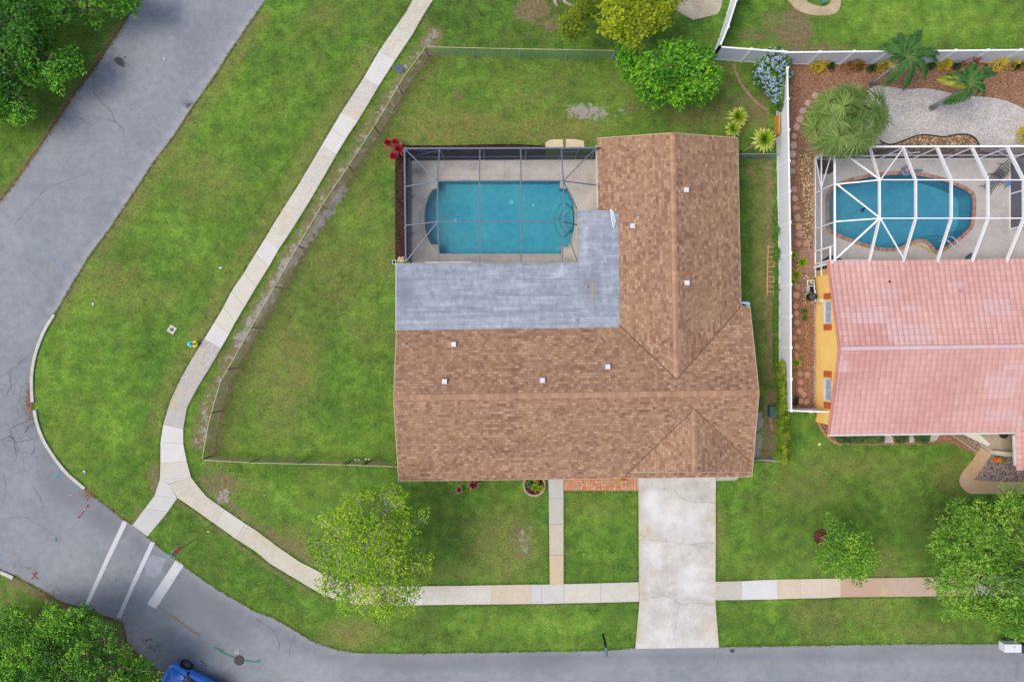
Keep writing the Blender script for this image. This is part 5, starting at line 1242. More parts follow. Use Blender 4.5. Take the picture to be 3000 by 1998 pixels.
# garage wing going south at the right edge
gw0, gw1 = P(2974, 1276, 2.5), P(2978, 1378, 2.5)
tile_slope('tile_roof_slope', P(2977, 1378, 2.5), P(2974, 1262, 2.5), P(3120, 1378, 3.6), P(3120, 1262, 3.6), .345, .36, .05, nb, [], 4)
mb = MB(); mb.bar(gw0 + Vector((-.06, 0, -.05)), gw1 + Vector((-.06, .3, -.05)), .1, .14); mb.build('gutter', M['fascia'], nb); mb = MB(); mb.bar(P(2973, 1274, 2.45), P(2973, 1302, 2.45), .22, .1); mb.build('downpipe_box', M['fascia'], nb)
mb = MB(); a = P(2980, 1275); b = P(2980, 1372); mb.box(a.x, a.x + 4, b.y * .96, a.y, 0, 2.4); mb.build('wall', M['yellow'], nb)
mb = MB(); mb.slab([P(2818, 1270, 2.3), P(2866, 1270, 2.3), P(2901, 1300, 2.3), P(2895, 1307, 2.3)], .25); mb.build('porch_beam', simple('cream_ledge', (222, 216, 202), .8, .1, 5), nb); mb = MB(); mb.slab([P(2914, 1320, .5), P(2972, 1325, .5), P(2972, 1338, .5), P(2945, 1337, .5), P(2914, 1331, .5)], .5)
mb.build('porch_wall', bpy.data.materials['cream_ledge'], nb)
p = P(2941, 1270, .08); mb = MB(); mb.lathe(p.x, p.y, [(.33, .075), (.33, .1), (.3, .11)], 24); o = mb.build('door_mat', simple('dark_mat', (70, 62, 62), .9)); tag(o, 'dark round mat on the porch floor under the pink roof', 'door mat')
mb = MB(); mb.slab([P(2390, 1206), P(2434, 1208), P(2434, 1231), P(2390, 1220)], .0); 
o = sheet('concrete_ledge', [(2390, 1208), (2434, 1210), (2434, 1231), (2390, 1222)], .12, simple('cream_ledge2', (218, 210, 192), .85, .1, 4), th=.14)
# cracked/lifted roof tiles and vent
mb = MB()
for x, y, z in ((2607, 824, 2.95), (2877, 955, 3.75), (2875, 947, 3.72)):
    mb = MB(); p = P(x, y, z + .12); mb.box(p.x - .05, p.x + .05, p.y - .09, p.y + .05, p.z - .05, p.z, 0)
    mb.build('broken_tile', simple('dark_hole', (70, 40, 38), .9), nb)
p = P(2808, 852, 3.1); mb = MB(); mb.lathe(p.x, p.y, [(.06, 3.0), (.06, 3.35), (.04, 3.35)], 10); mb.build('vent_pipe', simple('pipe2', (150, 156, 186), .5), nb)

# ================================================================== POOL 2 + CAGE
box2d = [(2388, 466), (2957, 463), (3090, 463), (3090, 800), (2388, 815)]
holed_sheet('patio', box2d, inset(pool2_out, 1), .05, .08, M['deck2'], mask_fn([('e', 0, 2940, 650, 16, 40, .35), ('e', 0, 2945, 680, 12, 12, .4)]))
p2 = make_pool('free-form teal swimming pool edged in brick under the white framed enclosure', pool2, 10, (2640, 620), M['plaster2'], M['cope2'], 1.4, -.08, [(176, 142, 122), (164, 126, 106), (186, 154, 134), (158, 122, 108), (178, 148, 134)])
stp = MB()
for pts, z in ((T(2250, 666, [(1060, 90), (1110, 62), (1160, 52), (1230, 58), (1280, 30), (1320, 20), (1340, 20)]), -.5), (T(2250, 666, [(1085, 105), (1140, 80), (1210, 82), (1240, 90)]), -.4), (T(2250, 666, [(1110, 120), (1160, 100), (1220, 105)]), -.3), (T(2250, 666, [(1125, 140), (1170, 122), (1215, 122)]), -.2)):
    q = [P(x, y) for x, y in smooth_poly(pts, 1, False)]
    stp = MB()
    for a, b in zip(q[:-1], q[1:]): stp.bar((a.x, a.y, z), (b.x, b.y, z), .05, .04)
    stp.build('step_edge', simple('dark_step_tile2', (60, 110, 130), .6), p2)
mb = MB()
for dx in (0, .35): 
    mb = MB(); a = P(2768, 724) + Vector((dx, dx * .6, 0)); mb.tube([a + Vector((-.25, .45, -.3)), a + Vector((-.22, .4, .55)), a + Vector((-.05, .1, .8)), a + Vector((.2, -.2, .7)), a + Vector((.25, -.25, .05))], .022, 8); mb.build('ladder_rail', M['fascia'], p2)
patm = sheet('mulch_bed', [(2391, 775), (2430, 747), (2450, 753), (2470, 762), (2480, 790), (2391, 812)], .058, M['mulch_dark']); 
sheet('mulch_bed', [(2391, 462), (2440, 470), (2442, 500), (2430, 511), (2404, 512), (2393, 480)], .058, M['mulch_dark'])
M['scr2'] = screen('charcoal_screen_light', (60, 62, 78), .62); M['scr2r'] = screen('neighbour_roof_screen', (110, 114, 130), .05); M['scr2w'] = screen('side_screen', (110, 112, 124), .28)
M['wframe'] = simple('white_aluminium', (244, 246, 252), .4, .02, k=1.15)
c2 = thing('pool_enclosure', P(2388, 780), 'white framed screen enclosure over the brick edged teal pool', 'pool enclosure')
E3z, PK = 3.0, 4.45
fr = MB(); bw, bh = .055, .24
rib_x = [2549, 2648, 2748, 2851, 2954]; rib_m = [2579, 2685.5, 2790, 2897.5, 3003]
def rib(xa, xm_, xc, first=False):
    a = P(xa, 431, E3z); b = P(xm_, 527.5, PK); c = P(xm_, 640, PK); d = P(xc, 765, 2.7)
    dd = Vector((0, 0, -bh / 2))
    fr.bar(a + dd, b + dd, bw, bh); fr.bar(b + dd, c + dd, bw, bh); fr.bar(c + dd, d + dd, bw, bh)
    return a, b, c, d
R_ = [rib(2551, 2579, 2549), rib(2648, 2685.5, 2648), rib(2748, 2790, 2749), rib(2851, 2897.5, 2851), rib(2955, 3003, 2952)]
fr.bar(P(2450, 455, E3z), P(2551, 431, E3z), .06, .08) if False else None
NWc = P(2445, 431, E3z)
fr.bar(P(2445, 431, E3z), P(3130, 429, E3z), .1, .1); fr.bar(P(2445, 431, E3z), P(2445.5, 766, E3z), .1, .1)
fr.bar(P(2579, 527.5, PK), P(3130, 528, PK), .06, .06); fr.bar(P(2579, 640, PK), P(3130, 640, PK), .06, .06)
H1, H2 = P(2579, 527.5, PK), P(2579, 640, PK); S1, S2 = P(2447, 541, E3z), P(2445, 650, E3z)
for a, b, w in ((H1, S1, .07), (H2, S2, .07), (H1, P(2648, 432, E3z), .07), (S1 + Vector((.1, 0, .02)), H2, .07), (H2, P(2649, 760, 2.8), .07), (H2 + Vector((-.05, 0, 0)), P(2450, 757, E3z), .09), (H1, P(2500, 470, 3.4), .09)): fr.bar(a, b, w, .07)
fr.bar(P(2500, 470, 3.4), P(2445, 431, E3z), .09, .07)
fr.build('roof_frame', M['wframe'], c2)
wf = MB(); sw = MB(); s3 = MB()
b0, b1 = P(2387.5, 461), P(2387.5, 812); t0, t1 = Vector((b0.x, b0.y, E3z)), Vector((b1.x, b1.y, 2.7))
def yb(py, z=0): return P(2387.5, py, z).y
wf.bar(b0 + Vector((0, 0, .08)), b1 + Vector((0, 0, .08)), .05, .08); wf.bar((b0.x, b0.y, .98), (b0.x, b1.y, .98), .06, .08)
for py in (461, 567, 672, 736, 776): wf.bar((b0.x, yb(py), .05), (b0.x, yb(py), 3.0), .06, .06)
wf.bar((b0.x, yb(567), .98), (b0.x, yb(461), .1), .05, .05); wf.bar((b0.x, yb(530), .98), (b0.x, yb(461), .1), .04, .04) if False else wf.bar((b0.x, yb(560), .98), (b0.x, yb(470), 2.6), .05, .05)
sw.face([b1, b0, t0, t1])
# north wall
nb0, nb1 = P(2387.5, 468), P(2957, 466); nh = E3z
wf.bar(nb0 + Vector((0, 0, .08)), nb1 + Vector((0, 0, .08)), .05, .08); wf.bar(nb0 + Vector((0, 0, 1.0)), nb1 + Vector((0, 0, 1.0)), .05, .07)
for px in (2387.5, 2469, 2573, 2670, 2766, 2862, 2957):
    a = P(px, 467); wf.bar(a, (a.x, a.y, nh), .06, .10) 
wf.bar(P(2500, 467) + Vector((0, 0, .4)), P(2650, 467) + Vector((0, 0, 1.8)), .05, .07); wf.bar(P(2590, 467) + Vector((0, 0, 2.6)), P(2640, 467) + Vector((0, 0, 1.2)), .05, .07); wf.bar(P(2862, 467) + Vector((0, 0, 2.0)), P(2957, 467) + Vector((0, 0, .2)), .05, .07)
s3.face([nb0, nb1, nb1 + Vector((0, 0, nh)), nb0 + Vector((0, 0, nh))])
# east wall
eb0, eb1 = P(2957, 466), P(2957, 672); 
wf.bar(eb0 + Vector((0, 0, .08)), eb1 + Vector((0, 0, .08)), .05, .08); wf.bar(eb0 + Vector((0, 0, 1.5)), eb1 + Vector((0, 0, 1.5)), .1, .08)
for py in (466, 570, 672): a = P(2957, py); wf.bar(a, (a.x, a.y, 3.0), .07, .07)
wf.bar(eb0 + Vector((0, 0, .1)), P(2957, 560) + Vector((0, 0, 1.5)), .06, .06)
s3.face([eb0, eb1, eb1 + Vector((0, 0, nh)), eb0 + Vector((0, 0, nh))])
# screen door in the west wall
wf.build('wall_frame', M['wframe'], c2); sw.build('side_screen', M['scr2w'], c2); s3.build('wall_screen', M['scr2'], c2)
df = MB(); ya, yc = yb(738), yb(775)
for y in (ya, yc): df.bar((b0.x - .04, y, .1), (b0.x - .04, y, 2.35), .07, .09)
for z in (.14, 2.35): df.bar((b0.x - .04, ya, z), (b0.x - .04, yc, z), .07, .09)
df.bar((b0.x - .06, yb(784), .05), (b0.x - .06, yb(782), 2.7), .1, .14)
dr = df.build('screen_door', M['wframe'], c2)
mb = MB(); mb.box(b0.x - .12, b0.x - .06, yc + .1, yc + .14, 1.0, 1.12); mb.build('handle', M['vent'], dr)
rs = MB(); dz_ = Vector((0, 0, -.06))
for i in range(4):
    a, b, c, d = R_[i]; a2, b2, c2_, d2 = R_[i + 1]
    for f in ([a, a2, b2, b], [b, b2, c2_, c], [c, c2_, d2, d]): rs.face([p + dz_ for p in f])
a, b, c, d = R_[0]
for f in ([NWc, a, b], [NWc, b, S1], [S1, b, c, S2], [S2, c, P(2445.5, 766, E3z)], [P(2445.5, 766, E3z), c, d]): rs.face([p + dz_ for p in f])
rs.build('roof_screen', M['scr2r'], c2)

# ================================================================== FENCES
M['vinyl'] = simple('white_vinyl', (244, 246, 252), .45, .02, k=1.15)
M['vinyl_p'] = simple('white_vinyl_panel', (232, 238, 250), .5, .03, k=1.15)
def privacy(name, label, tops, h, posts=None, step=2.02, th=.045):
    f = thing(name, P(tops[0][0], tops[0][1], h) * 1, label, 'fence'); f.location.z = 0
    pts = [P(x, y, h) for x, y in tops]
    pl = MB(); rl = MB()
    for a, b in zip(pts[:-1], pts[1:]):
        a0, b0_ = Vector((a.x, a.y, 0)), Vector((b.x, b.y, 0)); d = (b0_ - a0); L = d.length; n = max(1, round(L / .15)); dn = d.normalized(); s = Vector((-dn.y, dn.x, 0))
        for i in range(n):
            p = a0 + d * (i / n); q = a0 + d * ((i + .96) / n); o_ = s * th / 2
            pl.add([p - o_ + Vector((0, 0, .06)), q - o_ + Vector((0, 0, .06)), q + o_ + Vector((0, 0, .06)), p + o_ + Vector((0, 0, .06)), p - o_ + Vector((0, 0, h - .08)), q - o_ + Vector((0, 0, h - .08)), q + o_ + Vector((0, 0, h - .08)), p + o_ + Vector((0, 0, h - .08))],
                   [(3, 2, 1, 0), (4, 5, 6, 7), (0, 1, 5, 4), (2, 3, 7, 6), (1, 2, 6, 5), (3, 0, 4, 7)])
        rl.bar(a0 + Vector((0, 0, h - .06)), b0_ + Vector((0, 0, h - .06)), .09, .14); rl.bar(a0 + Vector((0, 0, .1)), b0_ + Vector((0, 0, .1)), .07, .14)
    pl.build('panel', M['vinyl_p'], f); rl.build('rail', M['vinyl'], f)
    for a, b in zip(pts[:-1], pts[1:]):
        L = (b - a).length; k = max(1, round(L / step))
        for i in range(k + (1 if b is pts[-1] else 0)):
            p = a.lerp(b, i / k); mb = MB(); mb.box(p.x - .065, p.x + .065, p.y - .065, p.y + .065, 0, h + .03); mb.box(p.x - .08, p.x + .08, p.y - .08, p.y + .08, h + .03, h + .06); mb.box(p.x - .05, p.x + .05, p.y - .05, p.y + .05, h + .06, h + .09); mb.build('post', M['vinyl'], f)
    return f
FH = 2.0
privacy('privacy_fence', 'white vinyl privacy fence running along the back of the yards, behind the palms', [(2109, 138), (2294, 152)], FH)
privacy('privacy_fence', 'long white vinyl fence behind the colourful croton shrubs and palms', [(2303, 154), (2800, 149), (3180, 145)], FH, step=2.0)
privacy('privacy_fence', 'white vinyl fence between the two side yards, overgrown with vine', [(2307, 200), (2316, 742), (2318, 1202)], FH)
privacy('privacy_fence', 'white vinyl fence slanting up out of frame beyond the yards', [(2109, 138), (2133, 79), (2158, 0), (2190, -120)], FH, step=1.6)
f = privacy('privacy_fence', 'short white vinyl fence joining the yellow wall near its lower corner', [(2318, 1203), (2375, 1205.5), (2433, 1206.5)], 1.9, step=1.3)
# chain link
def chain_mat(name, rgb, alpha):
    t = NT(name, .6, .3); t.base(A(*rgb))
    uv = t.co('UV'); sx = t.n.new('ShaderNodeSeparateXYZ'); t.l.new(uv, sx.inputs[0])
    a = t.math('ADD', sx.outputs[0], sx.outputs[1]); b = t.math('SUBTRACT', sx.outputs[0], sx.outputs[1])
    w = []
    for q in (a, b):
        fr__ = t.math('FRACT', t.math('MULTIPLY', q, 12.0)); w.append(t.math('LESS_THAN', fr__, alpha))
    f = t.math('MAXIMUM', w[0], w[1])
    tr = t.n.new('ShaderNodeBsdfTransparent'); mx = t.n.new('ShaderNodeMixShader'); t.l.new(f, mx.inputs[0]); t.l.new(tr.outputs[0], mx.inputs[1]); t.l.new(t.b.outputs[0], mx.inputs[2]); t.l.new(mx.outputs[0], t.out.inputs[0]); return t.mat
M['link'] = chain_mat('chain_link', (186, 178, 146), .26); M['link_g'] = chain_mat('green_chain_link', (160, 196, 156), .26); M['link_s'] = chain_mat('grey_chain_link', (124, 136, 156), .26)
M['rail'] = simple('weathered_rail', (196, 186, 152), .6, .1, 5); M['railg'] = simple('galvanised', (186, 196, 196), .5, .08, 5); M['rust'] = simple('rusty_brown_post', (122, 92, 70), .8, .15, 6); M['steelg'] = simple('steel_blue', (140, 152, 170), .5, .1)
def chain_fence(name, label, tops, h, post_step, mats, posts_at=None, gate=None):
    pts = [P(x, y, h) for x, y in tops]; f = thing(name, (pts[0].x, pts[0].y, 0), label, 'fence')
    pm, rm_, lm = mats; mb = MB(); rl = MB()
    s = 0
    for a, b in zip(pts[:-1], pts[1:]):
        L = (b - a).length; i = len(mb.f); mb.add([(a.x, a.y, .04), (b.x, b.y, .04), (b.x, b.y, h), (a.x, a.y, h)], [(0, 1, 2, 3)]); mb.uv[i] = [(s, 0), (s + L, 0), (s + L, h), (s, h)]; s += L
        rl.bar(a, b, .04, .04)
    mb.build('mesh', lm, f); rl.build('top_rail', rm_, f)
    acc = 0; nxt = 0
    for a, b in zip(pts[:-1], pts[1:]):
        L = (b - a).length
        while nxt <= acc + L:
            p = a.lerp(b, (nxt - acc) / L); m2 = MB(); m2.tube([(p.x, p.y, 0), (p.x, p.y, h + .03)], .032, 8); m2.build('post', pm, f); nxt += post_step
        acc += L
    return f
cf = chain_fence('chain_link_fence', 'chain link fence with brown posts running beside the long pavement round the side lawn', fence_line, 1.45, 3.05, (M['rust'], M['rail'], M['link']))
chain_fence('chain_link_fence', 'chain link fence with pale rail across the top of the back lawn', [(1247, 138), (1500, 144), (1840, 149.5), (2084, 160)], 1.45, 3.05, (M['railg'], M['rail'], M['link_g']))
cfb = chain_fence('chain_link_fence', 'chain link fence with a gate between the front lawn and the side lawn', [(592, 1347), (750, 1356), (1000, 1361), (1166, 1367)], 1.45, 3.1, (M['rust'], M['rail'], M['link']))
for px in (1003, 1012, 1062, 1069):
    a = P(px, 1363, 1.45); mb = MB(); mb.tube([(a.x, a.y + .02, 0), (a.x, a.y + .02, 1.48)], .04, 8); mb.build('gate_post', M['rust'], cfb)
chain_fence('chain_link_fence', 'short grey chain link fence between the north wing and the white vinyl fence', [(2163, 452), (2284, 452)], 1.4, 2.5, (M['steelg'], M['steelg'], M['link_s']))
chain_fence('chain_link_fence', 'low blue railed fence at the lower right corner of the brown roofed house', [(2204, 1350), (2230, 1347), (2287, 1351)], 1.2, 1.5, (M['steelg'], M['railg'], M['link_s']))
# ================================================================== TREES AND PLANTS
M['bark_pale'] = simple('pale_bark', (176, 168, 156), .9, .15, 8)
M['bark'] = simple('grey_brown_bark', (134, 120, 104), .9, .2, 8)
F = {}
F['dark'] = foliage('leaf_deep_green', (16, 54, 8), (52, 120, 16), (128, 198, 40), .22)
F['fresh2'] = foliage('leaf_bright_green', (20, 64, 10), (68, 138, 22), (150, 206, 48), .22)
F['fresh'] = foliage('leaf_fresh_green', (26, 80, 12), (78, 150, 24), (150, 208, 46), .25)
F['mid'] = foliage('leaf_mid_green', (50, 104, 24), (112, 168, 44), (178, 212, 80), .35)
F['olive'] = foliage('leaf_yellow_green', (88, 116, 12), (156, 178, 24), (214, 218, 56), .35)
F['lime'] = foliage('leaf_lime', (76, 124, 16), (142, 188, 28), (204, 226, 60), .4)
F['feather'] = foliage('leaf_feathery', (46, 96, 24), (104, 160, 42), (176, 212, 86), .3)

def crown_points(poly, z0, z1, n, r, squash=.5, edge_px=150, fill=1.0, gap=.0, seed=0):
    """clump centres inside the crown outline (px): returns world centres, height follows distance to the outline"""
    g = np.random.default_rng(seed); poly = np.array(poly, float); x0, y0 = poly.min(0); x1, y1 = poly.max(0)
    pts = []
    rp = r * PPM
    X = g.uniform(x0, x1, n * 14); Y = g.uniform(y0, y1, n * 14); k = inpoly(X, Y, poly); X, Y = X[k], Y[k]
    D = polydist(X, Y, poly); k = D > rp * .55; X, Y, D = X[k], Y[k], D[k]
    if gap:
        w = np.array([mnoise.noise((x / 52., y / 52., seed * 3.3)) for x, y in zip(X, Y)]); k = (w > -1 + gap * 1.6) | (D < rp * 1.2); X, Y, D = X[k], Y[k], D[k]
    out = []
    for x, y, d in zip(X, Y, D):
        t = min(1, d / edge_px); h = math.sqrt(max(0, 1 - (1 - t) ** 2))
        z = z0 + (z1 - z0) * h * g.uniform(.62, 1.0) + g.normal(0, .15)
        p = P(x, y, z); p = (p.x, p.y, p.z)
        if all((p[0] - q[0]) ** 2 + (p[1] - q[1]) ** 2 + (p[2] - q[2]) ** 2 * .6 > (r * .78) ** 2 for q in out): out.append(p)
        if len(out) >= n: break
    return np.array(out)
def tree(name, label, base, poly, z0, z1, fol, nclump=90, r=.7, leaf=.17, per=130, wid=.5, bark=None, fork=.35, trunk_r=.2, twig=.02, gap=0., seed=0, edge_px=150, group=None, cat='tree', droop=0., twigs=0, stretch=(1, 1)):
    g = np.random.default_rng(seed + 100); bark = bark or M['bark']
    t = thing(name, P(*base), label, cat, group)
    C = crown_points(poly, z0, z1, nclump, r, edge_px=edge_px, gap=gap, seed=seed)
    b = np.array(P(*base)); n = len(C)
    # leaves on the outer shell of each clump, mostly on top
    rr = g.uniform(.6, 1.25, n) * r
    m = (per * (rr / r) ** 2).astype(int); idx = np.repeat(np.arange(n), m); N_ = len(idx)
    d = g.normal(0, 1, (N_, 3)); d[:, 2] = np.abs(d[:, 2]) * .9 - .25; d /= np.linalg.norm(d, axis=1, keepdims=True)
    rad = rr[idx][:, None] * (g.uniform(.35, 1.08, (N_, 1)) ** .5)
    # sub-lobes give an uneven outline
    ph = g.uniform(0, 6.28, (n, 4)); az = np.arctan2(d[:, 1], d[:, 0])
    lob = 1 + .28 * np.sin(az * 3 + ph[idx, 0]) + .2 * np.sin(az * 5 + ph[idx, 1])
    pos = C[idx] + d * rad * np.stack([lob * stretch[0], lob * stretch[1], np.full(N_, .8)], 1)
    ld = d + g.normal(0, .55, (N_, 3)); ld[:, 2] = ld[:, 2] * .5 - .15 - droop
    nn = np.tile([0, 0, 1.], (N_, 1)) + g.normal(0, .42, (N_, 3))
    hz = (C[:, 2] - C[:, 2].min()) / max(1e-3, np.ptp(C[:, 2]))
    tint = np.stack([g.random(N_), np.clip(g.normal(.5, .3, n)[idx] + g.normal(0, .1, N_), 0, 1)], 1)
    L = leaf * g.uniform(.7, 1.3, N_)
    # wood
    mb = MB(); bs = Vector(b); cen = Vector(C.mean(0)); top = bs.lerp(Vector((cen.x, cen.y, z1)), fork); top.z = max(1.2, z1 * fork)
    mb.tube([bs, bs.lerp(top, .1) + Vector((0, 0, .1)), bs.lerp(top, .5) + Vector((.06, -.05, 0)), top], [trunk_r * 1.5, trunk_r * 1.1, trunk_r * .95, trunk_r * .85], 10)
    mb.build('trunk', bark, t, smooth=True)
    mb = MB(); k = 7; ang = np.arctan2(C[:, 1] - top.y, C[:, 0] - top.x); order = np.argsort(ang); groups = np.array_split(order, k)
    for gi in groups:
        if not len(gi): continue
        c = Vector(C[gi].mean(0)); c.z = top.z + (c.z - top.z) * .6; mid = top.lerp(c, .5) + Vector((g.normal(0, .15), g.normal(0, .15), .15))
        mb.tube([top, mid, c], [trunk_r * .6, trunk_r * .42, trunk_r * .25], 7)
        for j in gi:
            e = Vector(C[j]); s = mid if (e - mid).length < (e - c).length else c; q = s.lerp(e, .55) + Vector((g.normal(0, .12), g.normal(0, .12), g.normal(0, .08)))
            mb.tube([s, q, e], [trunk_r * .2, trunk_r * .12, twig], 5)
            for _ in range(twigs):
                e2 = e + Vector(g.normal(0, 1, 3)) * r * .75; e2.z = e.z + abs(g.normal(0, .3)) ; mb.tube([q, q.lerp(e2, .6) + Vector((0, 0, .1)), e2], [twig * 1.3, twig, twig * .45], 4)
    mb.build('branches', bark, t)
    rot_blades('crown', pos, ld, nn, L, L * wid, fol, t, tint)
    return t
# 1 top left
poly1 = [(432, 28), (395, 22), (376, 32), (330, 62), (306, 50), (296, 78), (250, 60), (205, 66), (165, 95), (158, 150), (215, 155), (258, 185), (235, 240), (205, 225), (178, 258), (130, 258), (85, 245), (80, 280), (60, 295), (102, 325), (95, 350), (70, 372), (20, 370), (0, 345), (-120, 400), (-260, 300), (-280, 0), (-150, -180), (100, -120), (330, -60), (410, -30)]
tree('broadleaf_tree', 'big dark green tree at the top left overhanging the road verge', (40, 60), poly1, 1.6, 3.9, F['dark'], 240, .60, .14, 210, .62, gap=.28, seed=3, twigs=1, trunk_r=.3)
poly2 = [(0, 1799), (25, 1791), (51, 1765), (76, 1774), (98, 1803), (140, 1791), (170, 1765), (208, 1778), (238, 1757), (259, 1757), (272, 1782), (297, 1782), (314, 1774), (335, 1795), (361, 1812), (352, 1842), (391, 1842), (393, 1880), (374, 1897), (408, 1927), (425, 1939), (463, 1960), (470, 2000), (480, 2090), (300, 2250), (0, 2300), (-200, 2200), (-220, 1900), (-60, 1810)]
tree('broadleaf_tree', 'large bright green tree at the bottom left beside the parked blue car', (150, 1880), poly2, 2.0, 4.8, F['fresh2'], 250, .58, .135, 230, .62, gap=.22, seed=5, twigs=1, trunk_r=.28)
poly3 = T(750, 1332, [(960, 200), (850, 240), (720, 250), (600, 290), (560, 340), (450, 380), (430, 470), (440, 550), (340, 600), (380, 680), (390, 740), (430, 800), (420, 950), (560, 1010), (640, 1080), (760, 1130), (900, 1150), (1040, 1080), (1150, 1000), (1160, 880), (1210, 780), (1200, 700), (1130, 640), (1110, 520), (1180, 480), (1230, 440), (1180, 380), (1060, 400), (1040, 290), (1020, 220)])
M['bark_twig'] = simple('silvery_bark', (196, 192, 184), .85, .12, 8)
tree('lawn_tree', 'sparse lime green tree with pale bare twigs overhanging the pavement on the front lawn', (1118, 1596), poly3, 3.2, 6.4, F['lime'], 210, .42, .125, 58, .75, bark=M['bark_twig'], gap=.40, seed=8, twigs=2, trunk_r=.13, twig=.013, edge_px=170)
poly4 = T(1500, 0, [(740, 300), (830, 330), (860, 370), (960, 290), (1060, 300), (1130, 280), (1200, 290), (1240, 260), (1280, 310), (1370, 290), (1380, 380), (1420, 450), (1450, 510), (1430, 600), (1440, 660), (1350, 690), (1290, 700), (1200, 740), (1100, 770), (1070, 700), (980, 760), (960, 700), (850, 680), (840, 600), (740, 560), (730, 500), (790, 480), (720, 430)])
tree('maple_tree', 'round fresh green tree over the back fence near the white vinyl fence corner', (1935, 265), poly4, 2.6, 5.6, F['fresh'], 130, .42, .15, 96, .72, gap=.34, seed=11, twigs=1, trunk_r=.14, edge_px=120)
poly5a = T(1500, 0, [(320, 190), (350, 110), (430, 50), (430, -60), (600, -90), (660, 0), (590, 90), (520, 150), (500, 235), (430, 300), (350, 270)])
tree('yellow_leaf_tree', 'smaller yellow green tree lobe over the top lawn beside the bare dirt', (1690, -10), poly5a, 2.8, 5.2, foliage('leaf_olive', (66, 92, 14), (118, 142, 26), (170, 182, 44), .35), 46, .52, .13, 120, .7, gap=.12, seed=14, trunk_r=.13, edge_px=70)
poly5b = T(1500, 0, [(600, 30), (590, 110), (630, 180), (650, 290), (700, 260), (760, 250), (790, 335), (850, 350), (900, 300), (920, 235), (1010, 245), (1080, 195), (1140, 130), (1120, 60), (1200, 30), (1240, -90), (1000, -140), (600, -120)])
tree('yellow_leaf_tree', 'yellow leaved tree at the top edge above the chain link fence', (1870, 0), poly5b, 3.2, 6.2, F['olive'], 84, .48, .13, 120, .7, gap=.24, seed=17, trunk_r=.16, edge_px=100, twigs=1)
poly6 = T(2250, 1332, [(400, 430), (440, 420), (480, 460), (520, 420), (600, 480), (620, 540), (680, 500), (740, 560), (730, 640), (790, 710), (780, 770), (730, 830), (660, 800), (670, 860), (735, 930), (700, 935), (620, 870), (580, 860), (510, 830), (440, 810), (340, 770), (300, 690), (360, 620), (385, 560)])
tree('young_tree', 'small young green tree leaning from a round brown mulch ring on the right lawn', (2406, 1572), poly6, 2.6, 5.0, F['mid'], 64, .36, .135, 76, .7, gap=.28, seed=21, trunk_r=.06, edge_px=80, bark=M['bark_pale'])
poly7 = T(2250, 1332, [(1620, 220), (1540, 270), (1480, 290), (1420, 300), (1350, 320), (1240, 310), (1250, 370), (1190, 430), (1140, 470), (1120, 540), (1060, 620), (1050, 690), (1090, 740), (1070, 800), (1140, 870), (1120, 930), (1200, 960), (1190, 1050), (1260, 1110), (1350, 1100), (1450, 1110), (1520, 1180), (1590, 1215), (1600, 1280), (1700, 1265), (1800, 1290), (2200, 1300), (2500, 900), (2400, 350), (1900, 220)])
tree('feathery_tree', 'wide feathery pale green tree at the right edge over the pavement', (2900, 1590), poly7, 2.8, 7.2, F['feather'], 230, .56, .22, 150, .28, gap=.30, seed=25, trunk_r=.22, droop=.15, twigs=0, twig=.016, stretch=(1.15, .85))
mr = thing('mulch_ring', P(2406, 1572), 'round ring of brown mulch at the foot of the small young tree', 'mulch ring')
mb = MB(); mb.lathe(0, 0, [(.52, 0), (.5, .07), (.3, .1), (.05, .12)], 28); mb.build('mulch', chip_mat('brown_mulch', (84, 44, 40), (116, 68, 58), (140, 90, 76), 16, (60, 34, 30)), mr, True)
# surface roots at the top
mb = MB()
for pts in (T(1500, 0, [(285, -60), (300, 20), (316, 48)]), T(1500, 0, [(330, -60), (370, 20), (430, 48)]), T(1500, 0, [(176, -30), (182, 10), (188, 40)])):
    mb.tube([P(x, y, .05) for x, y in pts], [.16, .12, .03] if pts[0][0] > 1600 else [.03, .04, .02], 7)
o = mb.build('tree_roots', M['bark_pale']); tag(o, 'pale grey surface roots spreading over bare dirt at the top edge', 'tree roots')

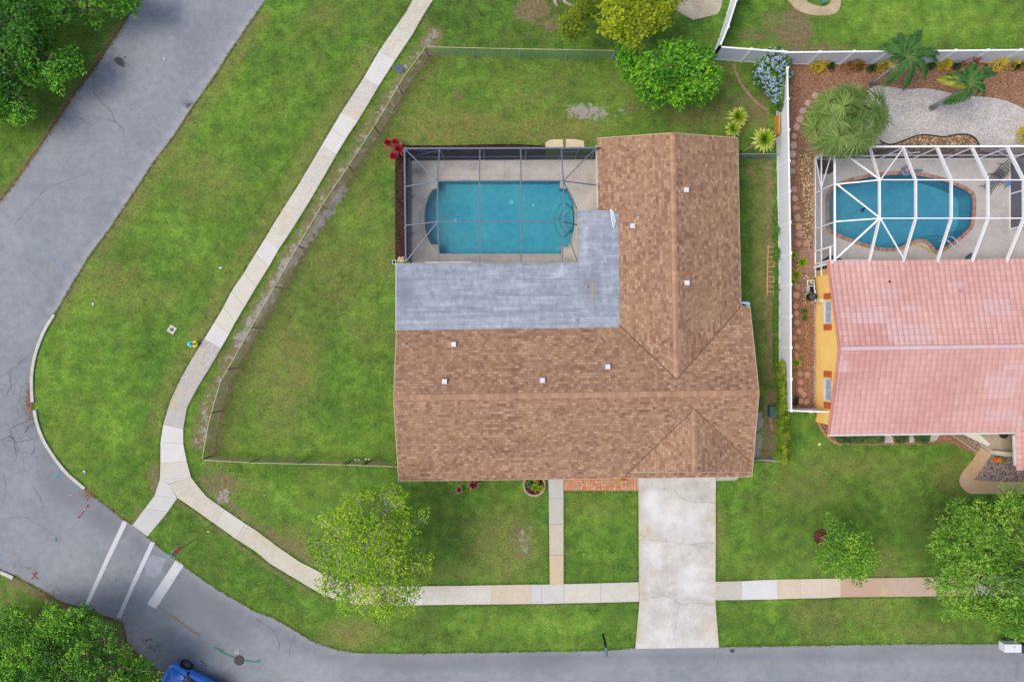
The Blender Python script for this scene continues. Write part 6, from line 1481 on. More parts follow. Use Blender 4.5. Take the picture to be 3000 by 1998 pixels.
# ---- fan palm
def fan_palm(label, base, ctr, zc, R, n=44, seed=1):
    g = random.Random(seed); t = thing('fan_palm', P(*base), label, 'palm tree')
    c = P(*ctr, zc); b = P(*base)
    mb = MB(); mb.tube([b, b.lerp(c, .4), b.lerp(c, .95)], [.24, .18, .17], 12); mb.build('trunk', M['bark'], t, smooth=True)
    fm_ = foliage('fan_palm_leaf', (48, 78, 30), (98, 130, 56), (178, 196, 118), .22, .5, .7)
    fd = foliage('dry_palm_leaf', (150, 140, 104), (180, 170, 140), (206, 198, 170), .2)
    pm = simple('palm_petiole', (128, 138, 74), .6)
    for i in range(n):
        a = i * 2.39996 + g.uniform(-.25, .25); q = i / n; el = math.radians(86 - 108 * q ** .72 + g.uniform(-8, 8)); ln = R * g.uniform(.44, .72) * (1 if i > 7 else .35 + .08 * i)
        d = Vector((math.cos(a) * math.cos(el), math.sin(a) * math.cos(el), math.sin(el))); h = c + Vector((d.x, d.y, d.z * .62)) * ln
        out = Vector((math.cos(a), math.sin(a), 0)); nrm = (d + Vector((0, 0, .5)) + Vector((g.gauss(0, .22), g.gauss(0, .22), 0))).normalized(); fwd = (out - nrm * out.dot(nrm)).normalized(); side = fwd.cross(nrm).normalized()
        m = MB(); m.tube([c, c.lerp(h, .5) + Vector((0, 0, .06)), h], [.025, .02, .014], 5); fr_ = m.build('frond', pm, t)
        Cc, Dd, Nn_, Ll, Ti = [], [], [], [], []
        S = 28
        for k in range(S):
            th = math.radians(-138 + 276 * k / (S - 1)) ; dd = (fwd * math.cos(th) + side * math.sin(th) + nrm * .18).normalized()
            dd.z -= g.uniform(.0, .2) + .25 * q; dd.normalize(); L = R * .42 * (1 - .22 * abs(th) / 2.06) * g.uniform(.88, 1.08)
            Cc.append(h); Dd.append(dd); Nn_.append(nrm + side * (.5 if k % 2 else -.5)); Ll.append(L); Ti.append((g.random(), .35 + .3 * g.random() - .25 * (q < .15), .62 + .3 * q * g.random()))
        m_ = fd if (q > .9 and g.random() < .6) else fm_
        rot_blades('fan', np.array([tuple(v) for v in Cc]), np.array([tuple(v) for v in Dd]), np.array([tuple(v) for v in Nn_]), np.array(Ll), .065, m_, fr_, np.array(Ti), 'strap')
    return t
fan_palm('big shaggy fan palm with green fan leaves beside the white gravel bed', (2380, 420), (2486, 350), 5.0, 3.05, 58, 4)
# ---- feather palms
def feather_palm(label, base, ctr, zc, fronds, seed=1, yellow=None):
    g = random.Random(seed); t = thing('feather_palm', P(*base), label, 'palm tree')
    c = P(*ctr, zc); b = P(*base); mb = MB()
    pts = [b, b.lerp(c, .35) + Vector((0, 0, -.3)), b.lerp(c, .75), c - Vector((0, 0, .1))]
    mb.tube(pts, [.17, .11, .10, .08], 10); mb.lathe(b.x, b.y, [(.2, 0), (.18, .12), (.12, .2)], 12); mb.build('trunk', simple('smooth_grey_palm_trunk', (158, 160, 154), .8, .12, 6), t, smooth=True)
    fm_ = foliage('feather_palm_leaf', (26, 66, 26), (56, 108, 46), (122, 160, 90), .2, .5); fy = foliage('yellowing_palm_leaf', (96, 112, 24), (160, 164, 40), (204, 196, 70), .2)
    pm = simple('green_rachis', (110, 136, 60), .6)
    for i, (ex_, ey_, drop, yl) in enumerate(fronds):
        e = P(ex_, ey_, zc - drop); ed = (e - c); mid = c.lerp(e, .5) + Vector((-ed.y, ed.x, 0)) * (.22 if i % 2 else .12) + Vector((0, 0, .6 + .25 * drop)); S = 54; pts = []
        for k in range(S + 1):
            s = k / S; pts.append(c * (1 - s) ** 2 + mid * 2 * s * (1 - s) + e * s * s)
        m = MB(); m.tube(pts[::4] + [pts[-1]], [.03 * (1 - .85 * j / 9) for j in range(len(pts[::4]) + 1)], 5); fr_ = m.build('frond', pm, t)
        Cc, Dd, Nn_, Ll, Ti = [], [], [], [], []
        for k in range(3, S + 1):
            s = k / S; tg = (pts[min(k + 1, S)] - pts[k - 1]).normalized(); sd = tg.cross(Vector((0, 0, 1))).normalized()
            for sg in (-1, 1):
                for rep in range(2):
                    L = .58 * math.sin(math.pi * min(.93, .16 + s * .80)) * g.uniform(.85, 1.15) + .1; dd = (sd * sg * g.uniform(.4, .9) + tg * (.9 + .5 * s) + Vector((0, 0, g.uniform(-.45, .05)))).normalized()
                    Cc.append(pts[k - 1].lerp(pts[k], g.random())); Dd.append(dd); Nn_.append(Vector((0, 0, 1)) + sd * g.uniform(-.5, .5)); Ll.append(L); Ti.append((g.random(), .3 + .3 * g.random(), .5 + .3 * g.random()))
        rot_blades('leaflets', np.array([tuple(v) for v in Cc]), np.array([tuple(v) for v in Dd]), np.array([tuple(v) for v in Nn_]), np.array(Ll), .034, fy if yl else fm_, fr_, np.array(Ti), 'strap')
    return t
feather_palm('feather palm with pale trunk leaning over the white vinyl fence', (2548, 252), (2655, 168), 4.6,
   [(2578, 132, .3, 0), (2640, 98, .1, 0), (2700, 90, .1, 0), (2676, 104, 0, 0), (2752, 158, .5, 0), (2748, 182, .8, 0), (2700, 205, 1.0, 0), (2648, 262, 1.2, 0), (2592, 250, 1.0, 0), (2612, 168, .6, 0), (2618, 112, .4, 0), (2712, 232, .9, 0)], 2)
tp = bpy.data.objects
feather_palm('feather palm with one yellowing frond rising from the white gravel', (2727, 318), (2840, 252), 4.0,
   [(2752, 232, .6, 1), (2770, 218, .5, 0), (2800, 212, .3, 0), (2858, 186, .2, 0), (2905, 200, .4, 0), (2918, 218, .6, 0), (2885, 282, 1.0, 0), (2862, 278, 1.1, 0), (2800, 300, .9, 0), (2765, 304, 1.0, 0), (2835, 196, .3, 0), (2880, 250, .8, 0)], 6)
mb = MB(); g = random.Random(2); c = P(2628, 180, 3.9)
Cc = []; Dd = []
for _ in range(260):
    d = Vector((g.gauss(-.5, .6), g.gauss(-.5, .6), g.gauss(-.3, .5))).normalized(); Cc.append(tuple(c + d * g.uniform(.05, .4))); Dd.append(tuple(d))
par = [o for o in col.objects if o.name.startswith('feather_palm')][0]
rot_blades('flower_cluster', np.array(Cc), np.array(Dd), np.tile([0, 0, 1.], (260, 1)), .14, .035, foliage('palm_blossom', (170, 166, 110), (196, 190, 138), (214, 206, 160), .2), par)
mb.tube([c + Vector((.1, .35, .2)), c + Vector((.25, .55, .35))], [.14, .04], 8); mb.build('boot', simple('pink_palm_sheath', (190, 140, 118), .7), par)

# ---- shrubs: leaf mounds
def shrub(name, label, ctr, rx, ry, h, fol, n=900, leaf=.12, wid=.45, cat='shrub', group=None, seed=0, rot=0, spiky=.3, stems=6, lumps=5):
    g = np.random.default_rng(seed + 300); t = thing(name, P(*ctr), label, cat, group); c = np.array(P(*ctr))
    rx /= PPM; ry /= PPM
    lc = g.uniform(-.55, .55, (lumps, 2)); li = g.integers(0, lumps, n)
    d = g.normal(0, 1, (n, 3)); d[:, 2] = np.abs(d[:, 2]); d /= np.linalg.norm(d, axis=1, keepdims=True); rad = g.uniform(.4, 1.0, (n, 1)) ** .5
    p = d * rad; p[:, :2] = p[:, :2] * .62 + lc[li] * .9
    ca, sa = math.cos(math.radians(-rot)), math.sin(math.radians(-rot))
    X = p[:, 0] * rx; Y = p[:, 1] * ry; pos = np.stack([c[0] + X * ca - Y * sa, c[1] + X * sa + Y * ca, .08 + p[:, 2] * h * .92], 1)
    ld = d + g.normal(0, spiky, (n, 3)); ld[:, 2] += .15
    tint = np.stack([g.random(n), np.clip(g.random(lumps)[li] * .7 + g.random(n) * .3, 0, 1)], 1)
    mb = MB()
    for _ in range(stems):
        a = g.uniform(0, 6.28); mb.tube([c, c + np.array([math.cos(a) * rx * .4, math.sin(a) * ry * .4, h * .7])], [.02, .01], 5)
    mb.build('stem', M['bark'], t)
    rot_blades('foliage', pos, ld, np.tile([0, 0, 1.], (n, 1)) + g.normal(0, .3, (n, 3)), leaf * g.uniform(.7, 1.3, n), leaf * wid, fol, t, tint)
    return t
F['croton_y'] = foliage('croton_yellow', (84, 112, 20), (208, 192, 34), (244, 228, 84), .25)
F['croton_o'] = foliage('croton_bronze', (74, 54, 30), (156, 104, 40), (222, 172, 58), .2)
F['croton_r'] = foliage('croton_red', (96, 44, 30), (184, 84, 42), (226, 140, 60), .2)
F['darkgreen'] = foliage('dark_small_leaf', (26, 52, 26), (50, 84, 44), (86, 122, 68), .2)
cg = 'croton shrubs along the white fence'
for (x, y, rx, ry, h, f, lb, sd, rt) in [(2396, 199, 24, 15, .9, 'croton_y', 'yellow green croton shrub, leftmost along the white fence', 1, 0), (2486, 198, 30, 20, 1.0, 'croton_o', 'bronze brown croton shrub between two yellow ones at the white fence', 2, 0),
      (2588, 195, 24, 22, 1.1, 'croton_y', 'tall yellow croton shrub under the leaning feather palm', 3, -30), (2762, 192, 24, 16, .9, 'croton_y', 'bright golden croton shrub right of the leaning feather palm', 4, 0),
      (2838, 186, 28, 12, 1.2, 'croton_r', 'orange red croton shrub left of the terracotta pot', 5, -20), (2925, 194, 36, 20, 1.2, 'croton_y', 'wide yellow croton shrub right of the terracotta pot', 6, -20), (3004, 192, 22, 16, 1.0, 'croton_o', 'dark bronze shrub cut off by the right edge at the white fence', 7, 0)]:
    shrub('croton_shrub', lb, (x, y), rx * 1.1, ry * 1.1, h, F[f], 620, .15, .3, group=cg, seed=sd, rot=rt)
for (x, y, rx, lb, sd) in [(2430, 200, 12, 'small dark green shrub right of the leftmost yellow croton', 1), (2517, 200, 11, 'small dark green shrub right of the bronze croton', 6), (2549, 204, 16, 'small dark green shrub left of the tall yellow croton', 2), (2722, 200, 14, 'small dark green shrub left of the golden croton', 3), (2796, 200, 13, 'small dark green shrub between golden and orange red crotons', 4), (2972, 198, 13, 'small dark green shrub near the right edge at the white fence', 5)]:
    shrub('low_shrub', lb, (x, y), rx, 11, .45, F['darkgreen'], 340, .09, .6, group='small dark shrubs at the white fence', seed=sd + 20)
shrub('croton_shrub', 'yellow shrub at the right edge beside the white gravel', (2996, 400), 24, 36, 1.1, F['croton_y'], 800, .17, .3, seed=31)
F['plum'] = foliage('plumbago_leaf', (40, 82, 26), (80, 132, 44), (140, 182, 66), .3); F['blue'] = foliage('pale_blue_flower', (150, 170, 226), (180, 196, 240), (214, 222, 250), .3)
# plumbago
def outline_bush(name, label, poly, z0, z1, fol, n, leaf, wid, cat, base, seed=0, edge_px=50, group=None, parent=None, part='foliage'):
    g = np.random.default_rng(seed + 700); poly = np.array(poly, float)
    t = parent or thing(name, P(*base), label, cat, group)
    X = g.uniform(poly[:, 0].min(), poly[:, 0].max(), n * 4); Y = g.uniform(poly[:, 1].min(), poly[:, 1].max(), n * 4); k = inpoly(X, Y, poly); X, Y = X[k][:n], Y[k][:n]
    D = np.clip(polydist(X, Y, poly) / edge_px, 0, 1); hz = np.sqrt(1 - (1 - D) ** 2); nz = np.array([mnoise.noise((x / 16., y / 16., seed)) for x, y in zip(X, Y)])
    Z = z0 + (z1 - z0) * hz * g.uniform(.55, 1, len(X)) + nz * .35 * (z1 - z0) * .6
    kx = (CAMH - Z) / CAMH / PPM; pos = np.stack([(X - 1500) * kx, (999 - Y) * kx, np.maximum(Z, .05)], 1)
    d = g.normal(0, .7, (len(X), 3)); d[:, 2] = np.abs(d[:, 2]) * .4 + .05
    tint = np.stack([g.random(len(X)), np.clip(.5 + nz * 1.4, 0, 1)], 1)
    rot_blades(part, pos, d, np.tile([0, 0, 1.], (len(X), 1)) + g.normal(0, .4, (len(X), 3)), leaf * g.uniform(.7, 1.3, len(X)), leaf * wid, fol, t, tint)
    return t
pb = T(2080 - 0, 100, []) ; s_ = 2.3547 * 1.664
pbl = [(2080 + x / 3.92, 100 + y / 3.92) for x, y in [(640, 160), (700, 150), (820, 155), (850, 200), (900, 230), (960, 250), (930, 330), (920, 420), (960, 460), (900, 560), (870, 640), (870, 800), (830, 900), (760, 880), (700, 900), (690, 720), (640, 690), (600, 640), (560, 600), (500, 560), (520, 500), (470, 465), (500, 400), (560, 300), (600, 230)]]
pt_ = outline_bush('plumbago_bush', 'tall green bush covered in pale blue flowers at the white fence corner', pbl, .5, 2.3, F['plum'], 5200, .13, .55, 'flowering bush', (2250, 250), 1)
mb = MB()
for k in range(9): a = P(2250 + random.uniform(-10, 10), 250 + random.uniform(-10, 10)); mb.tube([a, a + Vector((random.uniform(-.5, .5), random.uniform(-.8, .8), 1.4))], [.03, .015], 5)
mb.build('stem', M['bark'], pt_)
g = np.random.default_rng(5); pa = np.array(pbl); X = g.uniform(2200, 2330, 900); Y = g.uniform(138, 300, 900); k = inpoly(X, Y, pbl); X, Y = X[k], Y[k]; Cc = []; 
for x, y in zip(X[:230], Y[:230]):
    d_ = min(1, polydist([x], [y], pa)[0] / 50); z = .6 + 1.9 * math.sqrt(max(0, 1 - (1 - d_) ** 2)); 
    for _ in range(6): p = P(x + g.normal(0, 1.6), y + g.normal(0, 1.6), z + g.normal(0, .04)); Cc.append(tuple(p))
Cc = np.array(Cc); rot_blades('flower_cluster', Cc, g.normal(0, 1, (len(Cc), 3)) * [1, 1, .3], np.tile([0, 0, 1.], (len(Cc), 1)), .07, .06, F['blue'], pt_)
# vine on the white fence
F['vine'] = foliage('vine_leaf', (40, 80, 24), (76, 126, 36), (128, 170, 52), .3)
vt = thing('climbing_vine', P(2283, 900), 'dark green vine creeping up the left face of the white vinyl fence', 'climbing vine')
g = np.random.default_rng(9); n = 15000; Y = g.uniform(560, 1090, n); wv = np.array([mnoise.noise((y / 22., 2.2, 0)) + .5 * mnoise.noise((y / 9., 7.2, 0)) for y in Y]); lim = np.clip(2 + 26 * (wv - .08), 1.5, 30)
U = g.random(n); off = U * lim; ok = (wv > -.4) & (Y > 600 + 30 * g.random(n)); Y, off = Y[ok], off[ok]; n = len(Y)
basex = 1500 + (P(2312, 700, FH).x - .12) * PPM; Z = np.clip(off / 24 * 1.5, .02, 1.85); inwall = g.random(n) < .75
Xw = np.where(inwall, P(2312, 700, FH).x - .10 - g.random(n) * .18, P(2312, 700, FH).x - .1 - g.random(n) * .12); Z = np.where(inwall, Z, g.random(n) * .35)
Yw = (999 - Y) / PPM * (CAMH - Z) / CAMH
rot_blades('leaves', np.stack([Xw, Yw, Z], 1), np.stack([-np.abs(g.normal(.6, .4, n)), g.normal(0, .6, n), g.normal(-.2, .5, n)], 1), np.stack([np.full(n, -.5), g.normal(0, .3, n), np.full(n, 1.)], 1), .10, .07, F['vine'], vt)
hp = [(2276, 1070), (2296, 1050), (2306, 1100), (2308, 1180), (2314, 1205), (2308, 1240), (2312, 1262), (2314, 1290), (2312, 1320), (2314, 1352), (2296, 1362), (2284, 1350), (2278, 1320), (2282, 1300), (2276, 1270), (2280, 1240), (2274, 1200), (2278, 1150)]
F['hedge'] = foliage('hedge_leaf', (58, 92, 22), (116, 150, 32), (184, 188, 58), .3)
ht = outline_bush('hedge', 'ragged yellow green hedge strip beyond the lower end of the white vinyl fence', hp, .4, 1.9, F['hedge'], 4600, .15, .35, 'hedge', (2290, 1230), 4, 16)
# boxwood hedges
for i, (x0, x1, lb) in enumerate(((2446, 2592, 'long clipped dark green hedge under the pink roof eave'), (2616, 2663, 'short clipped hedge between two white gravel gaps under the eave'), (2676, 2726, 'short clipped hedge at the right end of the row under the eave'))):
    outline_bush('clipped_hedge', lb, [(x0, 1262), (x1, 1262), (x1 - 2, 1294), (x1 - 14, 1298), (x0 + 16, 1299), (x0 + 2, 1288)], .25, .75, F['darkgreen'] if 0 else foliage('boxwood_leaf', (36, 66, 28), (66, 104, 46), (112, 146, 72), .2), int((x1 - x0) * 22), .08, .6, 'hedge', ((x0 + x1) / 2, 1280), 7 + i, 10, group='clipped hedges under the front eave')
# rosette plants
def rosette(name, label, ctr, R, zc, fol, n=60, w=.07, layers=3, cat='plant', group=None, seed=0, stem=True, tipy=.95, inner=.25, trunk_base=None):
    g = random.Random(seed); b = P(*(trunk_base or ctr)); t = thing(name, b, label, cat, group); c = P(ctr[0], ctr[1], zc)
    Cc, Dd, Nn_, Ll, Ti = [], [], [], [], []
    for i in range(n):
        q = i / n; a = i * 2.39996 + g.uniform(-.15, .15); el = math.radians(75 - 72 * q); L = R / PPM * (.45 + .6 * q) * g.uniform(.9, 1.1) / max(.45, math.cos(el)) * .9
        L = min(L, R / PPM * 1.15); Cc.append(c + Vector((g.gauss(0, .02), g.gauss(0, .02), -.25 * q * zc * .3))); Dd.append(Vector((math.cos(a) * math.cos(el), math.sin(a) * math.cos(el), math.sin(el)))); Nn_.append(Vector((0, 0, 1.)))
        Ll.append(L); Ti.append((g.random(), inner, 1.35 * tipy * (.5 + .5 * q)))
    f = lambda l: np.array([tuple(v) for v in l])
    rot_blades('leaves', f(Cc), f(Dd), f(Nn_), np.array(Ll), w, fol, t, np.array(Ti), 'strap')
    mb = MB(); mb.tube([b, c], [.04, .03], 7); mb.build('stem', M['bark_pale'], t)
    return t
F['drac'] = foliage('striped_yellow_green_leaf', (50, 116, 16), (150, 186, 40), (248, 246, 150), .3, .5, .8)
dg = 'yellow striped dracaenas behind the house'
rosette('dracaena', 'round yellow striped dracaena between the house corner and the side fence', (2238, 411), 42, 1.5, F['drac'], 130, .11, seed=1, trunk_base=(2178, 443), inner=.1)
rosette('dracaena', 'yellow striped dracaena, upper one of the pair above the roof corner', (2162, 344), 37, .9, F['drac'], 96, .11, seed=2, group=None, inner=.1)
rosette('dracaena', 'yellow striped dracaena, lower one of the pair touching the roof corner', (2147, 379), 31, .8, F['drac'], 80, .10, seed=3, inner=.1)
F['ti'] = foliage('red_ti_leaf', (96, 16, 30), (168, 40, 56), (228, 150, 150), .2, .5, .75)
for i, (x, y, r_, lb) in enumerate(((1138, 420, 17, 'red ti plant at the far upper left of the screened pool corner'), (1158, 417, 13, 'small red ti plant at the top of the clump by the pool corner'), (1170, 438, 22, 'largest red ti plant right at the screened pool corner'), (1153, 458, 16, 'lowest red ti plant of the clump by the pool corner'))):
    rosette('ti_plant', lb, (x, y), r_ * 1.25, .7, F['ti'], 34, .09, seed=10 + i, group='red ti plants at the pool corner', inner=.3, tipy=.6)
F['ti2'] = foliage('maroon_pink_leaf', (80, 26, 38), (142, 56, 70), (240, 206, 190), .2, .5, .8)
rosette('ti_plant', 'small maroon ti plant with pink edges on the front lawn', (1345, 1434), 16, .4, F['ti2'], 30, .07, seed=21, inner=.2, tipy=.9)
rosette('ti_plant', 'larger maroon ti plant half under the front eave', (1387, 1419), 22, .6, F['ti2'], 44, .08, seed=22, inner=.2, tipy=.7)
# round flower bed
bt = thing('flower_bed', P(1563, 1422), 'round flower bed edged with tan stones under the front eave', 'flower bed')
mb = MB(); c0 = P(1565, 1420)
for i in range(30):
    a = 2 * math.pi * i / 30; R0 = 31 / PPM; p = c0 + Vector((math.cos(a) * R0, math.sin(a) * R0, 0)); d = Vector((-math.sin(a), math.cos(a), 0)) * (R0 * math.pi / 30 * .92); n_ = Vector((math.cos(a), math.sin(a), 0)) * .07
    mb.slab([p - d - n_ + Vector((0, 0, .14)), p + d - n_ + Vector((0, 0, .14)), p + d * 1.08 + n_ + Vector((0, 0, .14)), p - d * 1.08 + n_ + Vector((0, 0, .14))], .14, 0, None, None, A(*[v * random.uniform(.9, 1.08) for v in (182, 158, 138)]))
mb.build('edging_stone', toned('tan_edging_stone', .9, 5), bt)
mb = MB(); mb.lathe(c0.x, c0.y, [(.62, .02), (.6, .08), (.1, .1)], 24); mb.build('mulch', M['mulch_dark'], bt)
F['yg'] = foliage('yellow_green_strap', (46, 104, 20), (128, 168, 34), (236, 224, 84), .3, .5, .75)
for i, (x, y, r_) in enumerate(((1549, 1418, 14), (1568, 1428, 15), (1583, 1430, 12), (1570, 1414, 12))):
    rosette('garden_plant', ('green leafy plant at the left of the round stone edged bed', 'yellow green plant in the middle of the round stone edged bed', 'yellow plant at the right of the round stone edged bed', 'green plant half under the eave in the round stone edged bed')[i], (x, y), r_ * 1.2, .3, F['yg'] if i else foliage('green_strap', (40, 92, 30), (82, 140, 50), (140, 180, 80), .2), 26, .06, seed=30 + i, inner=.2, tipy=.9 if i else .5)
for i, (x, y, r_, lb) in enumerate(((2325, 748, 14, 'yellow green plant beside the top of the brick path'), (2350, 769, 20, 'widest yellow green plant leaning onto the brick path'), (2332, 806, 20, 'yellow green plant at the bottom of the brick path'), (2323, 828, 13, 'small yellow green plant just below the brick path'), (2333, 1062, 16, 'yellow green plant alone by the fence in the red mulch'), (2356, 912, 10, 'small green plant in the red mulch above its twin'), (2356, 932, 10, 'small green plant in the red mulch below its twin'))):
    rosette('garden_plant', lb, (x, y), r_ * 1.25, .5 if i < 5 else .25, F['yg'] if i < 5 else foliage('plain_green_strap', (50, 84, 36), (88, 120, 50), (130, 150, 60), .2), 34, .06, seed=40 + i, inner=.25, tipy=.85 if i < 5 else .5)
rosette('garden_plant', 'small green plant at the foot of the dracaena beside the house', (2171, 444), 9, .2, F['vine'], 20, .06, seed=60)
shrub('low_shrub', 'low dark green shrub at the inner corner of the white fences', (2328, 1174), 8, 14, .5, F['darkgreen'], 300, .08, .6, seed=61)
rosette('garden_plant', 'small yellow flowered plant on the brick paving by the roof edge', (1817, 1407), 7, .3, F['croton_y'], 20, .06, seed=62); rosette('garden_plant', 'small red flowered plant on the brick paving by the roof edge', (1829, 1405), 6, .3, F['croton_r'], 18, .06, seed=63)
# ================================================================== SMALL THINGS
# stepping stones
st = [(2388, 281, 11), (2365, 302, 10), (2352, 325, 11), (2344, 350, 12), (2334, 373, 12), (2326, 400, 10), (2323, 426, 12), (2320, 452, 12), (2322, 477, 9), (2321, 503, 9), (2326, 555, 9), (2327, 582, 10), (2330, 610, 10), (2336, 638, 11), (2339, 664, 11), (2342, 685, 11), (2340, 714, 10), (2361, 713, 10), (2335, 840, 10), (2333, 865, 10), (2331, 897, 10), (2333, 918, 9), (2333, 944, 10), (2339, 971, 9), (2326, 990, 8), (2333, 1015, 9), (2333, 1040, 9), (2343, 1095, 9), (2364, 1098, 9), (2345, 1120, 9), (2343, 1143, 9), (2355, 1155, 9), (2345, 1175, 9), (2363, 1177, 9)]
ords = ['first', 'second', 'third', 'fourth', 'fifth', 'sixth', 'seventh', 'eighth', 'ninth', 'tenth', 'eleventh', 'twelfth', 'thirteenth', 'fourteenth', 'fifteenth', 'sixteenth', 'seventeenth', 'eighteenth']
sm = toned('flagstone', .9, 4, .1, .06)
for i, (x, y, r_) in enumerate(st):
    g = random.Random(i * 7 + 1); k = g.choice((5, 6, 6, 7)); a0 = g.uniform(0, 6.28)
    pts = [(x + r_ * g.uniform(.8, 1.15) * math.cos(a0 + 6.283 * j / k), y + r_ * g.uniform(.8, 1.15) * math.sin(a0 + 6.283 * j / k)) for j in range(k)]
    mb = MB(); mb.slab([P(*p) + Vector((0, 0, .05)) for p in pts], .06, 0, None, None, A(*[v * g.uniform(.93, 1.06) for v in ((196, 152, 134) if y > 600 else (204, 172, 158))]))
    lb = 'flat flagstone in the red mulch, %s %s the brick path along the white fence' % (ords[17 - i] if i < 18 else ords[i - 18], 'above' if i < 18 else 'below')
    o = mb.build('stepping_stone', sm, bevel=.012); tag(o, lb, 'stepping stone', 'flagstones in the mulch along the white fence')
# cobble edging at the wall foot
for (xa, y0_, y1_, lb) in ((2386, 892, 1200, 'row of small pale stones at the foot of the yellow wall'), (2384, 470, 722, 'row of small pale stones beside the white screen enclosure')):
    t = thing('stone_edging', P(xa, (y0_ + y1_) / 2), lb, 'stone edging'); y = y0_; mb = MB(); i = 0
    while y < y1_:
        h = random.uniform(8, 11); w = random.uniform(2.8, 3.6); mb.slab([P(xa - w, y + 1) + Vector((0, 0, .1)), P(xa - w + .6, y + h - 1) + Vector((0, 0, .1)), P(xa + w, y + h - 1) + Vector((0, 0, .1)), P(xa + w - .5, y + .8) + Vector((0, 0, .1))], .1, 0, None, None, A(*[v * random.uniform(.88, 1.06) for v in (190, 172, 156)])); y += h
    mb.build('stones', sm, t)
# front bed stone border
t = thing('stone_edging', P(2410, 1260), 'curved row of tan stones around the bed under the pink roof corner', 'stone edging'); mb = MB()
cv = smooth_poly([(2394, 1226), (2396, 1240), (2408, 1262), (2425, 1282), (2445, 1296), (2464, 1303)], 1, False)
for a, b in zip(cv[:-1], cv[1:]): mb.bar(P(*a) + Vector((0, 0, .05)), P(*a).lerp(P(*b), .9) + Vector((0, 0, .05)), .15, .12, 0, A(*[v * random.uniform(.9, 1.08) for v in (188, 150, 110)]))
mb.build('stones', sm, t)
t = thing('stone_edging', P(2840, 1320), 'double strip of grey brown stone edging left of the front path', 'stone edging'); mb = MB()
mb.bar(P(2783, 1270) + Vector((0, 0, .04)), P(2862, 1325) + Vector((0, 0, .04)), .12, .1, 0, A(172, 160, 146)); mb.bar(P(2797, 1270) + Vector((0, 0, .04)), P(2868, 1319) + Vector((0, 0, .04)), .12, .1, 0, A(160, 136, 112)); mb.build('stones', sm, t)
# wooden edging log in the back corner
lg = [(2150, 191), (2154, 208), (2162, 229), (2171, 248), (2185, 268), (2205, 291), (2225, 310), (2249, 325)]
mb = MB()
for i, (a, b) in enumerate(zip(lg[:-1], lg[1:])): mb.tube([P(*a) + Vector((0, 0, .05)), P(a[0] * .06 + b[0] * .94, a[1] * .06 + b[1] * .94) + Vector((0, 0, .05))], [.10, .09], 7)
o = mb.build('edging_logs', simple('weathered_wood', (168, 140, 122), .9, .15, 8)); tag(o, 'curved line of weathered brown edging logs in the dirt near the blue flowered bush', 'edging logs')
# ladder
t = thing('ladder', P(2256, 790), 'long wooden ladder lying on the grass beside the white vinyl fence', 'ladder')
wd = simple('pale_timber', (206, 172, 118), .75, .1, 8)
def lad(px, py): return P(px, py) + Vector((0, 0, .07))
L0, L1, R0_, R1_ = lad(2249, 718), lad(2246, 865), lad(2266, 716), lad(2265, 865)
for a, b in ((L0, L1), (R0_, R1_)): mb = MB(); mb.bar(a, b, .06, .09); mb.build('side_rail', wd, t)
for i in range(10):
    f_ = .05 + i * .098; mb = MB(); mb.bar(L0.lerp(L1, f_), R0_.lerp(R1_, f_), .05, .04); mb.build('rung', wd, t)
# green unit box
t = thing('utility_box', P(2262, 1204), 'teal green lidded box between the brown roofed house and the hedge', 'utility box')
p = P(2260, 1204); gm_ = simple('teal_plastic', (66, 112, 114), .5, .06, 3)
mb = MB(); mb.box(p.x - .28, p.x + .28, p.y - .33, p.y + .33, 0, .55); mb.build('body', gm_, t, bevel=.03); mb = MB(); mb.box(p.x - .32, p.x + .32, p.y - .37, p.y + .37, .56, .66); mb.build('lid', gm_, t, bevel=.03)
for i, (x, y0_, y1_, lb) in enumerate(((2256, 1221, 1238, 'short row of pink bricks directly below the teal box'), (2258, 1241, 1260, 'slanted row of pink bricks, lower of the two below the teal box'))):
    t = thing('brick_row', P(x, y0_), lb, 'brick row'); mb = MB(); k = 4
    for j in range(k): y = y0_ + (y1_ - y0_) * j / k; xo = j * (.2 if i == 0 else 1.1); mb.slab([P(x - 3.4 + xo, y + .4) + Vector((0, 0, .08)), P(x - 3.4 + xo, y + (y1_ - y0_) / k - .4) + Vector((0, 0, .08)), P(x + 3.4 + xo, y + (y1_ - y0_) / k - .4) + Vector((0, 0, .08)), P(x + 3.4 + xo, y + .4) + Vector((0, 0, .08))], .08, 0, None, None, A(186, 142, 126))
    mb.build('bricks', sm, t)
# valve box, meter lid, manhole
t = thing('valve_box', P(504.5, 965.5), 'square white concrete pad with a round iron lid on the verge grass', 'valve box')
p = P(504.5, 965.5); a = math.radians(-33); mb = MB(); mb.slab([p + Vector((math.cos(a + k * math.pi / 2 + math.pi / 4) * .34, math.sin(a + k * math.pi / 2 + math.pi / 4) * .34, .06)) for k in range(4)], .06); mb.build('pad', simple('white_pad', (214, 210, 200), .9), t)
mb = MB(); mb.lathe(p.x, p.y, [(.13, .05), (.13, .075), (.1, .08), (.06, .078)], 20); mb.build('lid', simple('iron_lid', (112, 110, 116), .7, .15, 12), t)
t = thing('meter_box', P(1168, 202), 'dark grey water meter lid between the pavement and the chain link fence', 'meter box')
mb = MB(); mb.slab([P(x, y) + Vector((0, 0, .06)) for x, y in T(750, 0, [(958, 452), (985, 446), (1018, 462), (1026, 478), (1012, 506), (998, 510), (960, 490), (948, 470)])], .06); mb.build('lid', simple('grey_plastic_lid', (92, 100, 118), .6, .1, 6), t, bevel=.01)
p = P(1168, 202); mb = MB(); mb.box(p.x - .06, p.x + .06, p.y - .03, p.y + .03, .06, .075); mb.build('hatch', simple('lid_hatch', (70, 76, 92), .6), t)
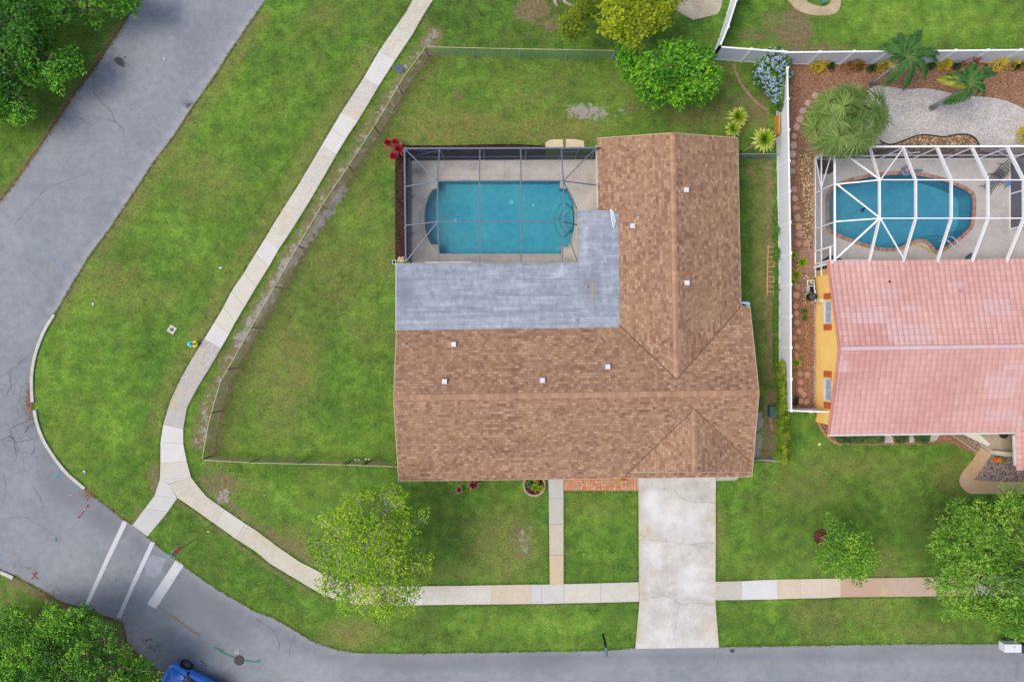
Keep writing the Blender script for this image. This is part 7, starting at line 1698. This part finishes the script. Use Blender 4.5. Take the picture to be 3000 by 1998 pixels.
t = thing('manhole_cover', P(701, 1933), 'round iron manhole cover in the lower left street', 'manhole cover')
p = P(701, 1933); iron = simple('rusty_iron', (88, 80, 82), .8, .25, 14)
mb = MB(); mb.lathe(p.x, p.y, [(.34, .0), (.34, .02), (.30, .024)], 32); mb.build('frame_ring', simple('iron_ring', (66, 64, 70), .7), t); mb = MB(); mb.lathe(p.x, p.y, [(.28, .02), (.28, .032), (.27, .034)], 32)
for i in range(12):
    a = i * math.pi / 6
    for r0 in (.09, .17, .235): q = p + Vector((math.cos(a) * r0, math.sin(a) * r0, 0)); mb.box(q.x - .022, q.x + .022, q.y - .022, q.y + .022, .034, .042)
mb.build('cover', iron, t)
for x, y, lb in ((2106, 1415, 'round green sprinkler valve lid by the right edge of the driveway'), (1863, 1695, 'small green sprinkler lid where the pavement meets the driveway')):
    t = thing('sprinkler_box', P(x, y), lb, 'valve lid'); mb = MB(); mb.lathe(0, 0, [(.09, 0), (.09, .05), (.07, .055)], 16); mb.build('lid', simple('green_lid', (66, 124, 96), .6), t, True); mb = MB(); mb.lathe(0, 0, [(.03, .05), (.03, .065)], 10); mb.build('knob', iron, t, True)
p = P(2400, 1301); mb = MB(); mb.lathe(p.x, p.y, [(.09, .0), (.09, .06), (.05, .065), (.04, .03)], 16); o = mb.build('sprinkler_ring', simple('cream_ring', (232, 226, 190), .8)); tag(o, 'small cream ring lying on the right lawn below the white fence end', 'sprinkler ring')
# hydrant
t = thing('fire_hydrant', P(572, 1008), 'yellow fire hydrant with a teal bonnet beside the long pavement', 'fire hydrant')
yl = simple('hydrant_yellow', (255, 214, 66), .5, .05, k=1.0); te = simple('hydrant_teal', (60, 214, 208), .5, .05, k=1.0)
mb = MB(); mb.lathe(0, 0, [(.2, 0), (.2, .1), (.11, .12), (.11, .5), (.13, .51), (.13, .7), (.10, .72)], 20); mb.build('barrel', yl, t, True, smooth=False)
mb = MB(); mb.lathe(0, 0, [(.165, .72), (.165, .77), (.13, .79), (.12, .88), (.07, .94), (.035, .95), (.035, 1.0)], 18); mb.build('bonnet', te, t, True)
for dx, dy, r_ in ((0, -1, .06), (0, 1, .05), (1, .2, .05)):
    mb = MB(); d = Vector((dx, dy, 0)).normalized(); mb.tube([d * .09 + Vector((0, 0, .6)), d * .18 + Vector((0, 0, .6)), d * .2 + Vector((0, 0, .6))], [r_, r_, r_ * .6], 10); mb.build('nozzle_cap', yl, t, True)
# litter
for x, y, lb, rgb in ((647, 785, 'small white scrap on the verge grass near the pavement', (232, 236, 240)), (274, 891, 'small white scrap on the verge grass near the road', (226, 230, 230)), (248, 1381, 'crumpled pale blue scrap on the verge near the kerb end', (180, 206, 236)), (483, 173, 'small white scrap on the left road', (226, 220, 210)), (611, 1557, 'yellow scrap on the corner grass', (220, 220, 70)), (1073, 1345, 'two pale stones on the side lawn inside the gate', (222, 206, 180)), (1042, 1346, 'pair of tan stones at the gate of the side lawn', (204, 180, 156))):
    p = P(x, y); g = random.Random(x); mb = MB(); n_ = 2 if 'two' in lb or 'pair' in lb else 1
    for k in range(n_):
        q = p + Vector((k * .2, 0, 0)); pts = [q + Vector((math.cos(a) * .11 * g.uniform(.5, 1.2), math.sin(a) * .09 * g.uniform(.5, 1.2), g.uniform(.04, .09))) for a in [j * 1.047 for j in range(6)]]
        mb.slab(pts, .04)
    o = mb.build('stones' if n_ == 2 else 'paper_scrap', simple('scrap_%d' % x, rgb, .8)); tag(o, lb, 'stones' if n_ == 2 else 'litter')
t = thing('rock_pile', P(1175, 762), 'pile of cream rocks at the lower left corner of the pool enclosure', 'rocks')
rk = simple('cream_rock', (216, 196, 166), .9, .12, 8)
for i, (x, y, r_) in enumerate(((1172, 758, 5.5), (1181, 757, 5), (1177, 764, 6.5), (1168, 764, 4.5), (1184, 765, 4))):
    g = random.Random(i); mb = MB(); n_ = 8; p = P(x, y); R0 = r_ / PPM
    ring = lambda s, z: [p + Vector((math.cos(a) * R0 * s * g.uniform(.8, 1.15), math.sin(a) * R0 * s * g.uniform(.8, 1.15), z)) for a in [2 * math.pi * j / n_ for j in range(n_)]]
    A_ = ring(1, 0); B_ = ring(1.05, .08); C_ = ring(.6, .16); vs_ = A_ + B_ + C_; fs = [(j, (j + 1) % n_, n_ + (j + 1) % n_, n_ + j) for j in range(n_)] + [(n_ + j, n_ + (j + 1) % n_, 2 * n_ + (j + 1) % n_, 2 * n_ + j) for j in range(n_)] + [tuple(range(2 * n_, 3 * n_))]
    mb.add(vs_, fs); mb.build('rock', rk, t)
# stop sign with street name blades
t = thing('stop_sign', P(573, 1576), 'red stop sign with green street name blades at the end of the crossing', 'stop sign')
base = P(571, 1580); Htop = 3.3
mb = MB(); mb.tube([base, (base.x, base.y, Htop)], .03, 8); mb.build('post', simple('galvanised_post', (128, 130, 112), .5, .1, 5), t)
rd = Vector((math.cos(math.radians(-28)), math.sin(math.radians(-28)), .08)).normalized()   # face normal of the slightly tipped plate
sd_ = Vector((0, 0, 1)).cross(rd).normalized(); wd_ = rd.cross(sd_)
cz = Vector((base.x, base.y, 2.72)) + rd * .04
def octa(r_, off): return [cz + rd * off + (sd_ * math.cos(math.radians(22.5 + 45 * k)) + wd_ * math.sin(math.radians(22.5 + 45 * k))) * r_ for k in range(8)]
def plate(mb, pts, th, m=0):
    n = len(pts); b = [p - rd * th for p in pts]; mb.add(pts + b, [tuple(range(n)), tuple(range(2 * n - 1, n - 1, -1))] + [(k, n + k, n + (k + 1) % n, (k + 1) % n) for k in range(n)], m)
red = simple('sign_red', (255, 72, 54), .4, .03, k=.8); wht = simple('sign_white', (240, 240, 240), .4, .02)
mb = MB(); plate(mb, octa(.5, 0), .012); pl = mb.build('face', wht, t); mb = MB(); plate(mb, octa(.45, .004), .003); mb.build('red_field', red, pl)
def text_mesh(name, body, size, mat, origin, xdir, updir, nrm, parent, extr=.002):
    cu = bpy.data.curves.new(name, 'FONT'); cu.body = body; cu.size = size; cu.align_x = 'CENTER'; cu.align_y = 'CENTER'; cu.extrude = extr
    o = bpy.data.objects.new(name, cu); col.objects.link(o); bpy.context.view_layer.update()
    me = bpy.data.meshes.new_from_object(o.evaluated_get(bpy.context.evaluated_depsgraph_get())); bpy.data.objects.remove(o)
    R = Matrix((xdir, updir, nrm)).transposed().to_4x4(); R.translation = origin - Vector(root_loc(parent).location); me.transform(R); me.materials.clear(); me.materials.append(mat)
    q = bpy.data.objects.new(name, me); col.objects.link(q); q.parent = parent; return q
text_mesh('lettering', 'STOP', .36, wht, cz + rd * .009, sd_, wd_, rd, pl)
grn = simple('sign_green', (110, 206, 180), .45, .05, k=1.0)
for k, (dd, z) in enumerate(((sd_, 3.25), (Vector((rd.x, rd.y, 0)).normalized(), 3.45))):
    mb = MB(); c = Vector((base.x, base.y, z)); mb.bar(c - dd * .42, c + dd * .42, .012, .16); bl = mb.build('street_name_blade', grn, t)
mb = MB(); mb.box(base.x - .05, base.x + .05, base.y - .05, base.y + .05, 3.26, 3.32); mb.build('bracket', simple('bracket_grey', (120, 150, 140), .5), t)
# mailboxes
t = thing('mailbox', P(1766, 1858), 'dark mailbox on a tall black post leaning over the street edge', 'mailbox')
bp_ = P(1766, 1858); blk = simple('black_post', (30, 32, 34), .6, .1, 6)
mb = MB(); mb.bar(bp_, (bp_.x, bp_.y, 1.62), .11, .11); mb.bar((bp_.x, bp_.y + .05, 1.5), (bp_.x, bp_.y - .5, 1.58), .1, .08); mb.bar((bp_.x - .02, bp_.y + .02, .75), (bp_.x - .02, bp_.y - .35, 1.5), .06, .06); mb.build('post', blk, t)
mb = MB(); prof = [(-.09, 0), (-.09, .12), (-.07, .18), (0, .21), (.07, .18), (.09, .12), (.09, 0)]; ty0, ty1 = bp_.y - .1, bp_.y - .66; n_ = len(prof); zc_ = 1.62; ox = P(1776, 1900, 1.7).x
vs_ = [(ox + a, ty0, zc_ + b) for a, b in prof] + [(ox + a, ty1, zc_ + b) for a, b in prof]; mb.add(vs_, [(k, k + 1, n_ + k + 1, n_ + k) for k in range(n_ - 1)] + [(n_ - 1, 0, n_, 2 * n_ - 1), tuple(range(n_ - 1, -1, -1)), tuple(range(n_, 2 * n_))]); mb.build('box', simple('slate_blue_box', (92, 120, 148), .45, .08, 4), t)
mb = MB(); mb.bar((ox + .1, ty1 + .15, 1.68), (ox + .1, ty1 + .15, 1.86), .015, .04); mb.build('flag', red, t)
mz0, mz1 = 1.02, 1.6
t = thing('mailbox', P(2945, 1868), 'large white box mailbox on a dark green post at the lower right street edge', 'mailbox')
a = P(2944, 1887, mz1); b = P(2993, 1911, mz1)
mb = MB(); mb.box(a.x, b.x, b.y, a.y, mz0, mz1); mb.build('box', simple('white_box_paint', (238, 240, 250), .5, .03, 3), t, bevel=.015)
mb = MB(); mb.box(a.x + .1, b.x - .1, b.y - .015, b.y - .002, mz0 + .08, mz1 - .08); mb.build('door', M['fascia'], t)
mb = MB(); c = P(2972, 1895, mz1)
for an in range(0, 180, 45): dd = Vector((math.cos(math.radians(an)), math.sin(math.radians(an)) * .8, 0)) * .13; mb.bar(c - dd + Vector((0, 0, .004)), c + dd + Vector((0, 0, .004)), .02, .004)
mb.bar(c + Vector((-.02, -.12, .004)), c + Vector((-.02, -.26, .004)), .02, .004); mb.build('emblem', simple('faded_emblem', (196, 206, 216), .6), t)
dg_ = simple('dark_green_post', (44, 70, 76), .6, .1, 4); mb = MB(); mb.bar((b.x - .15, a.y - .25, 0), (b.x - .15, a.y - .25, mz0), .12, .12); mb.bar((b.x - .2, a.y - .25, mz0 - .05), (b.x + .6, a.y - .25, mz0 - .05), .12, .08); mb.build('post', dg_, t)
t = thing('mailbox', P(3000, 1880), 'dark green mailbox cut off by the right edge next to the white box', 'mailbox')
mb = MB(); mb.box(b.x + .12, b.x + .7, b.y - .12, a.y - .1, mz0, mz1 - .12); mb.build('box', dg_, t, bevel=.05); mb = MB(); mb.box(b.x + .2, b.x + .6, b.y - .14, b.y - .121, mz0 + .06, mz1 - .2); mb.build('door', simple('dg2', (56, 84, 88), .5), t); 
mb = MB(); mb.bar((b.x + .4, a.y - .3, 0), (b.x + .4, a.y - .3, mz0), .1, .1); mb.build('post', dg_, t)
# pots
t = thing('plant_pot', P(2880, 199), 'empty round terracotta pot among the croton shrubs', 'plant pot'); mb = MB(); tc = simple('terracotta', (186, 112, 84), .8, .08, 6)
mb.lathe(0, 0, [(.12, 0), (.17, .3), (.19, .3), (.19, .36), (.15, .36), (.14, .30)], 20); mb.build('pot', tc, t, True); mb = MB(); mb.lathe(0, 0, [(.14, .26), (.13, .3)], 16); mb.build('soil', simple('soil', (70, 50, 44), .95), t, True)
t = thing('plant_pot', P(2911, 1347), 'tipped orange pot with a trailing plant on the mauve gravel', 'plant pot'); p = P(2908, 1346) + Vector((0, 0, .2))
mb = MB(); mb.tube([p, p + Vector((.36, 0, .0))], [.19, .2], 18); mb.build('pot', simple('orange_pot', (226, 128, 62), .7, .05, 6), t); mb = MB(); mb.tube([p + Vector((.361, 0, 0)), p + Vector((.37, 0, 0))], [.17, .17], 16); mb.build('soil', bpy.data.materials['soil'], t)
g = np.random.default_rng(3); n = 120; C = np.array(p + Vector((.45, 0, -.08))) + g.normal(0, 1, (n, 3)) * [.13, .13, .05]
rot_blades('foliage', C, g.normal(0, 1, (n, 3)) * [1, 1, .4] + [.5, 0, 0], np.tile([0, 0, 1.], (n, 1)), .12, .05, F['hedge'], t)
p = P(2755, 413); mb = MB(); mb.lathe(p.x, p.y, [(.19, .02), (.19, .06), (.15, .065)], 18); o = mb.build('buried_lid', simple('brown_lid', (148, 116, 84), .85)); tag(o, 'round brown lid half buried in the brown pebble bed', 'lid')
# pool pump equipment
t = thing('pool_pump', P(2375, 850), 'white piped pool pump with a black filter against the yellow wall', 'pool pump'); wp = simple('white_pvc', (236, 236, 236), .4, .03); bk = simple('black_plastic', (34, 36, 44), .4, .1, 6)
def q3(px, py, z): return P(px, py, z)
mb = MB()
for pts in ([(2366, 822, .5), (2386, 821, .5), (2386, 838, .5), (2366, 838, .5), (2366, 822, .5)], [(2386, 838, .5), (2386, 852, .4), (2388, 860, .4)], [(2389, 850, .6), (2389, 884, .6), (2381, 884, .6)], [(2376, 822, .5), (2376, 830, .5), (2384, 830, .5)], [(2365, 842, .3), (2366, 854, .3)]): mb.tube([q3(*p_) for p_ in pts], .04, 8)
mb.build('pipe', wp, t); p = P(2381, 869, .5)
mb = MB(); mb.lathe(p.x, p.y, [(.24, 0), (.26, .1), (.26, .55), (.2, .68), (.06, .72)], 20); mb.build('filter_tank', bk, t); mb = MB(); p = P(2380, 850, .3); mb.tube([(p.x - .15, p.y + .1, .3), (p.x + .2, p.y - .1, .3)], [.15, .13], 14); mb.box(p.x - .2, p.x + .1, p.y + .0, p.y + .3, .05, .4); mb.build('motor', bk, t, smooth=False)
mb = MB(); p = P(2367, 846, .4); mb.box(p.x - .12, p.x + .1, p.y - .15, p.y + .15, .05, .45); mb.build('timer_box', simple('grey_box', (176, 178, 182), .5), t)
mb = MB(); p = P(2381, 869, .75); mb.tube([(p.x + .16 * math.cos(a), p.y + .16 * math.sin(a), .72) for a in [k * .6 for k in range(11)]], .03, 6); mb.bar((p.x - .14, p.y - .1, .73), (p.x + .14, p.y + .1, .73), .05, .03); mb.build('clamp', simple('grey_clamp', (120, 124, 134), .4), t)
# loungers
def lounger(label, a, b, w, flip=1):
    a = P(*a); b = P(*b); d = (b - a); L = d.length; d.normalize(); s = Vector((-d.y, d.x, 0)); t = thing('sun_lounger', (a.x, a.y, 0), label, 'sun lounger', 'black sun loungers by the pool')
    m = simple('black_wrought_iron', (62, 66, 78), .5, .05) if 'black_wrought_iron' not in bpy.data.materials else bpy.data.materials['black_wrought_iron']
    prof = [(0, .36), (.62, .36), (.62, .36), (1.0, .75)]
    def pt(u, v): z = .36 if u < .62 else .36 + (u - .62) / .38 * .4; return a + d * (L * u) + s * (w * (v - .5)) + Vector((0, 0, z))
    st_, bk_ = MB(), MB()
    for k in range(11):
        u = k / 10; (st_ if u < .62 else bk_).bar(pt(u, 0), pt(u, 1), .028, .015)
    for k in range(5):
        v = k / 4; st_.bar(pt(0, v), pt(.62, v), .03, .015); bk_.bar(pt(.62, v), pt(1, v), .03, .015)
    st_.build('seat', m, t); bk_.build('backrest', m, t)
    for u, v in ((.08, 0), (.08, 1), (.8, 0), (.8, 1)):
        mb = MB(); e = pt(u, v); e.z = .36; mb.tube([e, e + s * (.18 if v else -.18) * 1.0 + Vector((0, 0, -.36)) - d * .1], .016, 6); mb.build('leg', m, t)
    mb = MB()
    for v in (0, 1): e = pt(.45, v); mb.tube([e, e + Vector((0, 0, .22)) + s * (.1 if v else -.1), pt(.62, v) + Vector((0, 0, .25)) + s * (.12 if v else -.12), pt(.68, v)], .016, 6)
    mb.build('armrest', m, t)
lounger('black metal grid lounger, the upper one right of the teal pool', (2908, 525), (2944, 484), .62)
lounger('black metal grid lounger, the lower one nearer the teal pool', (2882, 560), (2916, 512), .62)
t = thing('side_table', P(2941, 541), 'small round blue topped table beside the black loungers', 'side table'); mb = MB(); mb.lathe(0, 0, [(.19, .42), (.19, .45), (.16, .47)], 20); mb.build('table_top', simple('blue_glass', (96, 140, 216), .25, .1, 8), t, True)
for a in (0.5, 2.6, 4.7): mb = MB(); mb.tube([(0, 0, .42), (math.cos(a) * .3, math.sin(a) * .3, 0)], .015, 6); mb.build('leg', simple('dark_leg', (70, 76, 86), .5), t, True)
# pool float, toys
t = thing('pool_float', P(2655, 500), 'blue grey swivel pool seat with a pink centre at the far pool edge', 'pool float'); bl = simple('slate_blue_vinyl', (122, 150, 176), .5, .08, 5)
mb = MB(); c = P(2655, 501, .5); R0 = .26; ring = [(c.x + math.cos(k * .524) * R0, c.y + math.sin(k * .524) * R0, .5) for k in range(13)]; mb.tube(ring, .1, 8); mb.lathe(c.x, c.y, [(.2, .38), (.2, .42)], 14); mb.build('ring', bl, t)
mb = MB(); c2_ = P(2659, 498, .6); mb.lathe(c2_.x, c2_.y, [(.03, .45), (.13, .5), (.14, .56), (.1, .62), (.03, .64)], 14); mb.build('cushion', simple('pink_ball', (196, 152, 158), .6), t)
mb = MB(); c3 = P(2662, 510, .3); mb.box(c3.x - .12, c3.x + .12, c3.y - .1, c3.y + .1, .1, .32); mb.build('base', simple('navy', (46, 86, 140), .5), t, bevel=.02)
t = thing('pool_float', P(2690, 499), 'long flat blue grey pad lying across the far pool edge', 'pool float'); mb = MB(); c = P(2690, 500, .2); pts = [(c.x + math.cos(k * .524) * .34, c.y + math.sin(k * .524) * .1, .2) for k in range(12)]; mb.slab([Vector(p_) for p_ in pts], .1); mb.build('pad', bl, t)
mb = MB(); mb.bar((c.x - .28, c.y, .21), (c.x + .28, c.y, .21), .03, .02); mb.build('seam', simple('navy2', (60, 90, 130), .5), t)
mb = MB(); mb.tube([P(x, y) + Vector((0, 0, .12)) for x, y in ((2668, 716), (2685, 717), (2705, 725), (2725, 738))], .05, 10); o = mb.build('pool_noodle', simple('yellow_foam', (222, 184, 82), .8)); tag(o, 'yellow foam noodle lying on the patio at the lower pool edge', 'pool noodle')
p = P(2778, 708) * 1.002; mb = MB(); mb.lathe(p.x, p.y, [(.1, -.1), (.13, -.05), (.11, .02), (.04, .06)], 16); o = mb.build('chlorine_float', simple('blue_float', (74, 140, 206), .5)); tag(o, 'small round blue floater on the teal pool by its steps', 'pool floater')
t = thing('hose_pot', P(2835, 757), 'teal tub on the patio by the pink roof edge', 'tub'); mb = MB(); mb.lathe(0, 0, [(.2, 0), (.24, .3), (.26, .32), (.22, .32), (.2, .1)], 18); mb.build('tub', simple('teal_tub', (70, 130, 144), .6), t, True); mb = MB(); mb.tube([(-.24, .05, .3), (-.15, .25, .45), (.1, .3, .4), (.2, .2, .3)], .02, 6); mb.build('handle', simple('teal_dark', (50, 96, 110), .6), t, True)
p = P(2530, 615, -1.2); mb = MB(); mb.lathe(p.x, p.y, [(.12, -1.39), (.12, -1.35)], 10); mb.bar((p.x - .1, p.y - .1, -1.3), (p.x + .12, p.y + .14, -1.25), .12, .08); o = mb.build('pool_cleaner', simple('dark_cleaner', (20, 54, 80), .6)); tag(o, 'small dark cleaner on the floor of the teal pool', 'pool cleaner')
# barn style orange board by the fence
mb = MB(); a = P(2276, 350, .6); mb.box(a.x - .06, a.x + .02, P(2276, 400, .5).y, P(2276, 342, .5).y, .3, 1.1); o = mb.build('leaning_board', simple('orange_board', (214, 160, 78), .8)); tag(o, 'orange board leaning on the white vinyl fence above the grey chain link fence', 'board')
# teal chair seat at the top garden bed
t = thing('garden_bench', P(2402, 10), 'small teal bench end in the curved bed at the top edge', 'bench'); p = P(2402, 8); mb = MB(); mb.bar((p.x - .1, p.y + .3, .4), (p.x + .15, p.y - .2, .4), .34, .05); mb.build('seat', simple('teal_bench', (92, 146, 134), .6), t)
for dx, dy in ((-.2, .2), (.05, .35), (.0, -.2), (.25, -.1)): mb = MB(); mb.tube([(p.x + dx, p.y + dy, 0), (p.x + dx, p.y + dy, .38)], .02, 6); mb.build('leg', bpy.data.materials['teal_bench'], t)

# ================================================================== BLUE CAR
f_ = Vector((-.89, .46, 0)).normalized(); r_ = Vector((f_.y, -f_.x, 0)); ang = math.atan2(f_.y, f_.x)
wc = P(545, 1949, .42); HW = .93; cc = wc - r_ * .93 + f_ * .92 - f_ * 2.35
car = thing('parked_car', (cc.x, cc.y, 0), 'bright blue pickup or suv with its front wheel turned, parked at the bottom edge', 'car', None, ang)
def carpaint():
    t = NT('blue_car_paint', .22, .6); t.base(A(24, 124, 232, k=1.0)); t.b.inputs['Coat Weight'].default_value = .8; t.b.inputs['Coat Roughness'].default_value = .06; return t.mat
bluem = carpaint(); blkp = simple('black_trim', (26, 28, 32), .6, .05); 
mb = MB()   # loft: x forward, sections
secs = [(-3.15, .80, .45, .95, .84), (-3.05, .88, .32, 1.02, .84), (-1.6, .93, .30, 1.08, .86), (-.4, .94, .30, 1.08, .88), (.8, .94, .30, 1.08, .88), (1.0, .94, .30, 1.07, .84), (1.7, .93, .32, 1.02, .78), (2.1, .88, .36, .96, .72), (2.3, .76, .42, .86, .62), (2.37, .62, .48, .74, .5)]
ringn = 12; vs_ = []
for x, hw, zb, zt, ht in secs:
    vs_ += [(x, -hw * .85, zb), (x, -hw * .98, zb + .12), (x, -hw, (zb + zt) / 2), (x, -hw * .98, zt - .12), (x, -ht * .98, zt - .02), (x, -ht * .5, zt + .03), (x, ht * .5, zt + .03), (x, ht * .98, zt - .02), (x, hw * .98, zt - .12), (x, hw, (zb + zt) / 2), (x, hw * .98, zb + .12), (x, hw * .85, zb)]
fs = []
for i in range(len(secs) - 1):
    for k in range(ringn): a0 = i * ringn + k; a1 = i * ringn + (k + 1) % ringn; fs.append((a0, a1, a1 + ringn, a0 + ringn))
fs += [tuple(range(ringn)), tuple((len(secs) - 1) * ringn + k for k in range(ringn - 1, -1, -1))]
mb.add(vs_, fs); body = mb.build('body', bluem, car, True, smooth=True)
mb = MB(); cab = [(.95, .80, 1.05), (.25, .68, 1.62), (-.2, .66, 1.68), (-1.3, .66, 1.68), (-2.1, .74, 1.08)]
vs_ = []
for x, hw, z in cab: vs_ += [(x, -hw, z), (x, hw, z), (x, hw + .08 if z > 1.2 else hw, 1.04), (x, -hw - .08 if z > 1.2 else -hw, 1.04)]
fs = [(0, 1, 5, 4), (4, 5, 9, 8), (8, 9, 13, 12), (12, 13, 17, 16)] + [(i * 4, i * 4 + 4, i * 4 + 7, i * 4 + 3) for i in range(4)] + [(i * 4 + 1, i * 4 + 2, i * 4 + 6, i * 4 + 5) for i in range(4)]
mb.add(vs_, fs); mb.build('cabin', M['glass'], car, True); mb = MB(); mb.slab([Vector((.28, -.68, 1.70)), Vector((.28, .68, 1.70)), Vector((-1.32, .68, 1.72)), Vector((-1.32, -.68, 1.72))], .05); mb.build('roof', bluem, car, True, bevel=.03)
def wheel(x, y, steer):
    mb = MB(); ca, sa = math.cos(steer), math.sin(steer)
    def W(a, b, c): return (x + a * ca - b * sa, y + a * sa + b * ca, c)
    sg = -1 if y < 0 else 1; prof = [(.20, .1), (.40, .12), (.42, .06), (.42, -.10), (.40, -.13), (.27, -.13)]
    n_ = 28; vs_ = [W(r0 * math.cos(k * 6.2832 / n_), -sg * o_ * -1 * -1, .42 + r0 * math.sin(k * 6.2832 / n_)) for r0, o_ in prof for k in range(n_)]
    fs = [(i * n_ + k, i * n_ + (k + 1) % n_, (i + 1) * n_ + (k + 1) % n_, (i + 1) * n_ + k) for i in range(len(prof) - 1) for k in range(n_)]
    mb.add(vs_, fs); w = mb.build('wheel', blkp, car, True, smooth=False)
    mb = MB(); rimm = simple('alloy_rim', (150, 154, 162), .35, .05, metal=.3) if 'alloy_rim' not in bpy.data.materials else bpy.data.materials['alloy_rim']
    o_ = sg * .125; ring = [(.27, o_), (.235, o_)]; vs_ = [W(r0 * math.cos(k * 6.2832 / n_), oo, .42 + r0 * math.sin(k * 6.2832 / n_)) for r0, oo in ring for k in range(n_)]; mb.add(vs_, [(k, (k + 1) % n_, n_ + (k + 1) % n_, n_ + k) for k in range(n_)])
    for k in range(8):
        a = k * math.pi / 4
        for da in (-.09, .09): mb.bar(W(.05 * math.cos(a), o_ * .95, .42 + .05 * math.sin(a)), W(.25 * math.cos(a + da), o_, .42 + .25 * math.sin(a + da)), .03, .02)
    mb.add([W(.06 * math.cos(k * .785), o_ * 1.0, .42 + .06 * math.sin(k * .785)) for k in range(8)], [tuple(range(8))]); mb.build('rim', rimm, w, True)
for x, y, s_ in ((1.43, -.93, -.0), (1.43, .86, 0), (-2.15, -.86, 0), (-2.15, .86, 0)): wheel(x, y, s_ if y > 0 or x < 0 else -.15)
for y, s_ in ((-.84, -1), (.84, 1)):
    mb = MB(); mb.slab([Vector((2.14, y * .98, .93)), Vector((2.22, y * .9, .90)), Vector((2.32, y * .72, .86)), Vector((2.27, y * .7, .89)), Vector((2.12, y * .88, .95))], .06); mb.build('headlight', simple('headlight_glass', (236, 236, 230), .15, .03, spec=.6) if 'headlight_glass' not in bpy.data.materials else bpy.data.materials['headlight_glass'], car, True)
    mb = MB(); mb.tube([(.85, y * 1.0, 1.12), (.9, y * 1.15, 1.16)], .03, 6); mb.box(.84, 1.0, min(y * 1.12, y * 1.35), max(y * 1.12, y * 1.35), 1.1, 1.28); mb.build('mirror', blkp, car, True, bevel=.02)
mb = MB(); mb.box(2.33, 2.39, -.5, .5, .5, .68); mb.build('grille', blkp, car, True)
mb = MB()
for y in (-.6, .6): mb = MB(); mb.bar((2.05, y, 1.0), (1.05, y * 1.1, 1.115), .04, .03); mb.build('hood_crease', bluem, car, True)
mb = MB(); mb.bar((1.0, -.7, 1.1), (.95, .6, 1.12), .09, .05); mb.build('wiper_cowl', blkp, car, True)
